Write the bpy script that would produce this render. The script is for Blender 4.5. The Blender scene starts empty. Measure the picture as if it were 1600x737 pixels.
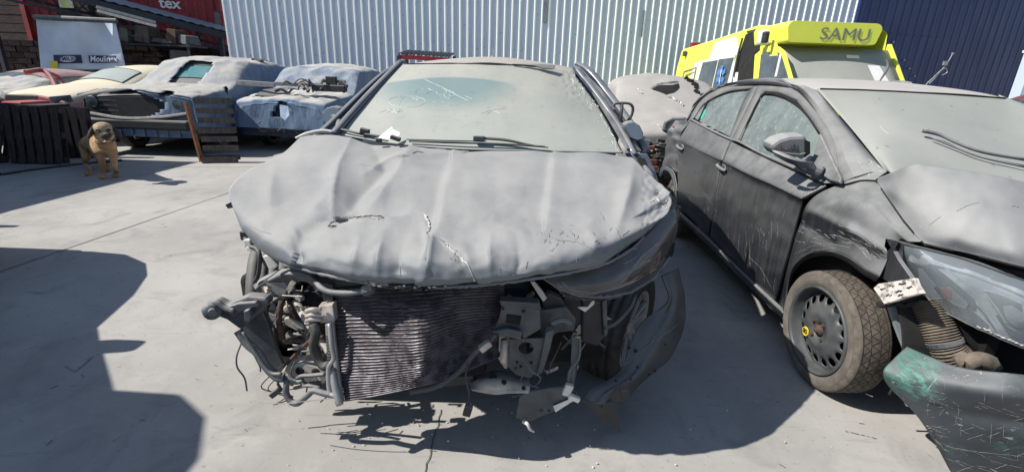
import bpy, bmesh, math, random
import numpy as np
from mathutils import Vector, Matrix, noise
from mathutils.bvhtree import BVHTree
rnd = random.Random(7)
V = Vector
PI = math.pi
# ---------------------------------------------------------------- camera, sky, sun
scn = bpy.context.scene
FPX, PITCH, ROLL, CH = 735.0, math.radians(18.52), math.radians(2.07), 1.45
_F = V((0, math.cos(PITCH), -math.sin(PITCH)))
_U0 = V((0, math.sin(PITCH), math.cos(PITCH)))
_R0 = V((1, 0, 0))
_R = _R0 * math.cos(ROLL) + _U0 * math.sin(ROLL)
_U = -_R0 * math.sin(ROLL) + _U0 * math.cos(ROLL)
cam_d = bpy.data.cameras.new('camera')
cam = bpy.data.objects.new('camera', cam_d)
scn.collection.objects.link(cam)
cam.matrix_world = Matrix(((_R.x, _U.x, -_F.x, 0), (_R.y, _U.y, -_F.y, 0), (_R.z, _U.z, -_F.z, CH), (0, 0, 0, 1)))
cam_d.sensor_width = 36
cam_d.lens = 36 * FPX / 1600
cam_d.clip_start = 0.05
cam_d.clip_end = 2000
scn.camera = cam
SUN = V((-1.0, -0.2, 1.0)).normalized()          # towards the sun
world = bpy.data.worlds.new('World')
scn.world = world
world.use_nodes = True
wn = world.node_tree.nodes
sky = wn.new('ShaderNodeTexSky')
sky.sky_type = 'NISHITA'
sky.sun_disc = False
sky.sun_elevation = math.asin(SUN.z)
sky.sun_rotation = math.atan2(SUN.x, SUN.y)
sky.dust_density = 0.5
bg = wn['Background']
world.node_tree.links.new(sky.outputs[0], bg.inputs[0])
bg.inputs[1].default_value = 0.09
sun_d = bpy.data.lights.new('sun', 'SUN')
sun_d.energy = 5.0
sun_d.angle = math.radians(0.5)
sun_d.color = (1.0, 0.95, 0.87)
sun = bpy.data.objects.new('sun', sun_d)
scn.collection.objects.link(sun)
sun.rotation_euler = SUN.to_track_quat('Z', 'Y').to_euler()
scn.view_settings.view_transform = 'Standard'
scn.view_settings.look = 'None'
scn.view_settings.exposure = 0.36
scn.view_settings.gamma = 1.0
scn.cycles.max_bounces = 6
scn.render.film_transparent = False

# ---------------------------------------------------------------- points of the place, measured from the photograph
def _ray(u, v):
    return _F + _R * ((u - 800) / FPX) - _U * ((v - 368.5) / FPX)
CO = V((0, 0, CH))
def at(u, v, Y):
    d = _ray(u, v); return CO + d * (Y / d.y)
def ax(u, v, X):
    d = _ray(u, v); return CO + d * (X / d.x)
def az(u, v, Z):
    d = _ray(u, v); return CO + d * ((Z - CH) / d.z)
def pix(P):
    d = P - CO; z = d.dot(_F)
    return 800 + FPX * d.dot(_R) / z, 368.5 - FPX * d.dot(_U) / z
def ats(pts, Y=None):
    return [at(*p) if len(p) == 3 else at(p[0], p[1], Y) for p in pts]
def axs(pts, X):
    return [ax(p[0], p[1], X) for p in pts]
def inside(pt, poly):
    x, y = pt; c = False; j = len(poly) - 1
    for i in range(len(poly)):
        xi, yi = poly[i][:2]; xj, yj = poly[j][:2]
        if (yi > y) != (yj > y) and x < (xj - xi) * (y - yi) / (yj - yi) + xi: c = not c
        j = i
    return c

# ---------------------------------------------------------------- materials
def C(r, g, b):
    f = lambda c: (c / 255 / 12.92) if c / 255 <= .04045 else ((c / 255 + .055) / 1.055) ** 2.4
    return (f(r), f(g), f(b), 1)
DUST = (0.40, 0.39, 0.375, 1)
_m = {}
def mat(name, col, col2=None, scale=4., detail=6, lo=.35, hi=.65, rough=.6, metal=0., bump=0., bscale=40., dust=0., dustcol=DUST,
        dlo=.1, dhi=.9, dnoise=.35, dscale=3., streak=0., stretch=(1, 1, 1), alpha=1., trans=0., emit=None, coat=0., speck=None, spec=.5, scr=None, patches=(), bdist=.01):
    m = bpy.data.materials.new(name); m.use_nodes = True
    nt = m.node_tree; N = nt.nodes; L = nt.links
    b = N['Principled BSDF']
    tc = N.new('ShaderNodeTexCoord'); mp = N.new('ShaderNodeMapping'); mp.inputs['Scale'].default_value = stretch
    L.new(tc.outputs['Object'], mp.inputs['Vector'])
    def noise_(sc, det, vec=mp.outputs[0], r=.6):
        n = N.new('ShaderNodeTexNoise'); n.inputs['Scale'].default_value = sc; n.inputs['Detail'].default_value = det
        n.inputs['Roughness'].default_value = r; L.new(vec, n.inputs['Vector']); return n.outputs['Fac']
    def rng(x, a, c, d=0., e=1.):
        r = N.new('ShaderNodeMapRange'); r.inputs[1].default_value = a; r.inputs[2].default_value = c
        r.inputs[3].default_value = d; r.inputs[4].default_value = e; L.new(x, r.inputs[0]); return r.outputs[0]
    def mix(f, a, c):
        x = N.new('ShaderNodeMix'); x.data_type = 'RGBA'
        if hasattr(f, 'links'): L.new(f, x.inputs[0])
        else: x.inputs[0].default_value = f
        for i, s in ((6, a), (7, c)):
            if hasattr(s, 'links'): L.new(s, x.inputs[i])
            else: x.inputs[i].default_value = s
        return x.outputs[2]
    def math_(op, a, c):
        x = N.new('ShaderNodeMath'); x.operation = op
        for i, s in ((0, a), (1, c)):
            if hasattr(s, 'links'): L.new(s, x.inputs[i])
            else: x.inputs[i].default_value = s
        x.use_clamp = True if op in ('ADD', 'MULTIPLY') else False
        return x.outputs[0]
    if col2 is None: col2 = tuple(c * .72 for c in col[:3]) + (1,)
    out = mix(rng(noise_(scale, detail), lo, hi), col, col2)
    if speck:      # (colour, scale, threshold)
        out = mix(rng(noise_(speck[1], 3), speck[2], speck[2] + .04), out, speck[0])
    def post(out):
        if scr:     # (amount, colour, [(rotation, stretch), ...])
            for k, (rot, st, th) in enumerate(scr[2]):
                q = N.new('ShaderNodeMapping'); q.inputs['Rotation'].default_value = rot; L.new(tc.outputs['Object'], q.inputs[0])
                q2 = N.new('ShaderNodeMapping'); q2.inputs['Scale'].default_value = st; q2.inputs['Location'].default_value = (k * 3.3, 0, 0); L.new(q.outputs[0], q2.inputs[0])
                out = mix(math_('MULTIPLY', rng(noise_(1., 4, q2.outputs[0], .55), th, th + .05), scr[0]), out, scr[1])
        for (P, r, colr, amt, sc_) in patches:
            g_ = N.new('ShaderNodeVectorMath'); g_.operation = 'DISTANCE'; L.new(tc.outputs['Object'], g_.inputs[0]); g_.inputs[1].default_value = P
            f1 = rng(g_.outputs['Value'], r * .3, r, 1, 0)
            q = N.new('ShaderNodeMapping'); q.inputs['Rotation'].default_value = (.6, .3, .5); q.inputs['Scale'].default_value = (sc_, sc_ * .3, sc_); L.new(tc.outputs['Object'], q.inputs[0])
            out = mix(math_('MULTIPLY', math_('MULTIPLY', f1, rng(noise_(1., 8, q.outputs[0], .75), .46, .58)), amt), out, colr)
        return out
    rgh = rough
    if dust > 0:
        g = N.new('ShaderNodeNewGeometry'); sp = N.new('ShaderNodeSeparateXYZ'); L.new(g.outputs['True Normal'], sp.inputs[0])
        up = rng(sp.outputs[2], dlo, dhi, 0, dust)
        nz = rng(noise_(dscale, 7), .3, .7, 1 - dnoise, 1.)
        f = math_('MULTIPLY', up, nz)
        if streak > 0:
            mp2 = N.new('ShaderNodeMapping'); mp2.inputs['Scale'].default_value = (9, 9, .7)
            L.new(tc.outputs['Object'], mp2.inputs['Vector'])
            s = rng(noise_(3., 7, mp2.outputs[0], .7), .42, .72, 0, streak)
            f = math_('ADD', f, s)
        out = mix(f, out, dustcol)
        r = N.new('ShaderNodeMapRange'); r.inputs[3].default_value = rough; r.inputs[4].default_value = .9
        L.new(f, r.inputs[0]); L.new(r.outputs[0], b.inputs['Roughness'])
    else:
        L.new(rng(noise_(scale * 2.3, 4), .3, .7, max(rough - .08, .02), min(rough + .1, 1)), b.inputs['Roughness'])
    out = post(out)
    L.new(out, b.inputs['Base Color'])
    b.inputs['Metallic'].default_value = metal
    b.inputs['Specular IOR Level'].default_value = spec
    b.inputs['Coat Weight'].default_value = coat
    if trans: b.inputs['Transmission Weight'].default_value = trans
    b.inputs['Alpha'].default_value = alpha
    if bump:
        bp = N.new('ShaderNodeBump'); bp.inputs['Strength'].default_value = bump; bp.inputs['Distance'].default_value = bdist
        L.new(noise_(bscale, 5), bp.inputs['Height']); L.new(bp.outputs[0], b.inputs['Normal'])
    if emit:
        b.inputs['Emission Color'].default_value = emit[0]; b.inputs['Emission Strength'].default_value = emit[1]
    _m[name] = m
    return m
m_hood = mat('dusty_shaded_grey_paint', C(98, 104, 110), C(108, 112, 117), scale=3, rough=.55, dust=.97, dlo=.45, dhi=.96, dnoise=.35, dscale=5, dustcol=C(158, 157, 155), bump=.08, bscale=90, speck=(C(128, 130, 134), 40, .68), scr=(.35, C(120, 124, 130), [((0, 0, .4), (60, 1.5, 60), .66), ((0, 0, -.9), (50, 2, 50), .68)]))  # dust thins on slopes, so the bonnet front's shade is painted in too
m_navy = mat('navy_paint', C(34, 50, 74), C(28, 42, 64), rough=.28, dust=.75, dlo=.15, dhi=.95, coat=.4, dustcol=C(160, 160, 158))
m_black = mat('black_paint', C(27, 29, 33), C(38, 40, 44), rough=.32, dust=.9, dlo=-.06, dhi=.75, dnoise=.5, dscale=9, streak=.09, coat=.3, dustcol=C(138, 139, 139), scr=(.45, C(150, 150, 148), [((0, 0, 0), (70, 70, 2.2), .70), ((.5, 0, 0), (60, 60, 2.5), .74), ((1.3, 0, 0), (60, 50, 2.0), .75)]))
m_black_top = mat('dust_coated_black_paint', C(40, 44, 50), C(60, 63, 68), scale=2, rough=.45, dust=.95, dlo=-.15, dhi=.75, dnoise=.35, dscale=9, dustcol=C(146, 146, 144), bump=.05, bscale=120, speck=(C(96, 98, 100), 50, .68))
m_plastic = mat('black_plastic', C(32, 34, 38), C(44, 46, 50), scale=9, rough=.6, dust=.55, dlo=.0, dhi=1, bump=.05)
m_plastic_grey = mat('grey_dusty_plastic', C(82, 87, 92), C(58, 62, 67), scale=10, rough=.55, dust=.85, dlo=0, dhi=.95, dnoise=.6, dscale=12, bump=.1)
m_rubber = mat('rubber', C(38, 38, 39), C(58, 56, 53), scale=14, rough=.8, dust=.6, dlo=.0, dhi=1)
m_tread = mat('dusty_rubber_tread', C(106, 98, 88), C(78, 73, 67), scale=22, rough=.95, bump=.4, bscale=90)
m_alu = mat('dusty_aluminium', C(168, 170, 172), C(140, 140, 140), scale=12, rough=.45, metal=.35, bump=.05)
m_alu_pink = mat('oxidised_aluminium', C(190, 182, 178), C(150, 138, 132), scale=20, rough=.5, metal=.15)
m_steel = mat('dark_steel', C(86, 90, 95), C(56, 59, 64), scale=12, rough=.5, metal=.2, dust=.8, dlo=0, dhi=.9, dnoise=.6, dscale=12, bump=.1)
m_pale = mat('pale_painted_steel', C(196, 190, 180), C(160, 152, 142), scale=14, rough=.6, speck=(C(120, 92, 74), 30, .66))
m_rust = mat('rusty_metal', C(88, 66, 54), C(58, 50, 46), scale=30, rough=.85, bump=.3)
m_core = mat('condenser_core', C(52, 47, 53), C(76, 69, 72), scale=9, rough=.8, bump=.3, bscale=300, detail=9)
m_fin = mat('condenser_tube_metal', C(128, 124, 130), C(64, 58, 64), scale=22, rough=.5, metal=.3, lo=.42, hi=.6)
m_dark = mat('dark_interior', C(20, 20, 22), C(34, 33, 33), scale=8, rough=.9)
m_grime = mat('oily_engine_metal', C(92, 86, 80), C(48, 46, 46), scale=18, rough=.6, metal=.2, dust=.7, dlo=.0, dhi=.9, bump=.3)
m_white = mat('white_plastic', C(222, 220, 216), C(190, 187, 182), scale=10, rough=.5)
m_chip = mat('bare_torn_edge', C(206, 204, 200), C(120, 120, 120), scale=60, rough=.5)
m_glass_dust = mat('dust_covered_glass', C(158, 168, 162), C(146, 156, 152), scale=3, rough=.5, bump=.03, bscale=60, lo=.3, hi=.7)
m_glass_sedan = mat('dust_covered_windscreen', C(156, 158, 152), C(144, 147, 142), scale=2.2, rough=.55, lo=.3, hi=.7, speck=(C(124, 130, 128), 14, .68))
m_glass_side = mat('dusty_side_glass', C(118, 128, 125), C(92, 102, 102), scale=5, detail=12, rough=.25, lo=.4, hi=.66, speck=(C(134, 142, 138), 30, .60))
m_glass_dark = mat('dark_dusty_glass', C(92, 102, 108), C(70, 80, 88), scale=4, rough=.2)
m_tarp = mat('grey_blue_cover_cloth', C(110, 126, 150), C(88, 104, 128), scale=3, rough=.85, dust=.85, dlo=.45, dhi=.95, dustcol=C(190, 184, 170), bump=.4, bscale=3.2, bdist=.07, stretch=(1.6, 1.6, .7))  # cloth colour darkened for its shaded front; dust mask leaves only tops cream
m_tarp_blue = mat('blue_cover_cloth', C(106, 126, 152), C(86, 106, 132), scale=4, rough=.85, dust=.9, dlo=.6, dhi=1, dustcol=C(196, 190, 176), bump=.4, bscale=3.4, bdist=.07, stretch=(1.7, 1.7, .7))  # shade of the front put into the blue; only dusty tops stay cream
m_cream = mat('cream_dust_paint', C(204, 198, 178), C(186, 180, 162), scale=4, rough=.7, dust=.6)
m_red = mat('red_paint', C(150, 34, 44), C(118, 26, 36), rough=.4, dust=.7, dlo=.3, dhi=1)
m_red_bright = mat('bright_red_paint', C(198, 52, 56), C(160, 40, 46), rough=.5, dust=.3)
m_cont = mat('container_red_paint', C(156, 50, 54), C(122, 38, 44), scale=2, rough=.6, speck=(C(92, 50, 40), 8, .66))
m_cont_grey = mat('container_blue_paint', C(66, 88, 112), C(50, 70, 92), scale=2, rough=.6)
m_shed = mat('shed_dark_steel', C(52, 56, 66), C(40, 44, 54), rough=.7)
m_shed_roof = mat('shed_roof_sheet', C(60, 74, 92), C(50, 62, 80), rough=.5, metal=.2)
m_brick = mat('shaded_red_brick', C(56, 38, 38), C(40, 32, 34), scale=6, rough=.9, bump=.4)  # brick darkened to stand for the shade inside the shed
m_wood = mat('grey_pallet_wood', C(98, 90, 84), C(64, 58, 56), scale=5, rough=.85, stretch=(6, 6, 1), bump=.3)
m_wood_dark = mat('dark_pallet_wood', C(70, 62, 62), C(44, 40, 44), scale=5, rough=.85, stretch=(6, 6, 1), bump=.3)
m_wood_orange = mat('orange_stained_wood', C(150, 98, 66), C(112, 76, 54), scale=8, rough=.85)
m_wall = mat('skylit_wall_sheet', C(188, 202, 220), C(176, 190, 208), scale=1.2, rough=.45, lo=.3, hi=.7, bump=.02, stretch=(4, 4, .4))  # blue tint paints the flat panels as skylit, barely reached by sun
m_wall_rib = mat('sunlit_rib_sheet', C(246, 248, 250), C(238, 242, 246), scale=2, rough=.35)  # brighter copy of the wall white, painting the ribs as sunlit
m_navy_wall = mat('navy_wall_sheet', C(20, 42, 96), C(17, 36, 84), scale=.8, rough=.45, stretch=(3, 3, .4))
m_yellow = mat('lime_yellow_paint', C(228, 234, 92), C(220, 227, 84), scale=2, rough=.35, dust=.2, dlo=.3, dhi=1)
m_vwhite = mat('white_vehicle_paint', C(226, 228, 228), C(212, 214, 214), scale=2, rough=.35)
m_letter = mat('grey_lettering', C(122, 128, 124), C(116, 122, 118), rough=.6)
m_navy_print = mat('navy_print', C(36, 48, 92), C(32, 42, 84), rough=.6)
m_white_print = mat('white_print', C(225, 230, 236), C(215, 220, 226), rough=.6)
m_blue_star = mat('blue_star_print', C(84, 134, 196), C(74, 124, 186), rough=.6)
m_banner = mat('banner_cloth', C(196, 208, 222), C(180, 194, 212), scale=2, rough=.7)
m_yellow_tag = mat('yellow_paint', C(226, 200, 40), C(210, 180, 36), rough=.5)
m_teal = mat('teal_scuff_paint', C(66, 128, 112), C(40, 88, 80), scale=40, rough=.7, lo=.4, hi=.6)
m_teal_clear = mat('teal_tinted_glass', C(78, 128, 134), C(104, 144, 146), scale=5, rough=.12)
m_lampg = mat('clear_lamp_cover', C(84, 92, 99), C(66, 74, 82), scale=5, rough=.14, dust=.75, dlo=.15, dhi=.95, dscale=8, dnoise=.5, coat=.5, dustcol=C(146, 152, 156), bump=.05, speck=(C(130, 140, 146), 40, .66))
m_lampd = mat('smoked_lamp_cover', C(40, 40, 44), C(62, 61, 63), scale=6, rough=.16, dust=.8, dlo=.0, dhi=.9, dscale=9, dnoise=.6, coat=.5, dustcol=C(122, 118, 114), bump=.05)
m_chrome = mat('lamp_reflector', C(190, 196, 202), C(150, 158, 166), scale=8, rough=.18, metal=.8)
m_amber = mat('amber_lamp', C(140, 84, 74), C(110, 66, 60), rough=.25)
m_fur = mat('tan_fur', C(184, 150, 112), C(140, 112, 84), scale=7, rough=.95, bump=.7, bscale=160)
m_furd = mat('dark_fur', C(46, 38, 34), C(66, 54, 46), scale=30, rough=.9, bump=.5, bscale=160)
m_scratch = mat('scratch_mark', C(150, 150, 149), C(100, 100, 100), scale=90, rough=.8)
m_hose = mat('dusty_hose', C(118, 108, 96), C(88, 80, 72), scale=18, rough=.9, bump=.3)
m_tail = mat('red_tail_lamp', C(150, 24, 34), C(120, 20, 30), rough=.2, coat=.5)
m_paper = mat('white_paper', C(228, 228, 226), C(218, 218, 216), rough=.8)

# ---------------------------------------------------------------- mesh helpers
COL = scn.collection
class MB:
    def __init__(s): s.v = []; s.f = []; s.mi = []; s.cur = 0
    def add(s, vs, fs):
        o = len(s.v); s.v += [tuple(p) for p in vs]; s.f += [[i + o for i in f] for f in fs]; s.mi += [s.cur] * len(fs); return s
    def box(s, c, d, rot=None, taper=1.):
        c = V(c); x, y, z = d[0] / 2, d[1] / 2, d[2] / 2
        ps = [V((sx * x * (taper if sz > 0 else 1), sy * y * (taper if sz > 0 else 1), sz * z)) for sz in (-1, 1) for sx, sy in ((-1, -1), (1, -1), (1, 1), (-1, 1))]
        if rot is not None: ps = [rot @ p for p in ps]
        return s.add([c + p for p in ps], [(3, 2, 1, 0), (4, 5, 6, 7), (0, 1, 5, 4), (1, 2, 6, 5), (2, 3, 7, 6), (3, 0, 4, 7)])
    def bar(s, a, b, w, h=None, up=(0, 0, 1)):
        a = V(a); b = V(b); d = b - a; L = d.length
        if L < 1e-6: return s
        h = h or w; z = d / L; x = V(up).cross(z)
        if x.length < 1e-3: x = V((1, 0, 0)).cross(z)
        x.normalize(); y = z.cross(x)
        R = Matrix((x, y, z)).transposed()
        return s.box((a + b) / 2, (w, h, L), R)
    def tube(s, pts, r, n=8, smooth=True, cap=True):
        pts = [V(p) for p in pts]
        rs = r if isinstance(r, (list, tuple)) else [r] * len(pts)
        if smooth and len(pts) > 2:
            q = []; rr = []
            for i in range(len(pts) - 1):
                for k in range(5):
                    t = k / 5; q.append(cr(pts, i, t)); rr.append(rs[i] * (1 - t) + rs[i + 1] * t)
            q.append(pts[-1]); rr.append(rs[-1]); pts, rs = q, rr
        rings = []; x = None
        for i, p in enumerate(pts):
            t = (pts[min(i + 1, len(pts) - 1)] - pts[max(i - 1, 0)]).normalized()
            if x is None:
                x = V((0, 0, 1)).cross(t)
                if x.length < .1: x = V((1, 0, 0)).cross(t)
            x = (x - t * x.dot(t)).normalized(); y = t.cross(x)
            rings.append([p + (x * math.cos(a) + y * math.sin(a)) * rs[i] for a in [2 * PI * k / n for k in range(n)]])
        vs = [p for R in rings for p in R]; fs = []
        for i in range(len(rings) - 1):
            for k in range(n):
                fs.append((i * n + k, i * n + (k + 1) % n, (i + 1) * n + (k + 1) % n, (i + 1) * n + k))
        if cap: fs += [tuple(range(n))[::-1], tuple((len(rings) - 1) * n + k for k in range(n))]
        return s.add(vs, fs)
    def lathe(s, prof, c, axis=(0, 0, 1), n=32, closed=False):
        z = V(axis).normalized(); x = V((0, 0, 1)).cross(z)
        if x.length < .1: x = V((1, 0, 0))
        x.normalize(); y = z.cross(x); c = V(c)
        vs = [c + z * h + (x * math.cos(2 * PI * k / n) + y * math.sin(2 * PI * k / n)) * r for r, h in prof for k in range(n)]
        fs = [(i * n + k, i * n + (k + 1) % n, (i + 1) * n + (k + 1) % n, (i + 1) * n + k) for i in range(len(prof) - 1) for k in range(n)]
        if closed:
            i = len(prof) - 1
            fs += [(i * n + k, i * n + (k + 1) % n, (k + 1) % n, k) for k in range(n)]
        return s.add(vs, fs)
    def disc(s, c, r, axis, n=20, h=.002):
        return s.lathe([(0.0001, h), (r, h), (r, 0)], c, axis, n)
    def plate(s, pts, ext):
        """outline (in order) extruded by the vector ext"""
        pts = [V(p) for p in pts]; n = len(pts); e = V(ext)
        return s.add(pts + [p + e for p in pts], [tuple(range(n))[::-1], tuple(range(n, 2 * n))] + [(i, (i + 1) % n, (i + 1) % n + n, i + n) for i in range(n)])
    def grid(s, P, close=False):
        nr, nc = len(P), len(P[0])
        return s.add([p for r in P for p in r], [(i * nc + j, i * nc + (j + 1) % nc, (i + 1) * nc + (j + 1) % nc, (i + 1) * nc + j) for i in range(nr - 1) for j in range(nc if close else nc - 1)])
    def build(s, name, m, parent=None, smooth=False, bevel=0., solid=0., off=-1, sub=0, kind=None, label=None):
        me = bpy.data.meshes.new(name); me.from_pydata(s.v, [], s.f)
        for x in (m if isinstance(m, (list, tuple)) else [m]): me.materials.append(x)
        if isinstance(m, (list, tuple)): me.polygons.foreach_set('material_index', s.mi)
        b = bmesh.new(); b.from_mesh(me); bmesh.ops.recalc_face_normals(b, faces=b.faces) if solid == 0 and sub == 0 else None
        b.to_mesh(me); b.free()
        if smooth: me.polygons.foreach_set('use_smooth', [True] * len(me.polygons))
        me.update()
        o = bpy.data.objects.new(name, me); COL.objects.link(o)
        if solid:
            md = o.modifiers.new('thick', 'SOLIDIFY'); md.thickness = solid; md.offset = off
        if bevel:
            md = o.modifiers.new('bevel', 'BEVEL'); md.width = bevel; md.segments = 2; md.limit_method = 'ANGLE'; md.angle_limit = math.radians(40)
        if sub:
            md = o.modifiers.new('sub', 'SUBSURF'); md.levels = md.render_levels = sub
        if parent is not None:
            o.parent = parent
            w = V((0, 0, 0)); q = parent
            while q is not None: w += q.location; q = q.parent
            if parent.get('own_space') is None: o.location = -w
        if kind: o['kind'] = kind
        if label: o['label'] = label
        return o
def cr(P, i, t):
    n = len(P); a = P[max(i - 1, 0)]; b = P[i]; c = P[min(i + 1, n - 1)]; d = P[min(i + 2, n - 1)]
    if i == 0: a = b * 2 - c
    if i + 2 > n - 1: d = c * 2 - b
    return .5 * ((2 * b) + (c - a) * t + (2 * a - 5 * b + 4 * c - d) * t * t + (3 * b - a - 3 * c + d) * t ** 3)
def dense(row, n):
    m = len(row) - 1; out = []
    for k in range(n + 1):
        s = k / n * m; i = min(int(s), m - 1); out.append(cr(row, i, s - i))
    return out
def surface(rows, nu, nv, disp=None):
    """rows of (u,v,Y) or Vectors -> dense grid of world points, moved along the normal by disp(u,v,i,j)"""
    R = [[(at(*p) if not isinstance(p, Vector) else p) for p in r] for r in rows]
    D = [dense(r, nu) for r in R]
    cols = [dense([D[i][j] for i in range(len(D))], nv) for j in range(nu + 1)]
    G = [[cols[j][i] for j in range(nu + 1)] for i in range(nv + 1)]
    if disp:
        out = []
        for i in range(nv + 1):
            r = []
            for j in range(nu + 1):
                du = G[i][min(j + 1, nu)] - G[i][max(j - 1, 0)]; dv = G[min(i + 1, nv)][j] - G[max(i - 1, 0)][j]
                n = du.cross(dv).normalized()
                if n.dot(CO - G[i][j]) < 0: n = -n
                u, v = pix(G[i][j]); r.append(G[i][j] + n * disp(u, v, i / nv, j / nu))
            out.append(r)
        G = out
    return G
def orient(o, towards=None):
    """flip a sheet so its faces look to the camera side (thickness then goes behind)"""
    me = o.data; s = 0
    for p in list(me.polygons)[::max(1, len(me.polygons) // 200)]: s += p.normal.dot(((towards or CO) - p.center)) > 0
    if s * 2 < len(list(me.polygons)[::max(1, len(me.polygons) // 200)]): me.flip_normals()
    return o
def sheet(name, rows, m, parent, nu=24, nv=16, disp=None, solid=.003, smooth=True, bevel=0, label=None, holes=None, kind=None):
    G = surface(rows, nu, nv, disp); mb = MB(); mb.grid(G)
    if holes:
        keep = []
        for f in mb.f:
            c = sum((V(mb.v[i]) for i in f), V((0, 0, 0))) / len(f)
            if not any(inside(pix(c), h) for h in holes): keep.append(f)
        mb.f = keep; mb.mi = [0] * len(keep)
    o = mb.build(name, m, parent, smooth=smooth, solid=0, label=label, kind=kind, sub=0)
    orient(o)
    if solid:
        md = o.modifiers.new('thick', 'SOLIDIFY'); md.thickness = solid; md.offset = -1
    return o
def thing(name, label, cat, loc=(0, 0, 0), group=None):
    o = bpy.data.objects.new(name, None); COL.objects.link(o); o.location = loc; o.empty_display_size = .2
    o['label'] = label; o['category'] = cat
    if group: o['group'] = group
    return o
def tag(o, label=None, cat=None, group=None, kind=None):
    if label: o['label'] = label
    if cat: o['category'] = cat
    if group: o['group'] = group
    if kind: o['kind'] = kind
    return o
def copy_tree(o, parent=None):
    c = o.copy(); COL.objects.link(c)
    if parent is not None: c.parent = parent
    for ch in list(o.children): copy_tree(ch, c)
    return c
def plates(name, outline, m, parent, ext, bevel=.003, **k):
    return MB().plate(outline, ext).build(name, m, parent, bevel=bevel, **k)
def bvh_of(*objs):
    dg = bpy.context.evaluated_depsgraph_get(); dg.update()
    vs = []; fs = []
    for o in objs:
        w = V((0, 0, 0)); q = o
        while q is not None: w += q.location; q = q.parent
        n = len(vs); vs += [v.co + w for v in o.data.vertices]; fs += [[i + n for i in p.vertices] for p in o.data.polygons]
    return BVHTree.FromPolygons(vs, fs)
def on(b, u, v, off=.002):
    d = _ray(u, v).normalized(); h = b.ray_cast(CO, d)
    if h[0] is None: return None
    n = h[1] if h[1].dot(d) < 0 else -h[1]
    return h[0] + n * off
def ribbon(mb, b, pts, w, off=.002, jag=0., sub=6):
    """a thin strip lying on surface b through photo points"""
    q = []
    for i in range(len(pts) - 1):
        for k in range(sub):
            t = k / sub; q.append((pts[i][0] * (1 - t) + pts[i + 1][0] * t + rnd.uniform(-jag, jag), pts[i][1] * (1 - t) + pts[i + 1][1] * t + rnd.uniform(-jag, jag)))
    q.append(pts[-1])
    P = [on(b, u, v, off) for u, v in q]; run = []
    def flush():
        if len(run) < 2: return
        vs = []
        for i, p in enumerate(run):
            t = (run[min(i + 1, len(run) - 1)] - run[max(i - 1, 0)]).normalized(); s = t.cross((CO - p).normalized()).normalized()
            ww = w * (.5 + .5 * rnd.random()) * (1 if 0 < i < len(run) - 1 else .3) if jag else w
            vs += [p - s * ww / 2, p + s * ww / 2]
        mb.add(vs, [(2 * i, 2 * i + 1, 2 * i + 3, 2 * i + 2) for i in range(len(run) - 1)])
    for p in P:
        if p is None or (run and (p - run[-1]).length > .15):
            flush(); run = []
            if p is None: continue
        run.append(p)
    flush()
def nz(x, y, z=0): return noise.noise(V((x, y, z)))
def text(name, s, origin, right, up, size, m, parent, depth=.004, bold=0., shear=0., font_w=1.):
    cu = bpy.data.curves.new(name, 'FONT'); cu.body = s; cu.size = size; cu.extrude = depth; cu.offset = bold; cu.shear = shear
    cu.align_x = 'CENTER'; cu.align_y = 'CENTER'
    o = bpy.data.objects.new(name, cu)
    COL.objects.link(o)
    dg = bpy.context.evaluated_depsgraph_get(); me = bpy.data.meshes.new_from_object(o.evaluated_get(dg)); bpy.data.objects.remove(o)
    r = V(right).normalized(); u = V(up); u = (u - r * u.dot(r)).normalized(); n = r.cross(u)
    for v in me.vertices: v.co = V(origin) + r * v.co.x * font_w + u * v.co.y + n * v.co.z
    me.materials.clear(); me.materials.append(m)
    o = bpy.data.objects.new(name, me); COL.objects.link(o); o.parent = parent
    w = V((0, 0, 0)); q = parent
    while q is not None: w += q.location; q = q.parent
    o.location = -w
    return o
def shell(stations, n=28, nl=40, wr=0., seed=0, ox=0, oy=0, ang=0, bottom=True):
    """car-like hull: stations (s, z_top, half_width_low, half_width_top, z_bottom); s along heading (0 = nose)"""
    ca, sa = math.cos(ang), math.sin(ang)
    rows = []
    for s, zt, wl, wt, zb in stations:
        h = zt - zb
        prof = [(-wl, zb), (-wl * 1.01, zb + .45 * h), (-(wl * .6 + wt * .4), zb + .78 * h), (-wt, zt - .05 * h - .02), (-wt * .55, zt - .005), (0, zt + .02),
                (wt * .55, zt - .005), (wt, zt - .05 * h - .02), (wl * .6 + wt * .4, zb + .78 * h), (wl * 1.01, zb + .45 * h), (wl, zb)]
        rows.append([V((x, s, z)) for x, z in prof])
    D = [dense(r, n) for r in rows]
    cols = [dense([D[i][j] for i in range(len(D))], nl) for j in range(n + 1)]
    G = []
    for i in range(nl + 1):
        r = []
        for j in range(n + 1):
            p = cols[j][i]
            if wr:
                q = p * 2.2 + V((seed, 0, 0)); d = noise.noise(q) * wr + noise.noise(q * 2.7) * wr * .5 - abs(noise.noise(q * 1.3 + V((5, 0, 0)))) * wr * 1.6 + (1 - abs(noise.noise(V((q.x * 2.4, q.y * 2.4, q.z * .7)))) * 2.5) * wr * .7 * max(0, min(1, 1.25 - p.z))
                c = V((0, p.y, p.z - .6)); dirn = (p - c); dirn.z = p.z - .6; p = p + dirn.normalized() * d
            r.append(V((ox + p.x * ca - p.y * sa, oy + p.x * sa + p.y * ca, p.z)))
        G.append(r)
    return G
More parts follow.
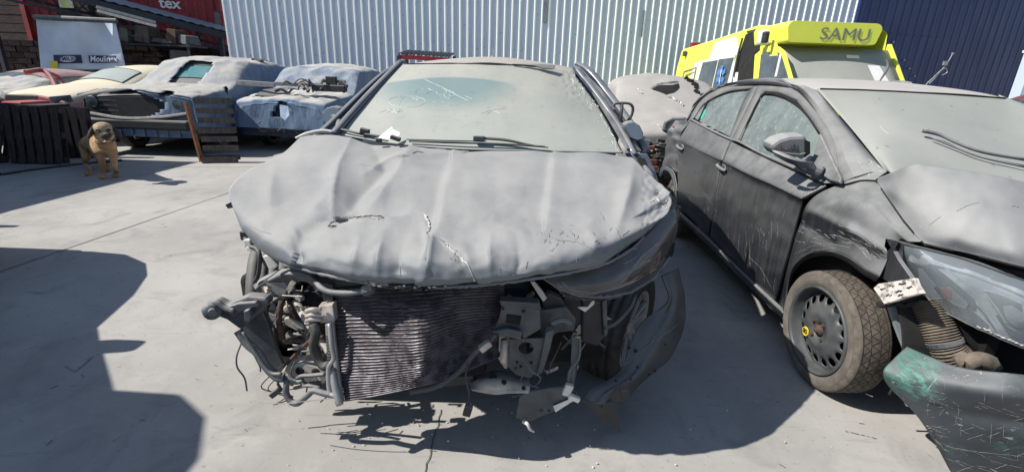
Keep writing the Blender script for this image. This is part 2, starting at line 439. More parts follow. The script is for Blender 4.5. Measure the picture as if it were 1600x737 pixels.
def hull(name, st, m, parent, holes=None, solid=.006, close_ends=True, label=None, **k):
    G = shell(st, **k); mb = MB(); mb.grid(G)
    if holes:
        keep = [f for f in mb.f if not any(inside(pix(sum((V(mb.v[i]) for i in f), V((0, 0, 0))) / 4), h) for h in holes)]
        mb.f = keep; mb.mi = [0] * len(keep)
    nc = len(G[0])
    for row in ((0, len(G) - 1) if close_ends else ()):
        R0 = G[row]; nk = nc // 2
        prev = R0; pi = [row * nc + j for j in range(nc)]
        zb_ = min(p.z for p in R0); M = 10 if holes else 2      # end face: strips between the two halves of the section
        L0 = [R0[j] for j in range(nk + 1)]; Q0 = [R0[nc - 1 - j] for j in range(nk + 1)]; g0 = len(mb.v); M2 = 24 if holes else 4
        for j in range(nk + 1):
            for q in range(M2 + 1):
                p = L0[j].lerp(Q0[j], q / M2); y_ = .03 * noise.noise(p * 3.1) if k.get('wr') else 0.; mb.v.append((p.x, p.y + (y_ if 0 < q < M2 else 0), p.z))
        for j in range(nk):
            for q in range(M2):
                f_ = [g0 + j * (M2 + 1) + q, g0 + j * (M2 + 1) + q + 1, g0 + (j + 1) * (M2 + 1) + q + 1, g0 + (j + 1) * (M2 + 1) + q]
                if holes and row == 0:
                    c = sum((V(mb.v[i]) for i in f_), V((0, 0, 0))) / 4
                    if any(inside(pix(c), h) for h in holes): continue
                mb.f.append(f_); mb.mi.append(0)
    o = mb.build(name, m, parent, smooth=True, label=label)
    if solid:
        md = o.modifiers.new('thick', 'SOLIDIFY'); md.thickness = solid; md.offset = -1
    return o
def onx(b, u, v, off=.002):
    """like on(), but falls back to the nearest point of b when the ray just misses its edge"""
    p = on(b, u, v, off)
    if p is None:
        for r in range(2, 40, 2):
            for k in range(12):
                p = on(b, u + r * math.cos(k * PI / 6), v + r * math.sin(k * PI / 6), off)
                if p is not None: return p
    return p

def decal(name, b, pts, m, parent, off=.003, kind=None):
    q = [p for p in (on(b, u, v, off) for u, v in pts) if p is not None]
    if len(q) < 3: return None
    c = sum(q, V((0, 0, 0))) / len(q); mb = MB(); n = len(q)
    mb.add(q + [c], [(i, (i + 1) % n, n) for i in range(n)]); o = mb.build(name, m, parent); orient(o); o.modifiers.new('t', 'SOLIDIFY').thickness = .0015
    return o

m_sbonnet = mat('dusty_sedan_bonnet', C(70, 74, 80), C(90, 93, 97), scale=2, rough=.5, dust=.95, dlo=-.3, dhi=.7, dnoise=.3, dscale=5, bump=.05, bscale=120, dustcol=C(158, 158, 157), speck=(C(118, 120, 122), 50, .68))

m_lens = mat('glossy_clear_lens', C(168, 178, 184), C(146, 156, 163), scale=7, rough=.08, coat=1., dust=.8, dlo=.1, dhi=.9, dscale=7, dnoise=.5, dustcol=C(176, 180, 182), alpha=.36)
def edge_seal(name, mb_grid, nr, nc, m, par, r=.012):
    g = [V(p) for p in mb_grid.v]; loop = [g[j] for j in range(nc)] + [g[i * nc + nc - 1] for i in range(1, nr)] + [g[(nr - 1) * nc + j] for j in range(nc - 2, -1, -1)] + [g[i * nc] for i in range(nr - 2, -1, -1)]
    MB().tube(loop, r, 5, smooth=False).build(name, m, par)
# ================================================================ SETTING
# ground: one sheet to the horizon, denser near the camera
def concrete():
    m = bpy.data.materials.new('yard_concrete'); m.use_nodes = True; nt = m.node_tree; N = nt.nodes; L = nt.links; b = N['Principled BSDF']
    tc = N.new('ShaderNodeTexCoord')
    def no(sc, det=6, r=.6, st=(1, 1, 1), dist=0):
        mp = N.new('ShaderNodeMapping'); mp.inputs['Scale'].default_value = st; mp.inputs['Rotation'].default_value = (0, 0, .5); L.new(tc.outputs['Object'], mp.inputs[0])
        n = N.new('ShaderNodeTexNoise'); n.inputs['Scale'].default_value = sc; n.inputs['Detail'].default_value = det; n.inputs['Roughness'].default_value = r
        n.inputs['Distortion'].default_value = dist; L.new(mp.outputs[0], n.inputs['Vector']); return n.outputs['Fac']
    def ramp(x, a, c, d=0, e=1):
        r = N.new('ShaderNodeMapRange'); [setattr(r.inputs[i + 1], 'default_value', q) for i, q in enumerate((a, c, d, e))]; L.new(x, r.inputs[0]); return r.outputs[0]
    def mix(f, a, c):
        x = N.new('ShaderNodeMix'); x.data_type = 'RGBA'; L.new(f, x.inputs[0])
        for i, s in ((6, a), (7, c)):
            if isinstance(s, tuple): x.inputs[i].default_value = s
            else: L.new(s, x.inputs[i])
        return x.outputs[2]
    c = mix(ramp(no(.7, 8), .3, .7), (.435, .42, .395, 1), (.295, .287, .273, 1))
    c = mix(ramp(no(5, 9, .7), .5, .8, 0, .6), c, (.46, .445, .42, 1))          # dusty pale patches
    c = mix(ramp(no(2.2, 8, .65, dist=1.2), .52, .70, 0, .65), c, (.24, .236, .23, 1))   # old damp stains
    c = mix(ramp(no(28, 3), .64, .70, 0, .6), c, (.2, .195, .19, 1))            # specks
    c = mix(ramp(no(3, 6, .7, (1, 9, 1), .6), .60, .70, 0, .45), c, (.22, .215, .21, 1))    # drag and tyre smears
    c = mix(ramp(no(.35, 9, .75, dist=2), .55, .62, 0, .3), c, (.27, .262, .25, 1))      # broad worn drives
    c = mix(ramp(no(1.1, 10, .8, dist=3), .495, .503, 0, .35), mix(ramp(no(1.1, 10, .8, dist=3), .503, .511, 0, 1), (.2, .195, .19, 1), c), c) if False else c
    L.new(c, b.inputs['Base Color']); b.inputs['Roughness'].default_value = .85; b.inputs['Specular IOR Level'].default_value = .25
    bp = N.new('ShaderNodeBump'); bp.inputs['Strength'].default_value = .25; bp.inputs['Distance'].default_value = .004
    L.new(no(60, 6, .7), bp.inputs['Height']); L.new(bp.outputs[0], b.inputs['Normal'])
    return m
m_ground = concrete()
mb = MB(); xs = [-300, -60, -20, -8, 0, 8, 20, 60, 300]; ys = [-100, -20, -4, 0, 4, 8, 20, 60, 300]
mb.grid([[V((x, y, 0)) for x in xs] for y in ys])
ground = mb.build('ground', m_ground, kind='structure')
m_joint = mat('joint_filler', C(104, 102, 100), C(70, 70, 70), scale=20, rough=.95)
def joint(a, b, w=.011, lab=None):
    a = V(a); b = V(b); mb = MB(); n = 30; d = (b - a); s = V((-d.y, d.x, 0)).normalized(); vs = []
    for i in range(n + 1):
        p = a + d * i / n + s * nz(i * .9, a.x) * .008; ww = w * (.7 + .5 * abs(nz(i * 2.1, b.y)))
        vs += [p - s * ww / 2, p + s * ww / 2]
    mb.add([(q.x, q.y, .004) for q in vs], [(2 * i, 2 * i + 1, 2 * i + 3, 2 * i + 2) for i in range(n)])
    o = mb.build('expansion_joint', m_joint, ground); return o
j0, j1 = az(0, 425, 0), az(352, 303, 0); jd = (j1 - j0).normalized()
joint(j0 - jd * 3, j0 + jd * 8.5)
jp = V((jd.y, -jd.x, 0)); c0 = az(690, 640, 0)
joint(c0 - V((0, .0, 0)) , c0 + V((-.02, -.8, 0)), .006)
joint(az(0, 262, 0) + V((-1, -.2, 0)), az(352, 262, 0) + V((1.2, .3, 0)), .012)
# straws and scraps lying on the concrete
mb = MB()
for k in range(46):
    u, v = rnd.uniform(0, 1500), rnd.uniform(300, 730)
    p = az(u, v, .003); a = rnd.uniform(0, 6.28); l = rnd.uniform(.008, .03)
    mb.bar(p, p + V((math.cos(a) * l, math.sin(a) * l, 0)), rnd.uniform(.001, .0025), .002)
tag(mb.build('litter', m_grime), 'fine dark straws and scraps strewn over the concrete', 'litter', kind='stuff')

# ---- white corrugated wall: sheet panels with raised ribs
wt = thing('metal_wall', 'tall white corrugated metal wall behind the wrecked cars', 'wall', (-8.4, 14.3, 0))
WL = at(350, 0, 14.3); WR = at(1341, 0, 14.3)
# true direction of the wall and its rib pitch
wd = V((1, .045, 0)).normalized(); w0 = V((at(362, 100, 14.2).x, 14.2, 0))
wn_ = V((wd.y, -wd.x, 0))
def wall_x(u, v=20):
    d = _ray(u, v); t = (w0 - CO).dot(wn_) / d.dot(wn_); return (CO + d * t - w0).dot(wd)
x1 = wall_x(1338, 10); nrib = 85; pitch = x1 / nrib; ZT = 7.5
rib = MB(); a = pitch
rib.add([(-.028, 0, 0), (-.014, -.03, 0), (.014, -.03, 0), (.028, 0, 0), (-.028, 0, ZT), (-.014, -.03, ZT), (.014, -.03, ZT), (.028, 0, ZT)], [(0, 1, 5, 4), (1, 2, 6, 5), (2, 3, 7, 6)])
rib0 = rib.build('rib', m_wall_rib)
pan = MB()
e = pitch / 2 - .028 ; q = e / 3
pan.add([(x, y, z) for z in (0, ZT) for x, y in ((-e, 0), (-q - .012, 0), (-q, -.006), (-q + .012, 0), (q - .012, 0), (q, -.006), (q + .012, 0), (e, 0))], [(i, i + 1, i + 9, i + 8) for i in range(7)])
pan0 = pan.build('wall_panel', m_wall)
RZ = math.atan2(wd.y, wd.x)
def put(o, par, P):
    o.parent = par; o.location = V(P) - par.location; o.rotation_euler = (0, 0, RZ)
for i in range(nrib + 1):
    for src, off in ((rib0, 0), (pan0, .5)):
        o = src if i == 0 else src.copy()
        if i: COL.objects.link(o)
        put(o, wt, w0 + wd * (pitch * (i + off)))
mb = MB(); A = w0 - wn_ * .02; B = w0 + wd * (x1 + pitch)
mb.plate([A, B - wn_ * .02, B - wn_ * .02 + V((0, 0, ZT)), A + V((0, 0, ZT))], -wn_ * .1); mb.build('wall_backing', m_wall, wt)
mb = MB(); P = w0 + wd * wall_x(850, 20) + wn_ * .035
mb.plate([P + V((0, 0, 2.95)), P + wd * .1 + V((0, 0, 2.95)), P + wd * .1 + V((0, 0, 6.4)), P + V((0, 0, 6.4))], wn_ * .01)
m_vent = mat('perforated_strip', C(150, 158, 166), C(84, 90, 98), scale=34, rough=.7, lo=.45, hi=.55); mb.build('vent_strip', m_vent, wt, label='darker perforated strip between two ribs')
mb = MB()
P = w0 + wd * wall_x(1002, 40) + wn_ * .035
mb.plate([P + V((0, 0, 2.7)), P + wd * .05 + V((0, 0, 2.7)), P + wd * .05 + V((0, 0, 3.4)), P + V((0, 0, 3.4))], wn_ * .01); mb.build('vent_strip', m_vent, wt)
mb = MB()
for k in range(60):
    i = rnd.randrange(nrib); P = w0 + wd * (pitch * (i + .3 + .4 * rnd.random())) + wn_ * .004
    z = rnd.choice([1.9, 2.3, 2.75, 3.1]) + rnd.uniform(-.1, .1); mb.disc(P + V((0, 0, z)), .012, wn_, 6, .006)
tag(mb.build('screw', m_steel, wt), kind='stuff')
# ---- navy building
nw = thing('navy_building', 'dark navy corrugated building wall to the right of the white wall', 'building', (9, 14.6, 0))
n0 = w0 + wd * (x1 + pitch * .2) + wn_ * .1; nd = V((.955, .297, 0)); nn = V((nd.y, -nd.x, 0))
mb = MB(); L_ = 14
mb.plate([n0, n0 + nd * L_, n0 + nd * L_ + V((0, 0, ZT)), n0 + V((0, 0, ZT))], -nn * .2); mb.build('wall_backing', m_navy_wall, nw)
r2 = MB(); r2.add([(-.05, 0, 0), (-.025, -.009, 0), (.025, -.009, 0), (.05, 0, 0), (-.05, 0, ZT), (-.025, -.009, ZT), (.025, -.009, ZT), (.05, 0, ZT)], [(0, 1, 5, 4), (1, 2, 6, 5), (2, 3, 7, 6)])
o0 = r2.build('rib', m_navy_wall); RN = math.atan2(nd.y, nd.x)
for i in range(42):
    o = o0 if i == 0 else o0.copy()
    if i: COL.objects.link(o)
    o.parent = nw; P = n0 + nd * (.1 + i * .33) + nn * .002; o.location = P - nw.location; o.rotation_euler = (0, 0, RN)
mb = MB()
for i in range(9):
    P = n0 + nd * (.8 + i * .33) + nn * .03 + V((0, 0, 3.1 + .01 * nz(i, 0))); mb.lathe([(.0001, .03), (.016, .02), (.02, 0)], P, nn, 8)
mb.build('bolt', m_steel, nw, label='row of small pale bolts')
for k, (u, v) in enumerate(((1394, 66), (1411, 94), (1419, 107), (1427, 119))):
    d = _ray(u, v); P = CO + d * ((n0 - CO).dot(nn) / d.dot(nn)) + nn * .03
    MB().lathe([(.0001, .05), (.03, .03), (.035, 0)], P, nn, 10).build('fixing', m_alu, nw)
P = n0 + nd * 8.6
mb = MB(); P = at(1588, 130, 14.0); P.z = 0
pl = thing('pale_column', 'pale grey sheet column at the far right edge beyond the navy wall', 'column', P)
MB().box(P + V((.42, 0, 1.3)), (.7, .3, 2.6)).build('post', m_wall, pl); MB().box(P + V((.42, 0, 2.63)), (.76, .36, .06)).build('cap', m_wall_rib, pl)
tag(pl.children[0])

# ---- red shipping container, upper left, on a lower one
def container(ox, oy, z0, ang, L_, m, name, label, W_=2.44, H_=2.59, group=None):
    t = thing(name, label, 'container', (ox, oy, z0), group)
    c, s = math.cos(ang), math.sin(ang); lx = V((c, s, 0)); ly = V((-s, c, 0)); O = V((ox, oy, z0))
    mb = MB(); n = int(L_ / .28)      # corrugated long side facing the yard
    for (o_, d_, nn_, cnt, ln) in ((O, lx, -ly, n, L_), (O + lx * L_, ly, lx, int(W_ / .28), W_), (O, ly, -lx, int(W_ / .28), W_)):
        p = ln / cnt; prof = []
        for i in range(cnt):
            for f_, dd in ((0, 0), (.25, 0), (.38, .035), (.75, .035), (.9, 0)): prof.append(o_ + d_ * (p * (i + f_)) - nn_ * dd)
        prof.append(o_ + d_ * ln)
        mb.grid([[q + V((0, 0, .12)) for q in prof], [q + V((0, 0, H_ - .1)) for q in prof]])
    mb.build('side_panel', m, t)
    mb = MB()
    for a_, b_ in ((O, O + lx * L_), (O + ly * W_, O + lx * L_ + ly * W_), (O, O + ly * W_), (O + lx * L_, O + lx * L_ + ly * W_)):
        for z in (.07, H_ - .06): mb.bar(a_ + V((0, 0, z)), b_ + V((0, 0, z)), .12, .14)
    mb.build('rail', m, t)
    for a_ in (O, O + lx * L_, O + ly * W_, O + lx * L_ + ly * W_): MB().bar(a_ + V((0, 0, 0)), a_ + V((0, 0, H_)), .16).build('corner_post', m, t)
    mb = MB(); mb.plate([O + V((0, 0, H_ - .02)), O + lx * L_ + V((0, 0, H_ - .02)), O + lx * L_ + ly * W_ + V((0, 0, H_ - .02)), O + ly * W_ + V((0, 0, H_ - .02))], (0, 0, .03)); mb.build('roof', m, t)
    mb = MB(); mb.plate([O + V((0, 0, .1)), O + lx * L_ + V((0, 0, .1)), O + lx * L_ + ly * W_ + V((0, 0, .1)), O + ly * W_ + V((0, 0, .1))], (0, 0, .03)); mb.build('floor', m_wood_dark, t)
    return t, O, lx, ly
ce = at(354, 86, 20.6); cs = at(214, 76, 19.4); ca = math.atan2(ce.y - cs.y, ce.x - cs.x)
Lc = 6.06; O2 = ce - V((math.cos(ca), math.sin(ca), 0)) * Lc
cont, O, lx, ly = container(O2.x, O2.y, ce.z, ca, Lc, m_cont, 'shipping_container', 'red shipping container raised up behind the shed roof, with white letters')
def contp(u, v, off=.05):
    d = _ray(u, v); n = V((lx.y, -lx.x, 0)); return CO + d * ((O + n * off - CO).dot(n) / d.dot(n))
tp = contp(265, 6)
text('lettering', 'tex', tp, lx, (0, 0, 1), .52, m_white_print, cont, .004, .012)
n_ = V((lx.y, -lx.x, 0))
MB().plate([contp(333, 18), contp(346, 19), contp(349, 46), contp(336, 45)], n_ * .03).build('window', m_glass_dark, cont)
mb = MB()
for a_, b_ in (((333, 18), (346, 19)), ((346, 19), (349, 46)), ((349, 46), (336, 45)), ((336, 45), (333, 18))): mb.bar(contp(*a_, .09), contp(*b_, .09), .05)
mb.build('window_frame', m_cont, cont)
low = container(O2.x + .1, O2.y + .3, ce.z - 2.62, ca, Lc, m_cont_grey, 'shipping_container', 'blue shipping container hidden low behind the shed, under the red one')
# ---- open shed with dark roof, trusses, brick back wall
sh = thing('open_shed', 'open steel shed with dark corrugated roof and trusses on the left', 'shed', (-10, 11, 0))
A0 = at(158, 0, 15.3); A1 = at(354, 50, 17.2); fd = (A1 - A0).normalized()
P0 = A0 - fd * 6.5; P1 = A1.copy()
bk = V((-.1, 1, 0)).normalized()
def roofp(s, t): return P0 + (P1 - P0) * s + bk * t + V((0, 0, .015 * t))
n = 70; rows = []
for t in (0, 3.2):
    rows.append([roofp(i / n, t) + V((0, 0, .035 * (i % 2))) for i in range(n + 1)])
mb = MB(); mb.grid(rows); o = mb.build('roof_sheet', m_shed_roof, sh); md = o.modifiers.new('t', 'SOLIDIFY'); md.thickness = .012
MB().bar(roofp(0, .05) - V((0, 0, .14)), roofp(1, .05) - V((0, 0, .14)), .1, .2).build('fascia_beam', m_shed, sh)
for t in (.9, 1.7, 2.4):
    MB().bar(roofp(0, t) - V((0, 0, .12)), roofp(1, t) - V((0, 0, .12)), .07, .16).build('purlin', m_shed, sh)
for t in (.35, 2.3):
    mb = MB(); a_ = roofp(.02, t) - V((0, 0, .22)); b_ = roofp(.98, t) - V((0, 0, .22)); mb.bar(a_, b_, .06, .08); lo_ = V((0, 0, -.42)); mb.bar(a_ + lo_, b_ + lo_, .06, .08)
    for k in range(26):
        p = a_ + (b_ - a_) * k / 26; q_ = a_ + (b_ - a_) * (k + 1) / 26
        mb.bar(p + (lo_ if k % 2 else V((0, 0, 0))), q_ + (V((0, 0, 0)) if k % 2 else lo_), .035)
    mb.build('truss', m_shed, sh)
for s, t in ((.02, .15), (.50, 2.4), (.97, .2), (.02, 2.4), (.25, 2.4), (.8, 2.4), (.97, 2.4)):
    p = roofp(s, t); MB().bar((p.x, p.y, 0), (p.x, p.y, p.z - .1), .12).build('post', m_shed, sh)
mb = MB(); a_ = at(152, 17, 14.9); b_ = at(244, 41, 15.8); mb.bar(a_, b_, .09, .08); mb.build('lamp_tube', m_white, sh, label='long pale tube lamp under the roof edge')
MB().bar(a_ + V((0, 0, .1)), b_ + V((0, 0, .1)), .17, .08).build('lamp_housing', m_alu, sh)
p = at(103, 6, 14.9); mb = MB(); mb.box(p, (.36, .06, .22)); mb.build('floodlight', m_white, sh); MB().box(p + V((.02, -.03, -.01)), (.21, .03, .15)).build('floodlight_lens', mat('greenish_lens', C(196, 214, 120), rough=.3), sh)
# brick wall at the back of the shed: courses of bricks (big blocks)
bw = thing('brick_wall', 'low dark red brick wall in the shade at the back of the shed', 'wall', (-12, 13.5, 0))
B0 = V((-18.5, 16.9, 0)); B1 = V((-10.4, 17.9, 0)); bd = (B1 - B0).normalized()
MB().bar(B0 + V((0, .1, 1.05)), B1 + V((0, .1, 1.05)), .12, 2.1).build('mortar_core', m_dark, bw)
brk = MB().box((0, 0, 0), (.37, .14, .17)).build('brick', m_brick); bl = (B1 - B0).length; k = 0
for r_ in range(11):
    for c_ in range(int(bl / .4)):
        if k >= 250: break
        o = brk if k == 0 else brk.copy()
        if k: COL.objects.link(o)
        o.parent = bw; o.location = B0 + bd * (.2 + c_ * .4 + (r_ % 2) * .2) + V((rnd.uniform(-.01, .01), rnd.uniform(-.015, .005), .1 + r_ * .19)) - bw.location; o.rotation_euler = (0, 0, math.atan2(bd.y, bd.x)); k += 1
# shelving with junk beyond the banner
jk = thing('scrap_rack', 'dark rack of stacked scrap parts in the shade under the shed', 'rack', (-12.6, 16.2, 0))
for z in (.7, 1.45, 2.05): MB().box((-12.6, 16.2, z), (4.6, .9, .05)).build('shelf', m_shed, jk)
for x in (-14.8, -12.6, -10.4): MB().bar((x, 15.8, 0), (x, 15.8, 2.2), .06).build('post', m_shed, jk)
for k in range(46):
    z = rnd.choice([.0, .73, 1.48, 2.08]); x = rnd.uniform(-14.7, -10.5); w_ = rnd.uniform(.15, .6); h_ = rnd.uniform(.1, .5)
    rt = Matrix.Rotation(rnd.uniform(-.4, .4), 3, 'Z') @ Matrix.Rotation(rnd.uniform(-.15, .15), 3, 'Y')
    mb = MB()
    if rnd.random() < .45: mb.tube([(x - w_ / 2, 16, z + .06), (x, 15.9, z + .06 + h_ * .5), (x + w_ / 2, 16.1, z + .06)], .03, 6)
    else: mb.box((x, 16.1, z + h_ / 2 + .03), (w_, .5, h_), rt, .85)
    mw = rnd.choice([(m_grime, 'oily brown'), (m_rust, 'rusty'), (m_steel, 'dark steel'), (m_plastic_grey, 'grey plastic'), (m_plastic, 'black plastic')])
    tag(mb.build('scrap_part', mw[0], bevel=.01), '%s scrap %s lying on the %s of the rack under the shed' % (mw[1], 'pipe' if len(mb.v) > 20 else ('block' if w_ < .35 else 'long panel'), {0: 'floor', .73: 'bottom shelf', 1.48: 'middle shelf', 2.08: 'top shelf'}[z]), 'scrap part', 'scrap parts on the rack under the shed')
hw_ = thing('shed_dim_infill', 'dark brown boarding added as the dim inside of the open shed behind the banner', 'wall', (-17, 18.6, 0))  # dark sheets added to stand for the shed's unlit interior
m_board = mat('dim_shed_boards', C(74, 60, 56), C(46, 40, 42), scale=5, rough=.9, stretch=(1, 1, 5), bump=.3)
for k in range(13): MB().box((-20.6, 18.55 + .01 * (k % 2), .16 + k * .3), (11.6, .05, .28)).build('board', m_board, hw_)
MB().box((-20.6, 18.62, 2.0), (11.6, .05, 4.0)).build('backing', m_dark, hw_)
# raised bay roof carrying on to the left
mb = MB(); q0 = roofp(-.55, 0) ; mb.grid([[roofp(-1.2 + 1.25 * i / 40, t) + V((0, -.02, -.03 + .035 * (i % 2))) for i in range(41)] for t in (-3.0, 3.2)]); o = mb.build('roof_sheet', m_shed_roof, sh); o.modifiers.new('t', 'SOLIDIFY').thickness = .012
# ---- banner
bn = thing('hanging_banner', 'pale blue cloth banner with two dark logos hanging from the shed', 'banner', at(125, 110, 14.3))
TL, TR, BR, BL = (56, 27, 14.4), (180, 33, 14.7), (197, 108, 14.6), (64, 110, 14.3)
def bil(s, t, off=0):
    a_ = [TL[i] * (1 - s) + TR[i] * s for i in range(3)]; b_ = [BL[i] * (1 - s) + BR[i] * s for i in range(3)]
    q_ = [a_[i] * (1 - t) + b_[i] * t for i in range(3)]; q_[2] += .10 * math.sin(s * 9 + 2.5 * t) * (1 - .5 * t) + .03 * math.sin(s * 17 - t * 4) - off; return at(*q_)
mb = MB(); mb.grid([[bil(j / 40, i / 20) for j in range(41)] for i in range(21)]); o = mb.build('cloth', m_banner, bn, smooth=True); orient(o); o.modifiers.new('t', 'SOLIDIFY').thickness = .004
MB().tube([bil(-.02, 0), bil(.5, 0), bil(1.02, 0)], .07, 10).build('top_roll', m_plastic_grey, bn)
def band(s0, s1, t0, t1, name, m, off=.03):
    mb = MB(); mb.grid([[bil(s0 + (s1 - s0) * j / 12, t0 + (t1 - t0) * i / 4, off) for j in range(13)] for i in range(5)]); o = mb.build(name, m, bn); orient(o); o.modifiers.new('t', 'SOLIDIFY').thickness = .002; return o
band(.165, .50, .71, .875, 'logo_panel', m_navy_print); band(.585, .915, .72, .87, 'logo_panel', m_navy_print)
mb = MB(); cc = (.335, .79); ring = [bil(cc[0] + .105 * math.cos(a_) , cc[1] + .058 * math.sin(a_) - .01 * math.cos(a_), .05) for a_ in [2 * PI * k / 24 for k in range(24)]]
mb.add(ring, [tuple(range(24))]); o = mb.build('logo_oval', m_white_print, bn); orient(o)
rt_ = (bil(.5, .8) - bil(.17, .8)); up_ = bil(.33, .7) - bil(.33, .9)
text('lettering', 'SAMSUNG', bil(.335, .79, .08), rt_, up_, .16, m_navy_print, bn, .001, .002, font_w=.82)
text('lettering', 'Moulinex', bil(.755, .795, .07), bil(.92, .8) - bil(.58, .8), bil(.75, .7) - bil(.75, .9), .225, m_white_print, bn, .001, .003, shear=.2, font_w=.95)
band(.115, .205, .83, .97, 'yellow_patch', m_yellow_tag, .05)

# ---- dark roof behind the main car
t = thing('lean_to_roof', 'small dark corrugated roof with red edge in front of the white wall', 'roof', at(665, 95, 12.6))
mb = MB(); a_ = at(622, 84, 12.4); b_ = at(702, 89, 12.4); rows = []
for dy, dz in ((0, 0), (1.0, .12)): rows.append([a_ + (b_ - a_) * (i / 26) + V((0, dy, dz + .03 * (i % 2))) for i in range(27)])
mb.grid(rows); o = mb.build('roof_sheet', m_shed, t); o.modifiers.new('t', 'SOLIDIFY').thickness = .02
MB().bar(a_ - V((0, 0, .07)), b_ - V((0, 0, .07)), .05, .1).build('edge_beam', m_red, t)
MB().bar(a_ - V((-.02, 0, .05)), (a_.x + .02, a_.y, 0), .08).build('post', m_shed, t); MB().bar(b_ - V((.02, 0, .05)), (b_.x - .02, b_.y, 0), .08).build('post', m_shed, t)
for q_ in ((a_, .95), (b_, .95)): MB().bar(q_[0] + V((0, .95, .05)), (q_[0].x, q_[0].y + .95, 0), .08).build('post', m_shed, t)

# ================================================================ wheels (generic, local space, axle along X, outer face to -X)
def tyre_profile(R_, r_, w):
    g = []
    g += [(r_, -w * .38), (r_ + (R_ - r_) * .25, -w * .47), (r_ + (R_ - r_) * .62, -w * .5), (R_ - .018, -w * .455), (R_ - .004, -w * .40)]
    for x in (-.22, 0, .22): g += [(R_, w * (x - .03)), (R_ - .007, w * (x - .022)), (R_ - .007, w * (x + .022)), (R_, w * (x + .03))]
    g += [(R_ - .004, w * .40), (R_ - .018, w * .455), (r_ + (R_ - r_) * .62, w * .5), (r_ + (R_ - r_) * .25, w * .47), (r_, w * .38)]
    return g
def plain_wheel(par, c, R_=.31, w=.2, spokes=5, axis=(-1, 0, 0), mt=None, mr=None):
    c = V(c); A_ = V(axis).normalized(); r_ = R_ * .68
    ty = MB().lathe([(r, -h) for r, h in tyre_profile(R_, r_, w)], c, A_, 36).build('tyre', mt or m_rubber, par, smooth=True)
    rm = MB(); rm.lathe([(r_ + .004, w * .42), (r_ - .01, w * .43), (r_ - .02, w * .36), (r_ - .03, -.0), (r_ - .03, -w * .3)], c, A_, 36)
    z = V((0, 0, 1)); x = z.cross(A_).normalized(); y = A_.cross(x)
    for k in range(spokes):
        a = 2 * PI * k / spokes + .3
        for da in (-.16, .16):
            d0 = x * math.cos(a + da * 2) + y * math.sin(a + da * 2); d1 = x * math.cos(a + da) + y * math.sin(a + da)
            rm.bar(c + A_ * w * .25 + d0 * .05, c + A_ * w * .36 + d1 * (r_ - .02), .03, .022, up=A_)
    rm.lathe([(.0001, w * .36), (.05, w * .34), (.06, w * .2)], c, A_, 16)
    rm.build('rim', mr or m_alu, par, bevel=.002)
    MB().lathe([(.0001, 0.01), (.12, 0.01), (.12, -.01), (.0001, -.01)], c, A_, 24).build('brake_disc', m_rust, par)

mb = MB()
for pts in ([(1078, 428), (1110, 436), (1140, 452), (1172, 470)], [(1130, 470), (1150, 492), (1170, 500)], [(1128, 455), (1150, 474)], [(1090, 440), (1100, 452)], [(100, 570), (116, 580), (146, 556), (132, 562)], [(740, 540), (742, 545)], [(1320, 672), (1370, 684)], [(40, 455), (70, 458)]):
    P = [az(u, v, .0045) for u, v in pts]
    for i in range(len(P) - 1):
        n_ = 6
        for k in range(n_):
            p = P[i].lerp(P[i + 1], k / n_); q = P[i].lerp(P[i + 1], (k + rnd.uniform(.5, 1)) / n_); s_ = V((-(q - p).y, (q - p).x, 0)).normalized() * rnd.uniform(.0015, .005)
            mb.add([p - s_, q - s_, q + s_, p + s_], [(0, 1, 2, 3)])
o = mb.build('chalky_scuffs', mat('chalky_scuff', C(150, 150, 148), C(120, 120, 118), scale=40, rough=1), ground, kind='stuff')

mb = MB()
for k in range(70):
    u, v = (rnd.gauss(760, 180), rnd.gauss(660, 30)) if k % 2 else (rnd.uniform(380, 1300), rnd.uniform(560, 730))
    p = az(u, min(v, 735), .006); r_ = rnd.uniform(.002, .007); a_ = rnd.uniform(0, 6)
    mb.add([p + V((r_ * math.cos(a_ + q * 2.1) * rnd.uniform(.5, 1.3), r_ * math.sin(a_ + q * 2.1), 0)) for q in range(3)] + [p + V((0, 0, r_))], [(0, 1, 3), (1, 2, 3), (2, 0, 3)])
tag(mb.build('broken_bits', m_white), 'tiny pale broken glass and plastic crumbs on the concrete before the wrecked car', 'debris', kind='stuff')
# ================================================================ background vehicles
def part_of(G, i0, i1, j0, j1, off):
    mb = MB(); P = []
    for i in range(i0, i1 + 1):
        r = []
        for j in range(j0, j1 + 1):
            du = G[i][min(j + 1, len(G[0]) - 1)] - G[i][max(j - 1, 0)]; dv = G[min(i + 1, len(G) - 1)][j] - G[max(i - 1, 0)][j]
            n = du.cross(dv).normalized(); c = sum(G[i], V((0, 0, 0))) / len(G[i])
            if n.dot(G[i][j] - c) < 0: n = -n
            r.append(G[i][j] + n * off)
        P.append(r)
    return mb.grid(P)
def frame(ox, oy, ang):
    c, s = math.cos(ang), math.sin(ang)
    return lambda x, y, z: V((ox + x * c - y * s, oy + x * s + y * c, z))
def under(t, L, hw, L0=.85, wb=2.55, R_=.31, wheels=(1, 1, 1, 1), w=.2, mr=None):
    k = 0
    for yy in (L0, L0 + wb):
        for sx in (-1, 1):
            if wheels[k]:
                ax_ = (L(sx, 0, 0) - L(0, 0, 0)).normalized(); plain_wheel(t, L(sx * (hw - .14), yy, R_), R_, w, axis=ax_, mr=mr)
            k += 1
    mb = MB(); pts = [L(-hw + .22, .35, .3), L(hw - .22, .35, .3), L(hw - .22, L0 + wb + .5, .3), L(-hw + .22, L0 + wb + .5, .3)]
    mb.plate(pts, (0, 0, .16)); mb.build('underbody', m_dark, t)
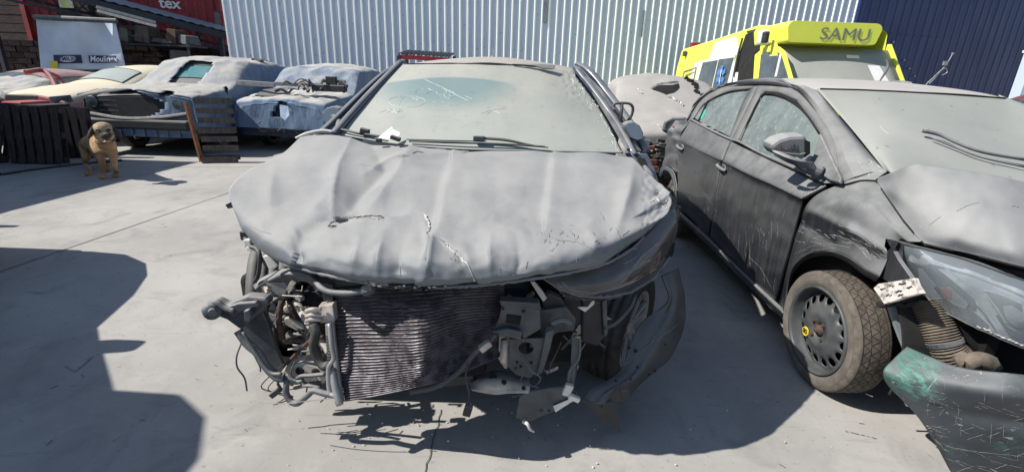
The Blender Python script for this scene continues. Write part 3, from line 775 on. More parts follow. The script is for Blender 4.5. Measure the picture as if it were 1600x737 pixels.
def glasses(t, G, nst, a, b, c, m, sides=True, ms=None):
    nl = len(G) - 1; nc = len(G[0]) - 1; r = lambda k: int(round(nl * k / (nst - 1)))
    q = part_of(G, r(a) + 1, r(b) - 1, int(nc * .31), int(nc * .69), .006); q.build('windscreen', m, t, smooth=True)
    edge_seal('windscreen_seal', q, r(b) - r(a) - 1, int(nc * .69) - int(nc * .31) + 1, m_plastic, t)
    if sides:
        for j0, j1 in ((.13, .24), (.76, .87)):
            for f0, f1 in ((.12, .5), (.56, .95)):
                rr = r(b) - 1; re = r(c)
                q = part_of(G, int(rr + (re - rr) * f0), int(rr + (re - rr) * f1), int(round(nc * j0)), int(round(nc * j1)), .006); q.build('side_window', ms or m_glass_side, t, smooth=True)
                edge_seal('window_seal', q, int(rr + (re - rr) * f1) - int(rr + (re - rr) * f0) + 1, int(round(nc * j1)) - int(round(nc * j0)) + 1, m_plastic, t, .01)

# ---- C: dark pickup-like wreck wrapped in a torn grey cover
def wreckC():
    ox, oy, ang = -6.22, 7.9, .03; L = frame(ox, oy, ang)
    t = thing('covered_car', 'wreck wrapped in torn grey-blue cloth with a big dark hole over its grille', 'car', (ox, oy, 0), 'cars wrapped in covers')
    st = [(0, 1.0, .92, .84, .44), (.05, 1.05, .98, .9, .40), (.55, 1.10, 1.0, .92, .36), (1.2, 1.16, 1.0, .9, .36), (1.4, 1.24, 1.0, .86, .36), (1.95, 1.58, .99, .78, .36), (2.3, 1.64, .99, .8, .38), (3.9, 1.60, .98, .78, .4), (4.2, 1.2, .95, .76, .42)]
    holes = [[(114, 151), (150, 139), (205, 139), (232, 149), (262, 163), (250, 176), (218, 189), (150, 190), (112, 178)],
             [(263, 129), (308, 131), (330, 107), (334, 97), (297, 94), (283, 106)], [(247, 146), (262, 141), (275, 143), (268, 150), (252, 152)],
             [(350, 137), (353, 133), (357, 138), (356, 148), (352, 144)]]
    hull('cover_cloth', st, m_tarp, t, holes=holes, ox=ox, oy=oy, ang=ang, n=110, nl=150, wr=.03, seed=3)
    st2 = [(s + .03, zt - .07, wl - .07, wt - .07, zb - .12) for s, zt, wl, wt, zb in st]
    G = shell(st2, ox=ox, oy=oy, ang=ang); hull('body', st2, m_plastic, t, solid=0, ox=ox, oy=oy, ang=ang)
    glasses(t, G, len(st2), 4, 5, 7, m_teal_clear, sides=False)
    under(t, L, .9, R_=.33)
    MB().box(L(0, -.03, .52), (1.7, .12, .16)).build('bumper', m_plastic, t, bevel=.03)
    for z in (.72, .8, .88): MB().bar(L(-.62, .04, z), L(.55, .06, z + .01), .03, .03).build('grille_bar', m_plastic_grey, t)
    mb = MB(); mb.tube([L(-.75, -.01, .66), L(-.2, -.05, .6), L(.35, -.03, .63), L(.8, 0, .7)], .035); mb.build('bumper_edge', m_plastic_grey, t)
    for x in (-.72, .66): MB().lathe([(.0001, .03), (.08, .02), (.1, 0)], L(x, .02, .86), (0, -1, 0), 16).build('headlight', m_lampg, t)
    # hanging cloth tatters
    for k in range(9):
        x = -.85 + k * .19; mb = MB(); P = []
        for i in range(5):
            z = .5 - i * .045 * (1 + .5 * nz(k, 3)); P.append([L(x + q * .06, -.05 + .03 * nz(k * 3, i * .5), z) for q in range(4)])
        mb.grid(P); o = mb.build('cloth_tatter', m_tarp_blue, t, smooth=True); o.modifiers.new('t', 'SOLIDIFY').thickness = .004
    mb = MB(); mb.tube([L(.5, 3.0, 1.64), L(.55, 3.6, 1.6), L(.6, 4.1, 1.32), L(.62, 4.25, 1.1)], .03); mb.build('roof_rail', m_plastic, t)
    MB().box(at(405, 97, 10.9), (.16, .12, .09)).build('roof_lamp', m_plastic, t, bevel=.02)
wreckC()
# ---- D: car under a blue cover with loose bumper parts on the bonnet
def wreckD():
    ox, oy, ang = -4.3, 8.75, -.07; L = frame(ox, oy, ang)
    t = thing('covered_car', 'wreck under blue cloth and cream roof cover with loose black parts on its bonnet', 'car', (ox, oy, 0), 'cars wrapped in covers')
    st = [(0, .86, .84, .66, .42), (.08, .95, .94, .78, .40), (.5, 1.02, .97, .84, .47), (1.2, 1.08, .98, .84, .5), (1.3, 1.12, .98, .84, .45), (1.72, 1.5, .95, .82, .45), (1.95, 1.57, .95, .82, .45), (3.0, 1.6, .95, .8, .45), (3.25, 1.5, .92, .78, .45), (3.4, 1.1, .9, .76, .5)]
    holes = [[(428, 175), (437, 157), (449, 160), (452, 168), (443, 184), (428, 182)]]
    hull('cover_cloth', st, m_tarp_blue, t, holes=holes, ox=ox, oy=oy, ang=ang, n=110, nl=140, wr=.032, seed=11)
    st2 = [(s + .04, zt - .08, wl - .08, wt - .08, zb - .14) for s, zt, wl, wt, zb in st]
    hull('body', st2, m_navy, t, solid=0, ox=ox, oy=oy, ang=ang); under(t, L, .88, R_=.3)
    # bare engine under the torn front
    mb = MB()
    for k in range(14):
        x = rnd.uniform(-.7, .7); mb.tube([L(x, .1, .55), L(x + rnd.uniform(-.2, .2), .02, .42), L(x + rnd.uniform(-.3, .3), .1, .3)], rnd.uniform(.012, .03), 6)
    mb.build('hoses', m_grime, t)
    for k in range(6): MB().box(L(-.6 + k * .24, .25, .42), (.16, .2, .14 + .06 * rnd.random())).build('engine_part', m_grime, t, bevel=.02)
    MB().bar(L(-.75, .08, .36), L(.75, .1, .34), .05, .06).build('lower_beam', m_steel, t)
    mb = MB()
    for k in range(2): mb.lathe([(.09, .01), (.1, .02), (.11, .01), (.1, 0)], L(-.35 + k * .7, .02, .45), (0, -1, 0), 16)
    mb.build('pulley', m_grime, t)
    # white cloth flap by the hole
    mb = MB(); mb.plate([at(437, 164, 8.62), at(450, 166, 8.6), at(452, 180, 8.58), at(445, 188, 8.6), at(438, 182, 8.62)], (0, .01, 0)); mb.build('cloth_flap', mat('pale_blue_cloth', C(176, 196, 220), rough=.8), t)
wreckD()
def loose(name, label, fn, m, cat='car part', **k):
    mb = MB(); fn(mb); return tag(mb.build(name, m, **k), label, cat)
loose('bumper_beam', 'long pale bent bumper beam on the blue covered bonnet', lambda mb: (mb.bar(at(372, 129, 9.0), at(430, 133, 9.05), .05, .09), mb.bar(at(430, 131, 9.05), at(505, 134, 9.3), .05, .07)), m_alu, bevel=.01)
loose('radiator_grille', 'dark mesh grille panel on the blue cloth bonnet', lambda mb: mb.plate([at(398, 150, 8.9), at(412, 141, 9.1), at(452, 137, 9.4), at(445, 147, 9.1), at(425, 152, 8.95)], (0, .0, .015)), m_plastic)
loose('front_panel', 'black broken front panel with upright bracket on the blue bonnet', lambda mb: (mb.box(at(515, 138, 9.2), (.62, .16, .12)), mb.box(at(518, 128, 9.2), (.2, .08, .2)), mb.bar(at(530, 130, 9.2), at(541, 140, 9.15), .05, .18), mb.bar(at(505, 127, 9.22), at(540, 128, 9.2), .06, .05)), m_plastic, bevel=.015)
def _j(mb):
    for k in range(16):
        u, v = rnd.uniform(448, 505), rnd.uniform(131, 146); p = at(u, v, 9.1); q_ = p + V((rnd.uniform(-.25, .25), rnd.uniform(-.1, .1), rnd.uniform(-.03, .1)))
        mb.tube([p, (p + q_) / 2 + V((0, 0, .05)), q_], rnd.uniform(.012, .028), 6)
loose('wiring_loom', 'tangled dark wiring and hoses heaped on the blue bonnet', _j, m_grime, 'wiring')

# ---- generic wrecks
def bgcar(name, label, st, ox, oy, ang, m, gl=(3, 4, 6), mg=None, cover=None, wheels=(1, 1, 1, 1), wr=.0, lamps=True, R_=.3, n=28, nl=40, ms=None, mr=None, group=None, lz=0.):
    L = frame(ox, oy, ang); t = thing(name, label, 'car', (ox, oy, 0), group)
    G = shell(st, ox=ox, oy=oy, ang=ang, n=n, nl=nl, wr=wr, seed=ox); hull('body', st, m, t, solid=.01, ox=ox, oy=oy, ang=ang, n=n, nl=nl, wr=wr, seed=ox)
    if gl: glasses(t, G, len(st), *gl, mg or m_glass_dust, ms=ms)
    under(t, L, st[2][2], R_=R_, wheels=wheels, mr=mr)
    hw = st[1][2]
    MB().box(L(0, .02, .42), (hw * 1.8, .2, .18)).build('bumper', m_plastic, t, bevel=.04)
    MB().box(L(0, -.0, .66 + lz), (hw * .95, .06, .12 + lz * .5)).build('grille', m_plastic, t, bevel=.02)
    if lamps:
        for sx in (-1, 1):
            MB().plate([L(sx * (hw - .34), -.04, .74 + lz), L(sx * (hw - .02), .08, .78 + lz), L(sx * (hw - .02), .1, .66 + lz), L(sx * (hw - .3), -.04, .63 + lz)], (0, .04, 0)).build('headlight', m_lampg, t, bevel=.01)
    return t, L, G
ST = [(0, .70, .74, .55, .36), (.08, .84, .84, .66, .28), (.6, .94, .87, .7, .26), (1.15, 1.02, .88, .66, .26), (1.85, 1.43, .86, .58, .26), (2.7, 1.48, .86, .58, .26), (3.5, 1.34, .86, .56, .3), (4.0, .98, .82, .56, .4)]
m_red_cream = mat('red_paint_under_cream_dust', C(140, 30, 42), C(116, 26, 38), scale=3, rough=.45, dust=1., dlo=.25, dhi=.6, dnoise=.1, dustcol=C(206, 198, 176))
bgcar('red_car', 'red car with cream dusty bonnet and windscreen behind the dark pallets', [(s, z * (1.08 if z < 1.1 else .96), a_, b_, c_) for s, z, a_, b_, c_ in ST], -8.75, 8.7, -.22, m_red_cream, mg=m_glass_dust, mr=m_steel, lz=.12)
t, L, G = bgcar('red_car', 'dark red wreck half under a grey cover at the far left edge', [(s, z * .86, a_, b_, c_) for s, z, a_, b_, c_ in ST], -10.4, 8.3, -.12, m_red, mg=m_glass_dark)
G2 = shell([(s - .03, z * .86 + .1 + .06 * nz(s * 3, 1), a_ + .05, b_ + .05, .62) for s, z, a_, b_, c_ in ST[:4]] + [(1.7, 1.16, .9, .62, .8)], ox=-10.4, oy=8.3, ang=-.12, n=50, nl=60, wr=.05, seed=4)
mb = MB(); mb.grid(G2); o = mb.build('grey_cover', m_tarp, smooth=True); tag(o, 'grey cover cloth heaped over the bonnet of the far left red wreck', 'cover'); o.modifiers.new('t', 'SOLIDIFY').thickness = .01
mb = MB(); mb.tube([at(40, 113, 9.3), at(66, 110, 9.6), at(80, 122, 9.5), at(88, 138, 9.3)], .045); mb.tube([at(66, 110, 9.6), at(92, 121, 9.9), at(103, 138, 9.8)], .035); mb.build('roof_pillar', m_red, t)
MB().plate([at(0, 158, 7.4), at(34, 160, 7.5), at(36, 182, 7.5), at(0, 184, 7.4)], (0, .5, 0)).build('crate', m_red_bright)
o = bpy.data.objects['crate']; tag(o, 'bright red plastic crate behind the leaning pallets at the left edge', 'crate')
o.modifiers.new('b', 'BEVEL').width = .02
MB().box((-7.66, 7.7, .4), (.62, .48, .8)).build('crate_stack', m_wood_dark); tag(bpy.data.objects['crate_stack'], 'dark wooden box under the bright red crate at the left edge', 'box')
MB().plate([at(76, 170, 7.75), at(100, 168, 7.8), at(116, 205, 7.75), at(128, 247, 7.7), at(112, 250, 7.7), at(95, 215, 7.72), at(80, 190, 7.75)], (0, .05, 0)).build('car_door_panel', m_red, bevel=.01)
tag(bpy.data.objects['car_door_panel'], 'crumpled dark red body panel standing between the pallets and the dog', 'panel')

# ---- E: dusty wreck with torn cloth between the two near cars
E_ST = [(0, .7, .66, .55, .36), (.06, .88, .84, .7, .3), (.5, .97, .88, .76, .28), (1.05, 1.05, .9, .82, .28), (1.14, 1.08, .9, .8, .28), (1.75, 1.50, .88, .74, .28), (1.95, 1.56, .87, .68, .28), (2.9, 1.58, .87, .68, .28), (3.6, 1.4, .86, .6, .3), (4.0, 1., .82, .56, .4)]
m_edust = mat('thick_dust_on_paint', C(96, 100, 108), C(130, 128, 126), scale=4, rough=.6, dust=1., dlo=-.1, dhi=.5, dnoise=.25, dustcol=C(164, 160, 155), bump=.2, bscale=18)
t, L, G = bgcar('dusty_wreck', 'dust-caked wreck with torn cover between the grey-bonnet car and black sedan', E_ST, 2.28, 6.25, -.06, m_edust, gl=None, wr=.02, n=50, nl=60)
bv = bvh_of([c for c in t.children if c.name.startswith('body')][0])
mb = MB()
hp = [(1018, 140), (1030, 134), (1050, 134), (1060, 131), (1061, 137), (1052, 145), (1040, 148), (1030, 144)]
q_ = [on(bv, *p, .012) for p in hp]
if all(q_): mb.add(q_, [tuple(range(len(q_)))]); o = mb.build('torn_hole', m_dark, t); orient(o)
mb = MB(); ribbon(mb, bv, [(1016, 141), (1030, 134), (1060, 130)], .035, .03, .6); ribbon(mb, bv, [(1040, 150), (1060, 158), (1066, 166)], .03, .02, 1.2); ribbon(mb, bv, [(996, 140), (1004, 147)], .03, .02, 1)
for k in range(16): a_ = rnd.uniform(1010, 1085), rnd.uniform(184, 200); ribbon(mb, bv, [a_, (a_[0] + rnd.uniform(15, 40), a_[1] + rnd.uniform(3, 9))], .012, .01, .8)
if mb.v: mb.build('torn_edge', m_chip, t, kind='stuff')
mb = MB()
for k in range(10):
    u = rnd.uniform(1070, 1098); v = 128 + (u - 1070) * .6 + rnd.uniform(-6, 8); P = on(bv, u, v, .012)
    if P: mb.lathe([(.0001, .004), (.035, .003), (.04, 0)], P, (CO - P), 8)
if mb.v: mb.build('lace_hole', m_dark, t)
loose('bonnet_panel', 'dark upright body panel leaning on the front of the dust-caked wreck', lambda mb: mb.plate([at(1036, 205, 6.0), at(1040, 190, 6.0), at(1050, 184, 6.02), at(1074, 183, 6.05), at(1072, 208, 6.0), at(1056, 216, 6.0)], (0, .08, .0)), m_black_top, 'panel', bevel=.02)
mb = MB()
for k in range(22):
    p = at(rnd.uniform(1006, 1040), rnd.uniform(215, 268), 5.95 + rnd.random() * .15); mb.bar(p, p + V((rnd.uniform(-.2, .25), .05, rnd.uniform(-.06, .06))), rnd.uniform(.02, .05))
mb.build('engine_part', m_grime, t)
for k, (u, v) in enumerate(((1016, 231), (1020, 252), (1022, 262))): MB().box(at(u, v, 5.9), (.1, .05, .05)).build('broken_lamp', m_amber, t, bevel=.01)

# ---- far right red car behind the sedan
bgcar('red_car', 'maroon car whose roof just shows behind the black sedan at the right edge', [(s, z * 1.04, a_, b_, c_) for s, z, a_, b_, c_ in ST], 8.6, 6.6, -.5, mat('maroon_paint', C(120, 44, 62), C(96, 34, 50), rough=.3, dust=.3, dlo=.5, dhi=1), mg=m_glass_dark, ms=m_glass_dark)
# ---- van standing left of the camera: its outline throws the two rounded shadows onto the yard
def van_left():
    X = -3.52; t = thing('parked_van', 'white panel van just outside the left edge, throwing the rounded shadows on the concrete', 'van', (X - 1, 0, 0))
    prof = [(2.92, .35), (2.96, .62), (2.86, .93), (2.6, 1.04), (2.15, 1.16), (1.62, 1.62), (1.5, 1.72), (1.42, 2.05), (1.25, 2.24), (1.0, 2.36), (-2.4, 2.38), (-2.55, 2.3), (-2.55, .35)]
    mb = MB(); rows = []
    for x, sc, ex in ((X, .985, 0), (X - .06, 1, .1), (X - .22, 1, .3), (X - .5, 1, .46), (X - 1.4, 1, .46), (X - 1.7, 1, .3), (X - 1.85, 1, .1), (X - 1.91, .985, 0)): rows.append([V((x, .3 + (y - .3) * sc + (ex if y > 2.5 else ex * .5 if y > 1.9 else 0), 1.1 + (z - 1.1) * sc)) for y, z in prof])
    mb.grid(rows, close=True); n = len(prof); mb.f += [list(range(n)), list(range(7 * n, 8 * n))]; mb.mi += [0, 0]
    mb.build('body', m_vwhite, t, bevel=.02)
    MB().plate([(X + .002, 2.0, 1.2), (X + .002, 1.55, 1.6), (X + .002, .8, 1.75), (X + .002, .8, 1.15)], (.012, 0, 0)).build('side_window', m_glass_dark, t)
    MB().plate([(X - .15, 2.2, 1.19), (X - 1.75, 2.2, 1.19), (X - 1.7, 1.68, 1.63), (X - .2, 1.68, 1.63)], (0, .012, .012)).build('windscreen', m_glass_dark, t)
    for y in (2.3, -1.4):
        for s_, x in ((1, X - .1), (-1, X - 1.8)): plain_wheel(t, (x, y, .33), .33, .2, axis=(s_, 0, 0))
    for y, z in ((3.0, .7),): MB().box((X - .2, 2.93, .74), (.3, .06, .16)).build('headlight', m_lampg, t, bevel=.02); MB().box((X - 1.7, 2.93, .74), (.3, .06, .16)).build('headlight', m_lampg, t, bevel=.02)
    MB().box((X + .1, 1.95, 1.22), (.2, .12, .24)).build('mirror', m_plastic, t, bevel=.03)
    MB().box((X - .95, 3.40, .45), (.9, .12, .2)).build('bumper', m_plastic, t, bevel=.03)
van_left()
t_ = container(-7.75, 3.9, 0, PI / 2, 3.0, m_cont_grey, 'shipping_container', 'unseen blue shipping container added past the left edge to shade the yard by the dog')  # out-of-view block added to cast the shade around the dog
mb = MB()
loose('leaning_door', 'loose car door leaning on the blue container outside the left edge', lambda mb: mb.plate([(-5.6, 3.9, .0), (-5.2, 3.92, .35), (-5.35, 3.9, .8), (-6.2, 3.85, .85), (-6.4, 3.85, .1)], (0, .06, .0)), m_navy, 'door', bevel=.01)

# ================================================================ ambulance
def ambulance():
    X = 4.32
    a_ = ax(1225, 38, X); t = thing('ambulance', 'lime yellow and white ambulance with SAMU lettering behind the sedan', 'ambulance', (5.4, 8.3, 0))
    YF = a_.y; ZR = a_.z
    YR = YF + 5.4; W_ = 2.02
    # cross-sections along Y: side wall leans in towards the roof
    def sec(y, zr, x0=X, ww=W_):
        return [V((x0, y, .45)), V((x0, y, 1.3)), V((x0 + .04, y, 1.9)), V((x0 + .1, y, zr - .07)), V((x0 + .14, y, zr - .025)), V((x0 + .22, y, zr)), V((x0 + ww - .22, y, zr)), V((x0 + ww - .14, y, zr - .025)),
                V((x0 + ww - .1, y, zr - .07)), V((x0 + ww - .04, y, 1.9)), V((x0 + ww, y, 1.3)), V((x0 + ww, y, .45))]
    def pt(u, v, off=.0):                 # photo point on the leaning side wall
        d = _ray(u, v); P = CO + d * (X / d.x)
        for _ in range(4):
            x = X + (0 if P.z < 1.3 else (P.z - 1.3) / .6 * .04 if P.z < 1.9 else .04 + (P.z - 1.9) * .13)
            P = CO + d * ((x - off) / d.x)
        return P
    mb = MB(); ZB = ax(1078, 76, X + .3).z; ZM = ax(1160, 47, X + .3).z
    rows = [sec(YF + .28, ZR), sec(YF + 1.3, ZM), sec(YF + 3.2, (ZM + ZB) / 2), sec(YR - .1, ZB)] + [sec(YR, ZB - .15, X + .06, W_ - .12)]
    mb.grid(rows); mb.f.append(list(range(48, 60))); mb.mi.append(0); body = mb.build('body', m_yellow, t); body.modifiers.new('b', 'BEVEL').width = .015
    P = pt
    def pan(name, pts, m, off=.012, th=.012, lab=None, **k): return MB().plate([P(u, v, off) for u, v in pts], (th * .9, 0, 0)).build(name, m, t, label=lab, **k)
    pan('white_panel', [(1118, 66), (1150, 57), (1156, 86), (1106, 97)], m_vwhite)
    pan('white_stripe', [(1086, 98), (1091, 97), (1076, 150), (1070, 150)], m_vwhite, .02)
    pan('window_surround', [(1092, 96), (1150, 84), (1147, 92), (1133, 150), (1080, 150)], m_vwhite, .022)
    pan('side_window', [(1098, 98), (1121, 94), (1108, 150), (1084, 150)], m_glass_dark, .034)
    pan('side_window', [(1123, 93), (1146, 90), (1130, 150), (1110, 150)], m_glass_dark, .034)
    # six-armed blue star
    c_ = P(1126, 119, .05); mb = MB()
    for k in range(3):
        a = PI / 2 + k * PI / 3; d = V((0, math.cos(a), math.sin(a))) * .21; mb.bar(c_ - d, c_ + d, .01, .10, up=(0, d.z, -d.y))
    mb.build('blue_star', m_blue_star, t)
    MB().box(c_ - V((.006, 0, 0)), (.006, .03, .26)).build('white_staff', m_white_print, t)
    # small plate outline at the rear corner
    for q_ in ((1069, 112), (1088, 106)), ((1088, 106), (1083, 130)), ((1069, 112), (1064, 134)), ((1071, 118), (1085, 113)):
        MB().bar(P(*q_[0], .015), P(*q_[1], .015), .012, .03).build('frame_line', m_letter, t)
    # open sliding doorway
    pan('doorway', [(1165, 54), (1197, 45), (1198, 50), (1188, 56), (1186, 79), (1178, 84), (1175, 125), (1173, 150), (1136, 150), (1147, 108)], m_dark, .026, .01)
    pan('door_rail', [(1166, 49), (1200, 41), (1201, 45), (1168, 53)], m_plastic, .03)
    pan('door_edge', [(1146, 96), (1150, 94), (1138, 150), (1132, 150)], m_vwhite, .036)
    MB().tube([P(1160, 60, .06), P(1152, 90, .06), P(1146, 120, .06)], .02).build('hanging_belt', m_plastic, t)
    pan('seat_back', [(1146, 114), (1153, 113), (1150, 140), (1144, 140)], m_vwhite, .04)
    # cab side: door frame, window
    pan('cab_door', [(1184, 82), (1196, 72), (1217, 73), (1226, 80), (1240, 128), (1240, 150), (1178, 150)], m_yellow, .03, .02, bevel=.006)
    pan('cab_window', [(1189, 86), (1194, 81), (1214, 81), (1220, 86), (1228, 112), (1233, 130), (1230, 150), (1182, 150)], m_glass_dark, .04)
    pan('window_post', [(1218, 85), (1221, 85), (1213, 120), (1210, 120)], m_vwhite, .05)
    MB().box(P(1194, 59, .12), (.2, .16, .24)).build('side_lamp', m_vwhite, t, bevel=.04); MB().box(P(1196, 59, .2) + V((-.03, -.06, 0)), (.08, .12, .18)).build('side_lamp_lens', m_plastic, t, bevel=.02)
    MB().box(P(1070, 84, .05), (.1, .12, .14)).build('rear_lamp', m_plastic_grey, t, bevel=.03)
    MB().box(V((X + .4, YR - .2, ZR + .02)), (.22, .22, .14)).build('beacon', m_red, t, bevel=.04)
    # front: raked windscreen, white cab nose
    yb = YF - .28; wl = at(1237, 150, yb - .35); 
    F0 = [at(1236, 73, YF + .15), at(1382, 79, YF + .15), at(1424, 128, yb - .1), at(1440, 150, yb - .25), at(1256, 150, yb - .25), at(1246, 122, yb - .1)]
    mb = MB(); x0, x1 = X + .08, X + W_ - .08; zt_, zb_ = F0[0].z, 1.35
    rows = []
    for k in range(7):
        s = k / 6; y = YF + .2 - s * .72; z = zt_ - s * (zt_ - zb_); rows.append([V((x0 + (x1 - x0) * j / 10 - 0, y - .10 * math.sin(PI * j / 10), z)) for j in range(11)])
    mb.grid(rows); o = mb.build('windscreen', m_glass_sedan, t, smooth=True); orient(o); o.modifiers.new('t', 'SOLIDIFY').thickness = .01
    for sx in (0, 1):
        xx = X + .03 + sx * (W_ - .06); MB().bar(V((xx, YF + .26, zt_ + .05)), V((xx, YF - .58, zb_ - .1)), .03, .04).build('screen_pillar', m_yellow, t, bevel=.01)
        MB().plate([(xx - .02, YF + .24, zt_ + .1), (xx - .02, YF - .6, zb_ - .1), (xx - .02, YF - .9, .5), (xx - .02, YF + .3, .5), (xx - .02, YF + .3, zt_ + .1)], (.04, 0, 0)).build('cab_side', m_yellow, t)
    mb = MB(); rows = []
    for y, z in ((YF - .56, zb_ + .03), (YF - .85, 1.2), (YF - 1.12, 1.02), (YF - 1.2, .8), (YF - 1.2, .35)): rows.append([V((X + .05 + (W_ - .1) * j / 8, y + .16 * (abs(j - 4) / 4) ** 3, z)) for j in range(9)])
    mb.grid(rows); o = mb.build('nose', m_yellow, t, smooth=True); orient(o); o.modifiers.new('t', 'SOLIDIFY').thickness = .02
    MB().box((X + W_ / 2, YF - 1.22, .92), (.9, .05, .2)).build('grille', m_plastic, t, bevel=.02)
    for x in (X + .28, X + W_ - .28): MB().box((x, YF - 1.14, .95), (.34, .12, .24)).build('headlight', m_lampg, t, bevel=.04)
    # roof sign box
    bx0, bx1 = at(1228, 52, YF - .15).x, at(1378, 55, YF - .15).x; zt2, zb2 = at(1300, 34, YF - .15).z, at(1300, 69, YF - .15).z
    oc = []
    for cx, cz, a0 in ((bx1 - .1, zt2 - .1, 0), (bx0 + .1, zt2 - .1, 90), (bx0 + .1, zb2 + .06, 180), (bx1 - .1, zb2 + .06, 270)):
        rr_ = .1 if a0 < 180 else .06
        for q in range(5): oc.append((cx + (rr_ + (.0)) * math.cos(math.radians(a0 + q * 22.5)), cz + rr_ * math.sin(math.radians(a0 + q * 22.5))))
    cxm, czm = (bx0 + bx1) / 2, (zt2 + zb2) / 2; rows = []
    for y, sc_ in ((YF + 1.0, .96), (YF + .2, 1.), (YF - .06, 1.), (YF - .12, .985), (YF - .15, .95)):
        rows.append([V((cxm + (x - cxm) * (1 - (1 - sc_) * .4), y + .0, czm + (z - czm) * sc_)) for x, z in oc])
    mb = MB(); mb.grid(rows, close=True); mb.f.append(list(range(80, 100))); mb.mi.append(0); mb.build('sign_box', m_yellow, t, smooth=False)
    text('lettering', 'SAMU', V((at(1321, 55, YF - .16).x, YF - .158, at(1321, 55, YF - .16).z)), (1, 0, 0), (0, 0, 1),   .26, m_letter, t, .001, .0, font_w=1.2)
    MB().plate([at(1356, 102, YF - .42), at(1374, 103, YF - .42), at(1389, 127, YF - .56), at(1367, 126, YF - .56)], (0, .004, 0)).build('paper_notice', m_paper, t)
    MB().plate([at(1322, 86, YF - .02), at(1342, 87, YF - .02), at(1343, 92, YF - .06), at(1323, 91, YF - .06)], (0, .004, 0)).build('sticker', m_paper, t)
    MB().tube([at(1374, 128, YF - .75), at(1384, 112, YF - .7), at(1387, 103, YF - .62), at(1385, 94, YF - .55)], [.008, .02, .02, .012]).build('wiper', m_plastic, t)
    for y in (YF + .1, YF + 4.1):
        for s_, x in ((-1, X + .12), (1, X + W_ - .12)): plain_wheel(t, (x, y, .34), .34, .2, axis=(s_, 0, 0))
    MB().box((X + W_ / 2, (YF + YR) / 2, .4), (W_ * .8, 4.5, .2)).build('underbody', m_dark, t)
ambulance()
mb = MB(); mb.tube([at(1448, 131, 9.2), at(1466, 114, 9.2), at(1478, 102, 9.2), at(1489, 84, 9.2)], .008, 5); mb.tube([at(1452, 131, 9.25), at(1462, 121, 9.22), at(1476, 107, 9.2), at(1480, 113, 9.2), at(1472, 118, 9.2)], .009, 5)
mb.box(at(1477, 99, 9.2), (.07, .03, .07)); mb.box(at(1489, 84, 9.2), (.03, .03, .03))
b0 = at(1448, 131, 9.2); mb.tube([b0, (b0.x - .2, b0.y, .02)], .012, 5)
tag(mb.build('bent_wire', m_alu), 'bent pale wires sticking up behind the sedan roof against the navy wall', 'wire')

# ================================================================ pallets
def pallet(label, O_, ux, uy, w=1.0, h=.8, nb=6, m=m_wood_dark, post=None):
    """O_ lower-left corner, ux along the boards' row, uy up"""
    ux = V(ux).normalized(); uy = V(uy).normalized(); n_ = ux.cross(uy); t = thing('wooden_pallet', label, 'pallet', O_); O_ = V(O_)
    for side in (0, .115):
        for k in range(nb):
            a_ = O_ + ux * (w * (k + .5) / nb) + n_ * side; j_ = rnd.uniform(-.01, .01)
            MB().bar(a_ + uy * j_, a_ + uy * (h + j_), w / nb * .68, .018, up=n_).build('board', m, t)
    for k in range(3): 
        a_ = O_ + uy * (.05 + (h - .1) * k / 2) + n_ * .058; MB().bar(a_, a_ + ux * w, .09, .08, up=n_).build('stringer', m, t)
    return t
P = az(26, 254, 0); pallet('dark wooden pallet standing upright left of the red body panel', P, (1, .12, 0), (.02, .12, .99), .74, .82, 6)
P = az(-42, 250, 0); pallet('dark wooden pallet leaning crookedly at the far left edge', P, (1, -.1, 0), (.22, .2, .95), .62, .86, 4)
P = az(32, 250, 0) + V((.1, .32, 0)); pallet('dark wooden pallet behind the upright one', P, (1, .2, 0), (0, .05, 1), .74, .78, 6)
P = az(318, 254, 0); pt_ = pallet('weathered wooden pallet on end by the covered wreck, orange edge board', P, (1, .35, 0), (-.02, .1, 1), .5, 1.0, 0, m_wood)
for k in range(7): MB().bar(P + V((.02, .01, .08 + k * .145)), P + V((.5, .18, .08 + k * .145)), .02, .085, up=(0, 0, 1)).build('slat', m_wood, pt_)
MB().bar(P + V((.0, -.04, .02)), P + V((-.10, -.02, .92)), .075, .03, up=(1, 0, 0)).build('edge_board', m_wood_orange, pt_, label='orange stained edge board')
MB().tube([(az(0, 272, 0.02)), az(60, 263, .02), az(120, 256, .02), az(190, 250, .02)], .022, 6).build('ground_hose', m_rubber); tag(bpy.data.objects['ground_hose'], 'black hose lying along the concrete in front of the dark pallets', 'hose')

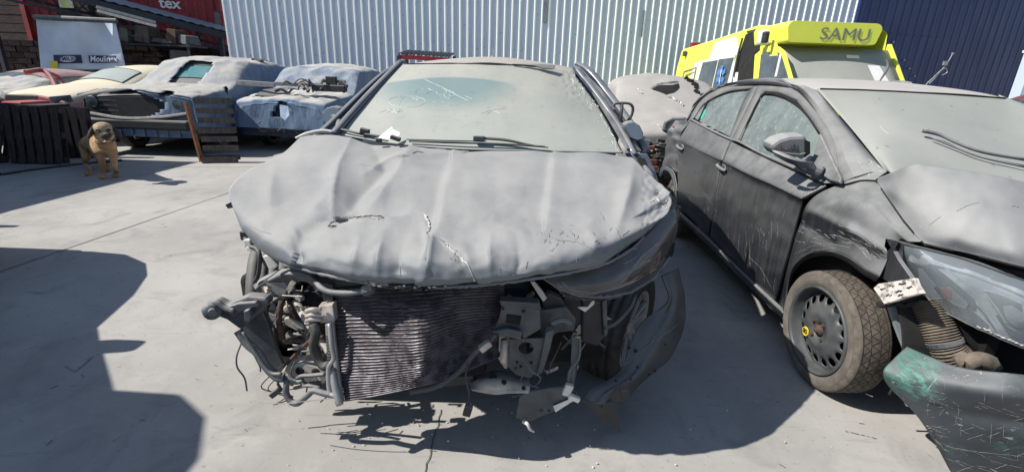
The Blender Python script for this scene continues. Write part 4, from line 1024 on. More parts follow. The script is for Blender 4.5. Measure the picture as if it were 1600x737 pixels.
# ================================================================ dog
def dog():
    t = thing('dog', 'tan dog with dark muzzle and ears standing and facing the camera', 'dog', az(160, 276, 0))
    fl = az(164, 279, 0); fr = az(184, 277, 0)
    px = lambda u, v, Y: at(u, v, Y)
    Yf = fl.y
    verts = [(px(141, 220, Yf + .62), .115), (px(149, 223, Yf + .38), .12), (px(160, 228, Yf + .08), .14), (px(165, 226, Yf - .02), .125), (px(164, 217, Yf - .08), .10), (px(162, 209, Yf - .12), .095)]
    E_ = [(0, 1), (1, 2), (2, 3), (3, 4), (4, 5)]
    def chain(root, pts):
        i = root
        for p, r in pts: verts.append((V(p), r)); E_.append((i, len(verts) - 1)); i = len(verts) - 1
    chain(2, [(px(156, 238, Yf + .0), .066), (px(159, 252, Yf - .01), .040), (px(162, 266, Yf), .029), (fl + V((0, .0, .07)), .026), (fl + V((0, -.02, .03)), .04), (fl + V((.0, -.08, .028)), .034)])
    chain(2, [(px(175, 238, Yf + .0), .066), (px(178, 252, Yf - .01), .040), (px(181, 265, Yf), .029), (fr + V((0, .0, .07)), .026), (fr + V((0, -.02, .03)), .04), (fr + V((.0, -.08, .028)), .034)])
    hl = az(136, 275, 0); hl = hl + V((0, .05, 0)); hr = az(164, 270, 0) + V((0, .1, 0))
    chain(0, [(px(134, 229, Yf + .68), .09), (px(134, 246, Yf + .55), .05), (px(132, 256, Yf + .72), .029), (V((hl.x, hl.y + .02, .09)), .025), (V((hl.x, hl.y - .02, .03)), .038), (V((hl.x, hl.y - .08, .028)), .03)])
    chain(0, [(px(149, 233, Yf + .66), .08), (px(155, 248, Yf + .52), .045), (px(157, 256, Yf + .66), .028), (V((hr.x - .02, hr.y + .02, .09)), .025), (V((hr.x, hr.y - .02, .03)), .036), (V((hr.x, hr.y - .08, .028)), .03)])
    chain(0, [(px(141, 226, Yf + .8), .05), (px(139, 236, Yf + .88), .03), (px(140, 250, Yf + .86), .018)])
    me = bpy.data.meshes.new('body'); me.from_pydata([v for v, r in verts], E_, []); o = bpy.data.objects.new('body', me); COL.objects.link(o)
    md = o.modifiers.new('s', 'SKIN'); md.use_smooth_shade = True
    for i, (v, r) in enumerate(verts): me.skin_vertices[0].data[i].radius = (r, r)
    me.skin_vertices[0].data[0].use_root = True
    o.modifiers.new('ss', 'SUBSURF').levels = 2; o.modifiers['ss'].render_levels = 2
    me.materials.append(m_fur); o.parent = t; o.location = -t.location
    H_ = px(162, 206, Yf - .2)
    def blob(name, c, r, m, rot=None):
        RZ_ = Matrix.Rotation(.72, 3, 'Z'); c = H_ + RZ_ @ (c - H_); rot = RZ_ @ rot if rot else RZ_
        b = bmesh.new(); bmesh.ops.create_icosphere(b, subdivisions=3, radius=1)
        for v in b.verts:
            p = V((v.co.x * r[0], v.co.y * r[1], v.co.z * r[2])); p = (rot @ p) if rot else p; v.co = p + c
        q = bpy.data.meshes.new(name); b.to_mesh(q); b.free(); q.polygons.foreach_set('use_smooth', [True] * len(q.polygons)); q.materials.append(m)
        x = bpy.data.objects.new(name, q); COL.objects.link(x); x.parent = t; x.location = -t.location
    m_furg = mat('grizzled_fur', C(186, 166, 136), C(140, 122, 98), scale=24, rough=.95, bump=.5, bscale=160)
    blob('skull', H_ + V((0, .0, .035)), (.105, .12, .085), m_furg)
    blob('cheeks', H_ + V((0, -.02, -.045)), (.1, .09, .07), m_furg)
    blob('muzzle', H_ + V((.012, -.13, -.03)), (.058, .09, .045), m_furd)
    blob('jaw', H_ + V((.012, -.1, -.105)), (.042, .075, .018), m_furg)
    blob('tongue', H_ + V((.012, -.135, -.088)), (.026, .05, .01), mat('pink_tongue', C(196, 150, 140), rough=.5))
    blob('nose', H_ + V((.012, -.212, -.012)), (.026, .02, .02), m_rubber)
    for s in (-1, 1):
        blob('ear', H_ + V((s * .122, -.02, .0)), (.024, .05, .08), m_furd, Matrix.Rotation(s * -.45, 3, 'Y'))
        blob('brow', H_ + V((s * .045, -.1, .03)), (.03, .02, .016), m_furd)
        blob('eye', H_ + V((s * .045, -.118, .018)), (.013, .01, .012), m_rubber)
    MB().lathe([(.105, -.012), (.112, 0), (.105, .012)], px(165, 219, Yf - .08), (0, -.3, 1), 24).build('collar', m_rubber, t)
dog()
# ================================================================ MAIN CAR (grey crumpled bonnet)
mc = thing('crashed_car', 'dark blue car with crumpled dusty grey bonnet and its whole front torn off', 'car', (-.18, 3.6, 0))
def segd(p, a, b):
    ax_, ay = a; bx, by = b; dx, dy = bx - ax_, by - ay; L2 = dx * dx + dy * dy
    t = max(0, min(1, ((p[0] - ax_) * dx + (p[1] - ay) * dy) / L2)); qx, qy = ax_ + dx * t, ay + dy * t
    s = (p[0] - qx) * dy - (p[1] - qy) * dx; return math.hypot(p[0] - qx, p[1] - qy), (1 if s > 0 else -1), t
RIDGES = [  # photo polyline of a fold, height, width, kind (r ridge, s step)
    ([(548, 216), (530, 260), (522, 300), (520, 340)], .016, 11, 'r'), ([(581, 226), (600, 262), (560, 300), (536, 338)], -.022, 20, 'r'), ([(640, 232), (618, 270), (590, 310), (560, 338)], .014, 13, 'r'),
    ([(702, 252), (690, 295), (682, 340), (668, 392), (650, 440)], .011, 9, 's'), ([(862, 246), (856, 290), (850, 340)], .010, 8, 's'),
    ([(990, 262), (980, 310), (964, 360)], .014, 13, 'r'), ([(430, 262), (424, 300), (423, 332)], .010, 16, 'r'), ([(462, 390), (468, 362), (500, 346), (520, 340)], .020, 11, 's'),
    ([(460, 372), (466, 400), (470, 418)], -.012, 10, 'r'), ([(520, 344), (548, 340), (600, 338)], -.020, 9, 's'), ([(598, 372), (592, 400), (590, 432)], .013, 9, 'r'),
    ([(628, 380), (622, 410), (618, 436)], -.011, 12, 'r'), ([(560, 372), (556, 400), (550, 424)], .010, 10, 'r'), ([(664, 350), (674, 376), (672, 410), (662, 440)], .016, 8, 'r'),
    ([(700, 384), (722, 398), (730, 418), (742, 438)], .012, 7, 's'), ([(766, 372), (764, 400), (768, 432)], .010, 9, 'r'), ([(690, 350), (760, 345), (830, 372), (910, 380)], .006, 16, 'r'),
    ([(640, 246), (676, 244), (720, 238)], .012, 7, 's'), ([(568, 268), (600, 250), (640, 240)], .012, 9, 'r'), ([(1010, 330), (1028, 320), (1044, 306)], .014, 6, 's'),
    ([(1018, 308), (1030, 298), (1040, 312)], -.014, 7, 'r'), ([(380, 330), (420, 372), (470, 398)], .010, 22, 'r'), ([(520, 300), (500, 320), (478, 345)], .007, 14, 'r'), ([(810, 390), (812, 410), (806, 432)], -.008, 9, 'r'), ([(910, 352), (930, 376), (925, 400)], .006, 12, 'r')]
def hood_d(u, v, i, j):
    d = 0.
    for pl, amp, w, k in RIDGES:
        best = (1e9, 1, 0)
        for q in range(len(pl) - 1):
            s = segd((u, v), pl[q], pl[q + 1])
            if s[0] < best[0]: best = (s[0], s[1], (q + s[2]) / (len(pl) - 1))
        if best[0] < w * 4.5:
            env = math.sin(PI * min(max(best[2], .12), .88)) if k == 'r' else .6 + .4 * math.sin(PI * best[2])
            if k == 'r': d += amp * env * 1.2 * math.exp(-(best[0] / w) ** (1.0 if w < 12 else 1.4))
            else:
                x = best[0] * best[1]; d += amp * env * (1 / (1 + math.exp(-x / (w * .28))) - .5) * math.exp(-(best[0] / (w * 2.6)) ** 2)
    d *= 1.3
    d += .005 * nz(u * .021, v * .026, 1) - .007 * abs(nz(u * .013, v * .02, 6)) + .0028 * nz(u * .06, v * .07, 4) * (v - 200) / 240
    if v > 395: d += .0025 * nz(u * .09, v * .05, 8) * min(1, (v - 395) / 30)
    if u > 1005: d += .006 * nz(u * .12, v * .12, 3)
    return d
HR = [[(473, 211, 2.52), (526, 211, 2.47), (581, 223, 2.42), (641, 230, 2.39), (721, 236, 2.37), (792, 235, 2.37), (872, 237, 2.38), (940, 239, 2.41), (988, 246, 2.45)],
      [(440, 240, 2.36), (498, 240, 2.3), (568, 247, 2.25), (636, 254, 2.21), (716, 260, 2.19), (792, 262, 2.19), (872, 263, 2.2), (944, 262, 2.24), (1003, 262, 2.33)],
      [(385, 268, 2.16), (460, 278, 2.08), (545, 284, 2.04), (625, 290, 2.0), (710, 295, 1.98), (792, 297, 1.98), (876, 297, 2.0), (958, 290, 2.05), (1034, 287, 2.14)],
      [(359, 293, 2.0), (438, 315, 1.91), (530, 322, 1.87), (618, 328, 1.83), (706, 332, 1.81), (794, 334, 1.81), (884, 332, 1.83), (970, 322, 1.89), (1049, 306, 2.0)],
      [(362, 318, 1.92), (430, 345, 1.8), (520, 358, 1.72), (612, 364, 1.68), (704, 368, 1.66), (794, 368, 1.66), (882, 364, 1.69), (965, 350, 1.77), (1047, 326, 1.92)],
      [(375, 350, 1.83), (430, 376, 1.68), (514, 392, 1.59), (608, 401, 1.55), (703, 404, 1.53), (794, 402, 1.54), (878, 394, 1.57), (955, 378, 1.66), (1032, 344, 1.85)],
      [(392, 372, 1.77), (438, 402, 1.6), (510, 418, 1.52), (604, 431, 1.475), (702, 434, 1.455), (796, 429, 1.465), (874, 416, 1.5), (946, 400, 1.6), (1015, 360, 1.79)],
      [(405, 387, 1.76), (443, 411, 1.6), (510, 428, 1.515), (601, 443, 1.47), (702, 445, 1.45), (798, 438, 1.46), (872, 426, 1.5), (942, 411, 1.6), (1006, 368, 1.79)]]
HR = [[(u, v, Y - dy * (1 - .5 * abs(j - 4) / 4)) for j, (u, v, Y) in enumerate(r)] for r, dy in zip(HR, (0, .01, .03, .055, .085, .10, .06, .035))]
hood = sheet('bonnet', HR, m_hood, mc, nu=230, nv=150, disp=hood_d, solid=.004, label='crumpled dusty grey bonnet with torn front edge')
hb = bvh_of(hood)
def R_(name, lines, w, m, b=None, off=.002, jag=.8, par=None, label=None):
    mb = MB()
    for l in lines: ribbon(mb, b or hb, l, w, off, jag)
    if mb.v:
        o = mb.build(name, m, par or mc, label=label, kind='stuff'); orient(o)
        o.modifiers.new('t', 'SOLIDIFY').thickness = .0012; return o
decal('tear_shade', hb, [(512, 354), (518, 347), (527, 343), (537, 342), (545, 344), (534, 348), (524, 354)], m_dark, mc, .0015)  # dark wedge paints the fold's shade beside the tear
R_('tear_shade', [[(540, 343), (552, 340), (566, 339), (580, 337), (596, 338), (600, 342)]], .0045, m_dark, off=.0015, jag=.7)  # thin dark line carries the painted fold shade on
R_('torn_edge', [[(556, 342), (572, 339), (590, 343), (599, 340)], [(514, 357), (526, 355)]], .003, m_chip, off=.003, jag=.6)
R_('tear_shade', [[(644, 240), (652, 237), (662, 239)]], .004, m_dark, off=.003, jag=.5)
R_('torn_edge', [[(661, 334), (667, 345), (672, 357), (668, 366)], [(664, 338), (671, 350)]], .006, m_chip, off=.004, jag=1.2)
R_('torn_edge', [[(695, 380), (706, 392), (716, 400), (728, 410), (741, 432), (742, 440)]], .004, m_chip, off=.004, jag=1.4)
mb = MB()
for k in range(26):
    q = on(hb, 713 + rnd.gauss(0, 4), 405 + rnd.gauss(0, 6), .004)
    if q: mb.add([q + V((rnd.uniform(-.008, .008), 0, rnd.uniform(-.008, .008))) for _ in range(3)], [(0, 1, 2)])
mb.build('chipped_paint', m_chip, mc, kind='stuff')
sc = []
for k in range(34):
    u = rnd.uniform(846, 1000); v = 372 + (u - 846) * .0 + rnd.gauss(4, 9); sc.append([(u, v), (u + rnd.uniform(-7, 8), v + rnd.uniform(-6, 6))])
sc += [[(858, 368), (872, 376), (900, 378), (925, 388)], [(940, 396), (950, 392), (958, 396)], [(962, 356), (968, 372), (982, 378)], [(972, 368), (984, 360)], [(390, 352), (410, 362), (424, 366)], [(936, 330), (944, 344)]]
for k in range(12): u = rnd.uniform(520, 960); v = rnd.uniform(400, 428); sc.append([(u, v), (u + rnd.uniform(-4, 4), v + rnd.uniform(6, 16))])
R_('scratches', sc, .0016, m_scratch, jag=.6)
# torn lip along the front edge
mb = MB()
lip = [(443, 411), (510, 428), (551, 436), (601, 443), (650, 447), (702, 446), (741, 444), (798, 438), (872, 427), (942, 411), (985, 388), (1006, 368)]
Y_ = [y - .03 for y in (1.6, 1.52, 1.49, 1.475, 1.463, 1.455, 1.455, 1.465, 1.505, 1.605, 1.7, 1.79)]
pl = dense([at(u, v + 1, y + .004) for (u, v), y in zip(lip, Y_)], 160)
rows = [[p + V((0, 0, .004 + .002 * nz(i * .4, 2))) for i, p in enumerate(pl)], [p + V((0, -.004 - .003 * nz(i * .35, 5), -.004 - .004 * nz(i * .5, 7))) for i, p in enumerate(pl)], [p + V((0, .02, -.012 + .005 * nz(i * .3, 9))) for i, p in enumerate(pl)]]
mb.grid(rows); o = mb.build('bonnet_lip', m_hood, mc, smooth=True); o.modifiers.new('t', 'SOLIDIFY').thickness = .003
lb = mb
mb = MB()
for k in range(36):
    i = rnd.choice(list(range(36, 72))); p = pl[i] + V((0, -.008, rnd.uniform(-.008, .006))); mb.box(p, (rnd.uniform(.004, .014), .003, rnd.uniform(.002, .005)), Matrix.Rotation(rnd.uniform(-.5, .5), 3, 'Y'))
mb.build('torn_crumbs', m_chip, mc, kind='stuff'); mb = MB()
for k in range(30):
    i = rnd.choice(list(range(44, 70))); p = pl[i] + V((0, -.012, rnd.uniform(-.01, .006))); mb.box(p, (rnd.uniform(.01, .025), .003, rnd.uniform(.002, .006)), Matrix.Rotation(rnd.uniform(-.5, .5), 3, 'Y'))
mb.build('torn_crumbs', m_dark, mc, kind='stuff')
# inner frame under the bonnet
mb = MB(); mb.grid([[at(*p) + V((0, .03, -.035)) for p in r] for r in HR[1:-1]]); mb.build('bonnet_inner_frame', m_plastic, mc)

# ---- windscreen
WR_ = [[(526, 209, 2.56), (582, 219, 2.5), (641, 227, 2.46), (721, 233, 2.43), (800, 235, 2.44), (880, 237, 2.47), (974, 239, 2.56)],
       [(575, 155, 2.87), (632, 160, 2.80), (680, 163, 2.77), (745, 165, 2.755), (812, 167, 2.765), (876, 170, 2.8), (941, 176, 2.89)],
       [(628, 100, 3.18), (672, 99, 3.13), (716, 99, 3.11), (762, 100, 3.1), (808, 102, 3.11), (850, 105, 3.13), (894, 111, 3.18)]]
def wsd(u, v, i, j): return .010 * math.exp(-((u - 905) / 22) ** 2 - ((v - 128) / 26) ** 2) * nz(u * .2, v * .2) + .0012 * nz(u * .03, v * .03)
def glass_main():
    m = bpy.data.materials.new('dusty_windscreen'); m.use_nodes = True; nt = m.node_tree; N = nt.nodes; L = nt.links; b = N['Principled BSDF']
    uv = N.new('ShaderNodeUVMap'); sp = N.new('ShaderNodeSeparateXYZ'); L.new(uv.outputs[0], sp.inputs[0])
    tc = N.new('ShaderNodeTexCoord')
    def mt(op, a, c=None, d=None):
        x = N.new('ShaderNodeMath'); x.operation = op
        for i, s in enumerate((a, c, d)):
            if s is None: continue
            if hasattr(s, 'links'): L.new(s, x.inputs[i])
            else: x.inputs[i].default_value = s
        return x.outputs[0]
    def no(sc, det=7, r=.6):
        n = N.new('ShaderNodeTexNoise'); n.inputs['Scale'].default_value = sc; n.inputs['Detail'].default_value = det; n.inputs['Roughness'].default_value = r; L.new(tc.outputs['Object'], n.inputs['Vector']); return n.outputs['Fac']
    # wiped patch where the dust is thin: an arc in the upper left of the screen
    du = mt('DIVIDE', mt('SUBTRACT', sp.outputs[0], .30), .34); dv = mt('DIVIDE', mt('SUBTRACT', sp.outputs[1], .74), .30)
    r = mt('ADD', mt('MULTIPLY', du, du), mt('MULTIPLY', dv, dv)); r = mt('ADD', r, mt('MULTIPLY', mt('SUBTRACT', no(3), .5), .9))
    mr = N.new('ShaderNodeMapRange'); mr.interpolation_type = 'SMOOTHSTEP'; mr.inputs[1].default_value = .15; mr.inputs[2].default_value = 1.5; mr.inputs[3].default_value = .58; mr.inputs[4].default_value = 0; L.new(r, mr.inputs[0])
    cut = N.new('ShaderNodeMapRange'); cut.inputs[1].default_value = .815; cut.inputs[2].default_value = .835; cut.inputs[3].default_value = 1; cut.inputs[4].default_value = 0
    L.new(mt('ADD', sp.outputs[1], mt('MULTIPLY', mt('POWER', mt('ABSOLUTE', mt('SUBTRACT', sp.outputs[0], .36)), 2.), .8)), cut.inputs[0])
    top = mt('MULTIPLY', mr.outputs[0], cut.outputs[0])
    def mixc(f, a, c):
        x = N.new('ShaderNodeMix'); x.data_type = 'RGBA'
        if hasattr(f, 'links'): L.new(f, x.inputs[0])
        else: x.inputs[0].default_value = f
        for i, s in ((6, a), (7, c)):
            if isinstance(s, tuple): x.inputs[i].default_value = s
            else: L.new(s, x.inputs[i])
        return x.outputs[2]
    r2 = N.new('ShaderNodeMapRange'); r2.inputs[1].default_value = .3; r2.inputs[2].default_value = .7; L.new(no(4, 9, .7), r2.inputs[0])
    dust = mixc(r2.outputs[0], C(174, 172, 163), C(156, 158, 151))
    g = mixc(sp.outputs[1], C(160, 170, 165), dust)
    g = mixc(.6, g, dust)
    r3 = N.new('ShaderNodeMapRange'); r3.inputs[1].default_value = .60; r3.inputs[2].default_value = .66; r3.inputs[3].default_value = 0; r3.inputs[4].default_value = .35; L.new(no(26, 3), r3.inputs[0])
    g = mixc(r3.outputs[0], g, C(138, 144, 140))
    c = mixc(top, g, C(82, 126, 134)); L.new(c, b.inputs['Base Color'])
    rr = N.new('ShaderNodeMapRange'); rr.inputs[3].default_value = .6; rr.inputs[4].default_value = .2; L.new(top, rr.inputs[0]); L.new(rr.outputs[0], b.inputs['Roughness'])
    return m
def add_uv(o, nu, nv):
    me = o.data; uvl = me.uv_layers.new(name='UVMap')
    for l in me.loops:
        i, j = divmod(l.vertex_index, nu + 1); uvl.data[l.index].uv = (j / nu, i / nv)
ws = sheet('windscreen', WR_, glass_main(), mc, nu=120, nv=60, disp=wsd, solid=.005); add_uv(ws, 120, 60)
wb = bvh_of(ws)
def ell(cu, cv, a, b_, rot=0, n=20, s0=0, s1=2 * PI):
    return [(cu + a * math.cos(t) * math.cos(rot) - b_ * math.sin(t) * math.sin(rot), cv + a * math.cos(t) * math.sin(rot) + b_ * math.sin(t) * math.cos(rot)) for t in [s0 + (s1 - s0) * k / n for k in range(n + 1)]]
scr = [ell(636, 159, 29, 9, .0), [(622, 167), (628, 155), (632, 152)], [(643, 152), (653, 157), (658, 155), (650, 153), (646, 160)], [(646, 146), (652, 139), (668, 138), (676, 142), (668, 146), (654, 147)], [(648, 148), (656, 138)],
       ell(690, 144, 8, 5), ell(702, 148, 8, 5.5), ell(706, 148, 4, 3), [(684, 152), (700, 153), (712, 151)], [(662, 124), (690, 136), (712, 148), (732, 158)], [(610, 166), (606, 176), (614, 170), (620, 178), (626, 170)], [(594, 176), (604, 172), (618, 176), (630, 173)],
       [(673, 159), (698, 160)], [(726, 150), (738, 155)], [(760, 180), (770, 172), (790, 170)], [(752, 178), (768, 172), (782, 178)]]
R_('finger_drawing', scr, .0024, mat('finger_marks', C(226, 236, 232), C(190, 206, 202), scale=60, rough=.8), wb, off=.001, jag=.35)
ck = []
for k in range(46):
    u = rnd.gauss(905, 13); v = 118 + (u - 895) * 1.15 + rnd.gauss(0, 9); ck.append([(u, v), (u + rnd.uniform(-9, 9), v + rnd.uniform(-3, 12))])
for k in range(26):
    t_ = rnd.random(); u = 925 + 48 * t_ + rnd.gauss(-4, 4); v = 145 + 92 * t_ + rnd.gauss(0, 4); ck.append([(u, v), (u + rnd.uniform(-3, 6), v + rnd.uniform(3, 14))])
R_('cracks', ck, .002, mat('crushed_glass', C(222, 234, 228), C(150, 170, 166), scale=90, rough=.4), wb, off=.001, jag=1.4)
R_('lower_gasket', [[(526, 210), (582, 220), (641, 228), (721, 234), (800, 236), (880, 238), (972, 239)]], .016, m_plastic_grey, wb, off=.004, jag=0)
R_('top_gasket', [[(630, 101), (716, 100), (808, 103), (868, 108)]], .008, m_plastic, wb, off=.004, jag=.1)
MB().plate([at(800, 101, 3.1), at(846, 101, 3.1), at(868, 103, 3.11), at(864, 109, 3.08), at(850, 109, 3.08), at(835, 104, 3.09)], (0, -.01, .004)).build('loose_trim', m_plastic_grey, mc, bevel=.002)
# pillars
pf = dense([at(521, 211, 2.52), at(548, 180, 2.7), at(582, 143, 2.93), at(627, 98, 3.2)], 14)
mb = MB(); mb.tube(pf, .022, 8, smooth=False); mb.build('left_pillar', m_navy, mc, smooth=True)
pf = dense([at(492, 216, 2.62), at(518, 193, 2.75), at(560, 152, 3.0), at(600, 116, 3.2), at(632, 98, 3.36)], 14)
mb = MB(); mb.tube(pf, .02, 8, smooth=False); mb.build('left_window_frame', m_navy, mc, smooth=True)
pf = dense([at(992, 244, 2.5), at(962, 190, 2.8), at(930, 145, 3.0), at(898, 106, 3.2)], 16)
mb = MB(); mb.tube([p + V((.012 * nz(i, 1), 0, .012 * nz(i, 4))) for i, p in enumerate(pf)], [.02 + .008 * nz(i * .7, 9) for i in range(len(pf))], 8, smooth=False); mb.build('right_pillar', m_navy, mc, smooth=True)
pf = dense([at(1010, 240, 2.62), at(985, 196, 2.85), at(950, 148, 3.1), at(922, 114, 3.25), at(902, 103, 3.36)], 16)
mb = MB(); mb.tube(pf, .028, 8, smooth=False); mb.build('right_window_frame', m_navy, mc, smooth=True)
mb = MB(); mb.grid([[at(980, 232, 2.52), at(955, 190, 2.76), at(925, 142, 3.0), at(897, 108, 3.18)], [at(1002, 236, 2.6), at(975, 188, 2.85), at(940, 140, 3.06), at(905, 104, 3.24)]])
o = mb.build('pillar_cover', m_plastic_grey, mc); o.modifiers.new('t', 'SOLIDIFY').thickness = .01
# roof and body behind
zr = at(765, 89, 3.9).z - .02; OX = -.17
rf = [(3.17, at(765, 99, 3.17).z - .016, .84, .575, .96), (3.35, at(765, 93, 3.35).z - .016, .85, .6, .96), (3.9, zr, .86, .62, .96), (4.8, zr - .01, .86, .6, .96), (5.5, 1.42, .84, .56, .96), (5.95, 1.05, .8, .54, .96)]
hull('roof', rf, mat('dusty_roof_paint', C(70, 80, 96), scale=3, rough=.5, dust=1., dlo=.2, dhi=.6, dnoise=.15, dustcol=C(172, 166, 158)), mc, ox=OX, n=40, nl=40, solid=.01)
G = shell(rf, ox=OX, n=40, nl=40)
for j0, j1 in ((3, 8), (32, 37)):
    for i0, i1 in ((4, 14), (16, 28)): part_of(G, i0, i1, j0, j1, .005).build('side_window', m_glass_side, mc, smooth=True)
lw = [(2.5, .93, .84, .72, .22), (2.9, .98, .87, .78, .2), (4.4, 1.0, .88, .8, .2), (5.6, 1.02, .86, .76, .24), (6.05, .92, .8, .66, .3)]
hull('body', lw, m_navy, mc, ox=OX, n=40, nl=40, solid=.01)
G = shell(lw, ox=OX, n=40, nl=40)
for j0, j1 in ((1, 11), (29, 39)):
    for i0, i1 in ((6, 18), (19, 30)): part_of(G, i0, i1, j0, j1, .012).build('door', m_navy, mc, smooth=True)
MB().lathe([(.0001, .03), (.012, .022), (.03, 0)], at(770, 93, 3.75), (0, 0, 1), 12).build('antenna_base', m_plastic_grey, mc)
MB().tube([at(770, 92, 3.75), at(771, 76, 3.95)], .003, 5).build('antenna', m_plastic_grey, mc)
for x in (OX - .76, OX + .76): plain_wheel(mc, (x, 5.15, .3), .3, .19, axis=(1 if x > 0 else -1, 0, 0))
MB().plate([(-1.02, 1.95, .62), (-1.03, 2.0, .9), (-1.0, 2.6, .98), (-1.0, 2.6, .3), (-1.02, 2.42, .3), (-1.02, 2.3, .66)], (.02, 0, 0)).build('left_wing', m_navy, mc)
MB().plate([(.66, 2.0, .62), (.66, 2.05, .86), (.68, 2.6, .98), (.68, 2.6, .3), (.68, 2.5, .3), (.68, 2.42, .66)], (.02, 0, 0)).build('right_wing', m_navy, mc)
MB().plate([(-1.0, 2.5, .2), (.68, 2.5, .2), (.68, 2.46, 1.0), (-1.0, 2.46, 1.0)], (0, .02, 0)).build('firewall', m_dark, mc)
# wipers
mb = MB(); mb.tube([onx(wb, 530, 206, .02), onx(wb, 556, 212, .02), onx(wb, 600, 219, .022)], .006, 6); mb.tube([onx(wb, 528, 203, .012), onx(wb, 560, 210, .012), onx(wb, 590, 215, .014)], .003, 5)
mb.tube([onx(wb, 525, 212, .02), onx(wb, 532, 198, .03), onx(wb, 538, 186, .02)], .004, 5); mb.build('wiper', m_plastic, mc)
MB().box(onx(wb, 572, 212, .025), (.05, .03, .035), Matrix.Rotation(.2, 3, 'Y')).build('wiper_pivot', m_plastic, mc, bevel=.006)
mb = MB(); mb.tube([onx(wb, 640, 224, .02), onx(wb, 720, 228, .022), onx(wb, 790, 230, .02), onx(wb, 850, 234, .02)], .0055, 6); mb.tube([onx(wb, 636, 221, .014), onx(wb, 700, 223, .014), onx(wb, 760, 224, .014)], .003, 5)
mb.tube([onx(wb, 752, 223, .03), onx(wb, 790, 226, .03), onx(wb, 830, 232, .02), onx(wb, 856, 234, .015)], [.008, .008, .006, .003], 6); mb.build('wiper', m_plastic, mc)
MB().box(onx(wb, 749, 224, .03), (.06, .03, .03)).build('wiper_pivot', m_navy, mc, bevel=.006)
# crumpled white wrapper lying at the wiper
mb = MB(); P0_ = at(604, 211, 2.42)
mb.plate([at(590, 218, 2.42), at(603, 207, 2.46), at(612, 200, 2.48), at(614, 203, 2.47), at(604, 213, 2.42), at(596, 219, 2.41)], (0, .006, .008)); mb.plate([at(598, 216, 2.4), at(612, 206, 2.42), at(624, 212, 2.4), at(622, 217, 2.38), at(606, 218, 2.38)], (.004, .01, .014)); 
tag(mb.build('paper_wrapper', m_paper, bevel=.002), 'crumpled white paper scrap tucked under the left wiper of the grey-bonnet car', 'paper')
mb = MB(); mb.box(at(618, 216, 2.37), (.05, .03, .02), Matrix.Rotation(.3, 3, 'Y')); mb.box(at(592, 219, 2.38), (.03, .02, .02)); tag(mb.build('dark_scrap', m_plastic, bevel=.004), 'small dark plastic scrap beside the white paper at the windscreen base', 'scrap')
# pale seal at the rear left bonnet corner
MB().tube([at(462, 216, 2.5), at(480, 209, 2.52), at(505, 205, 2.55), at(526, 207, 2.55)], [.006, .01, .012, .006], 8).build('bonnet_seal', m_white, mc, smooth=True)
# mirrors
def mirror(par, pts, Y, m, gl, dy=.09, off=V((0, -.004, 0))):
    o = MB().plate([at(u, v, Y) for u, v in pts], (0, dy, 0)).build('mirror_housing', m, par, bevel=.015)
    c = sum(([at(u, v, Y) for u, v in pts]), V((0, 0, 0))) / len(pts)
    MB().plate([c + (at(u, v, Y) - c) * .84 + off for u, v in pts], (0, .004, 0)).build('mirror_glass', gl, par)
m_mirror = mat('mirror_glass', C(130, 150, 170), C(112, 132, 152), rough=.08, metal=.6)
mirror(mc, [(502, 190), (503, 177), (509, 169), (520, 166), (532, 169), (534, 176), (520, 184), (510, 196)], 2.95, m_plastic_grey, m_mirror)
MB().tube([at(520, 182, 2.98), at(530, 190, 2.8), at(528, 200, 2.66)], .02, 8).build('mirror_arm', m_plastic, mc)
mirror(mc, [(975, 200), (978, 192), (990, 190), (1000, 196), (1006, 208), (1005, 218), (996, 221), (985, 216)], 2.6, m_plastic_grey, m_mirror)
mb = MB(); fr = [(958, 166), (962, 162), (975, 161), (985, 163), (989, 170), (986, 182), (979, 190), (972, 190), (966, 180), (958, 170)]
mb.tube([at(u, v, 2.72) for u, v in fr], .008, 6); mb.tube([at(972, 162, 2.72), at(970, 188, 2.7)], .009, 6); mb.build('mirror_frame', m_plastic, mc, smooth=True)
# right front wing remains behind the bonnet corner
mb = MB(); mb.plate([at(984, 238, 2.5), at(1012, 240, 2.6), at(1022, 262, 2.55), at(1030, 285, 2.4), (at(1018, 290, 2.3)), at(1000, 262, 2.4)], (.0, .12, -.02)); mb.build('wing_top', m_navy, mc, bevel=.008)
mb = MB(); mb.plate([at(994, 246, 2.45), at(1008, 248, 2.46), at(1014, 262, 2.42), at(1006, 264, 2.4)], (0, .02, 0)); mb.build('wing_opening', m_dark, mc)
mb = MB(); mb.tube([at(1006, 262, 2.42), at(1016, 275, 2.36), at(1020, 292, 2.3), at(1035, 300, 2.25)], .018, 8); mb.build('wing_edge', m_navy, mc, smooth=True)
# ---- headlamp pod on the right
HL = [[(846, 434, 1.54), (900, 424, 1.58), (960, 402, 1.66), (1010, 366, 1.78), (1052, 322, 1.97)],
      [(866, 448, 1.53), (908, 444, 1.55), (968, 428, 1.62), (1020, 396, 1.74), (1059, 345, 1.94)],
      [(876, 458, 1.55), (916, 460, 1.555), (975, 447, 1.63), (1024, 418, 1.76), (1056, 375, 1.95)],
      [(884, 466, 1.6), (920, 470, 1.6), (974, 462, 1.68), (1022, 436, 1.81), (1051, 400, 2.0)]]
hl = sheet('headlamp', HL, m_lampd, mc, nu=60, nv=30, solid=.006, disp=lambda u, v, i, j: .002 * nz(u * .05, v * .05)); lbv = bvh_of(hl)
R_('lamp_edge', [[(862, 446), (905, 462), (945, 464), (985, 456), (1022, 434), (1048, 400)], [(878, 440), (890, 452), (930, 458), (965, 448), (985, 424), (1002, 402), (1030, 378)]], .010, m_plastic_grey, lbv, jag=.2)
R_('reflector_line', [[(972, 396), (985, 388), (996, 390), (998, 398), (984, 408), (974, 412)], [(976, 398), (972, 412)], [(962, 402), (968, 398)]], .007, m_lampg, lbv, jag=.3)
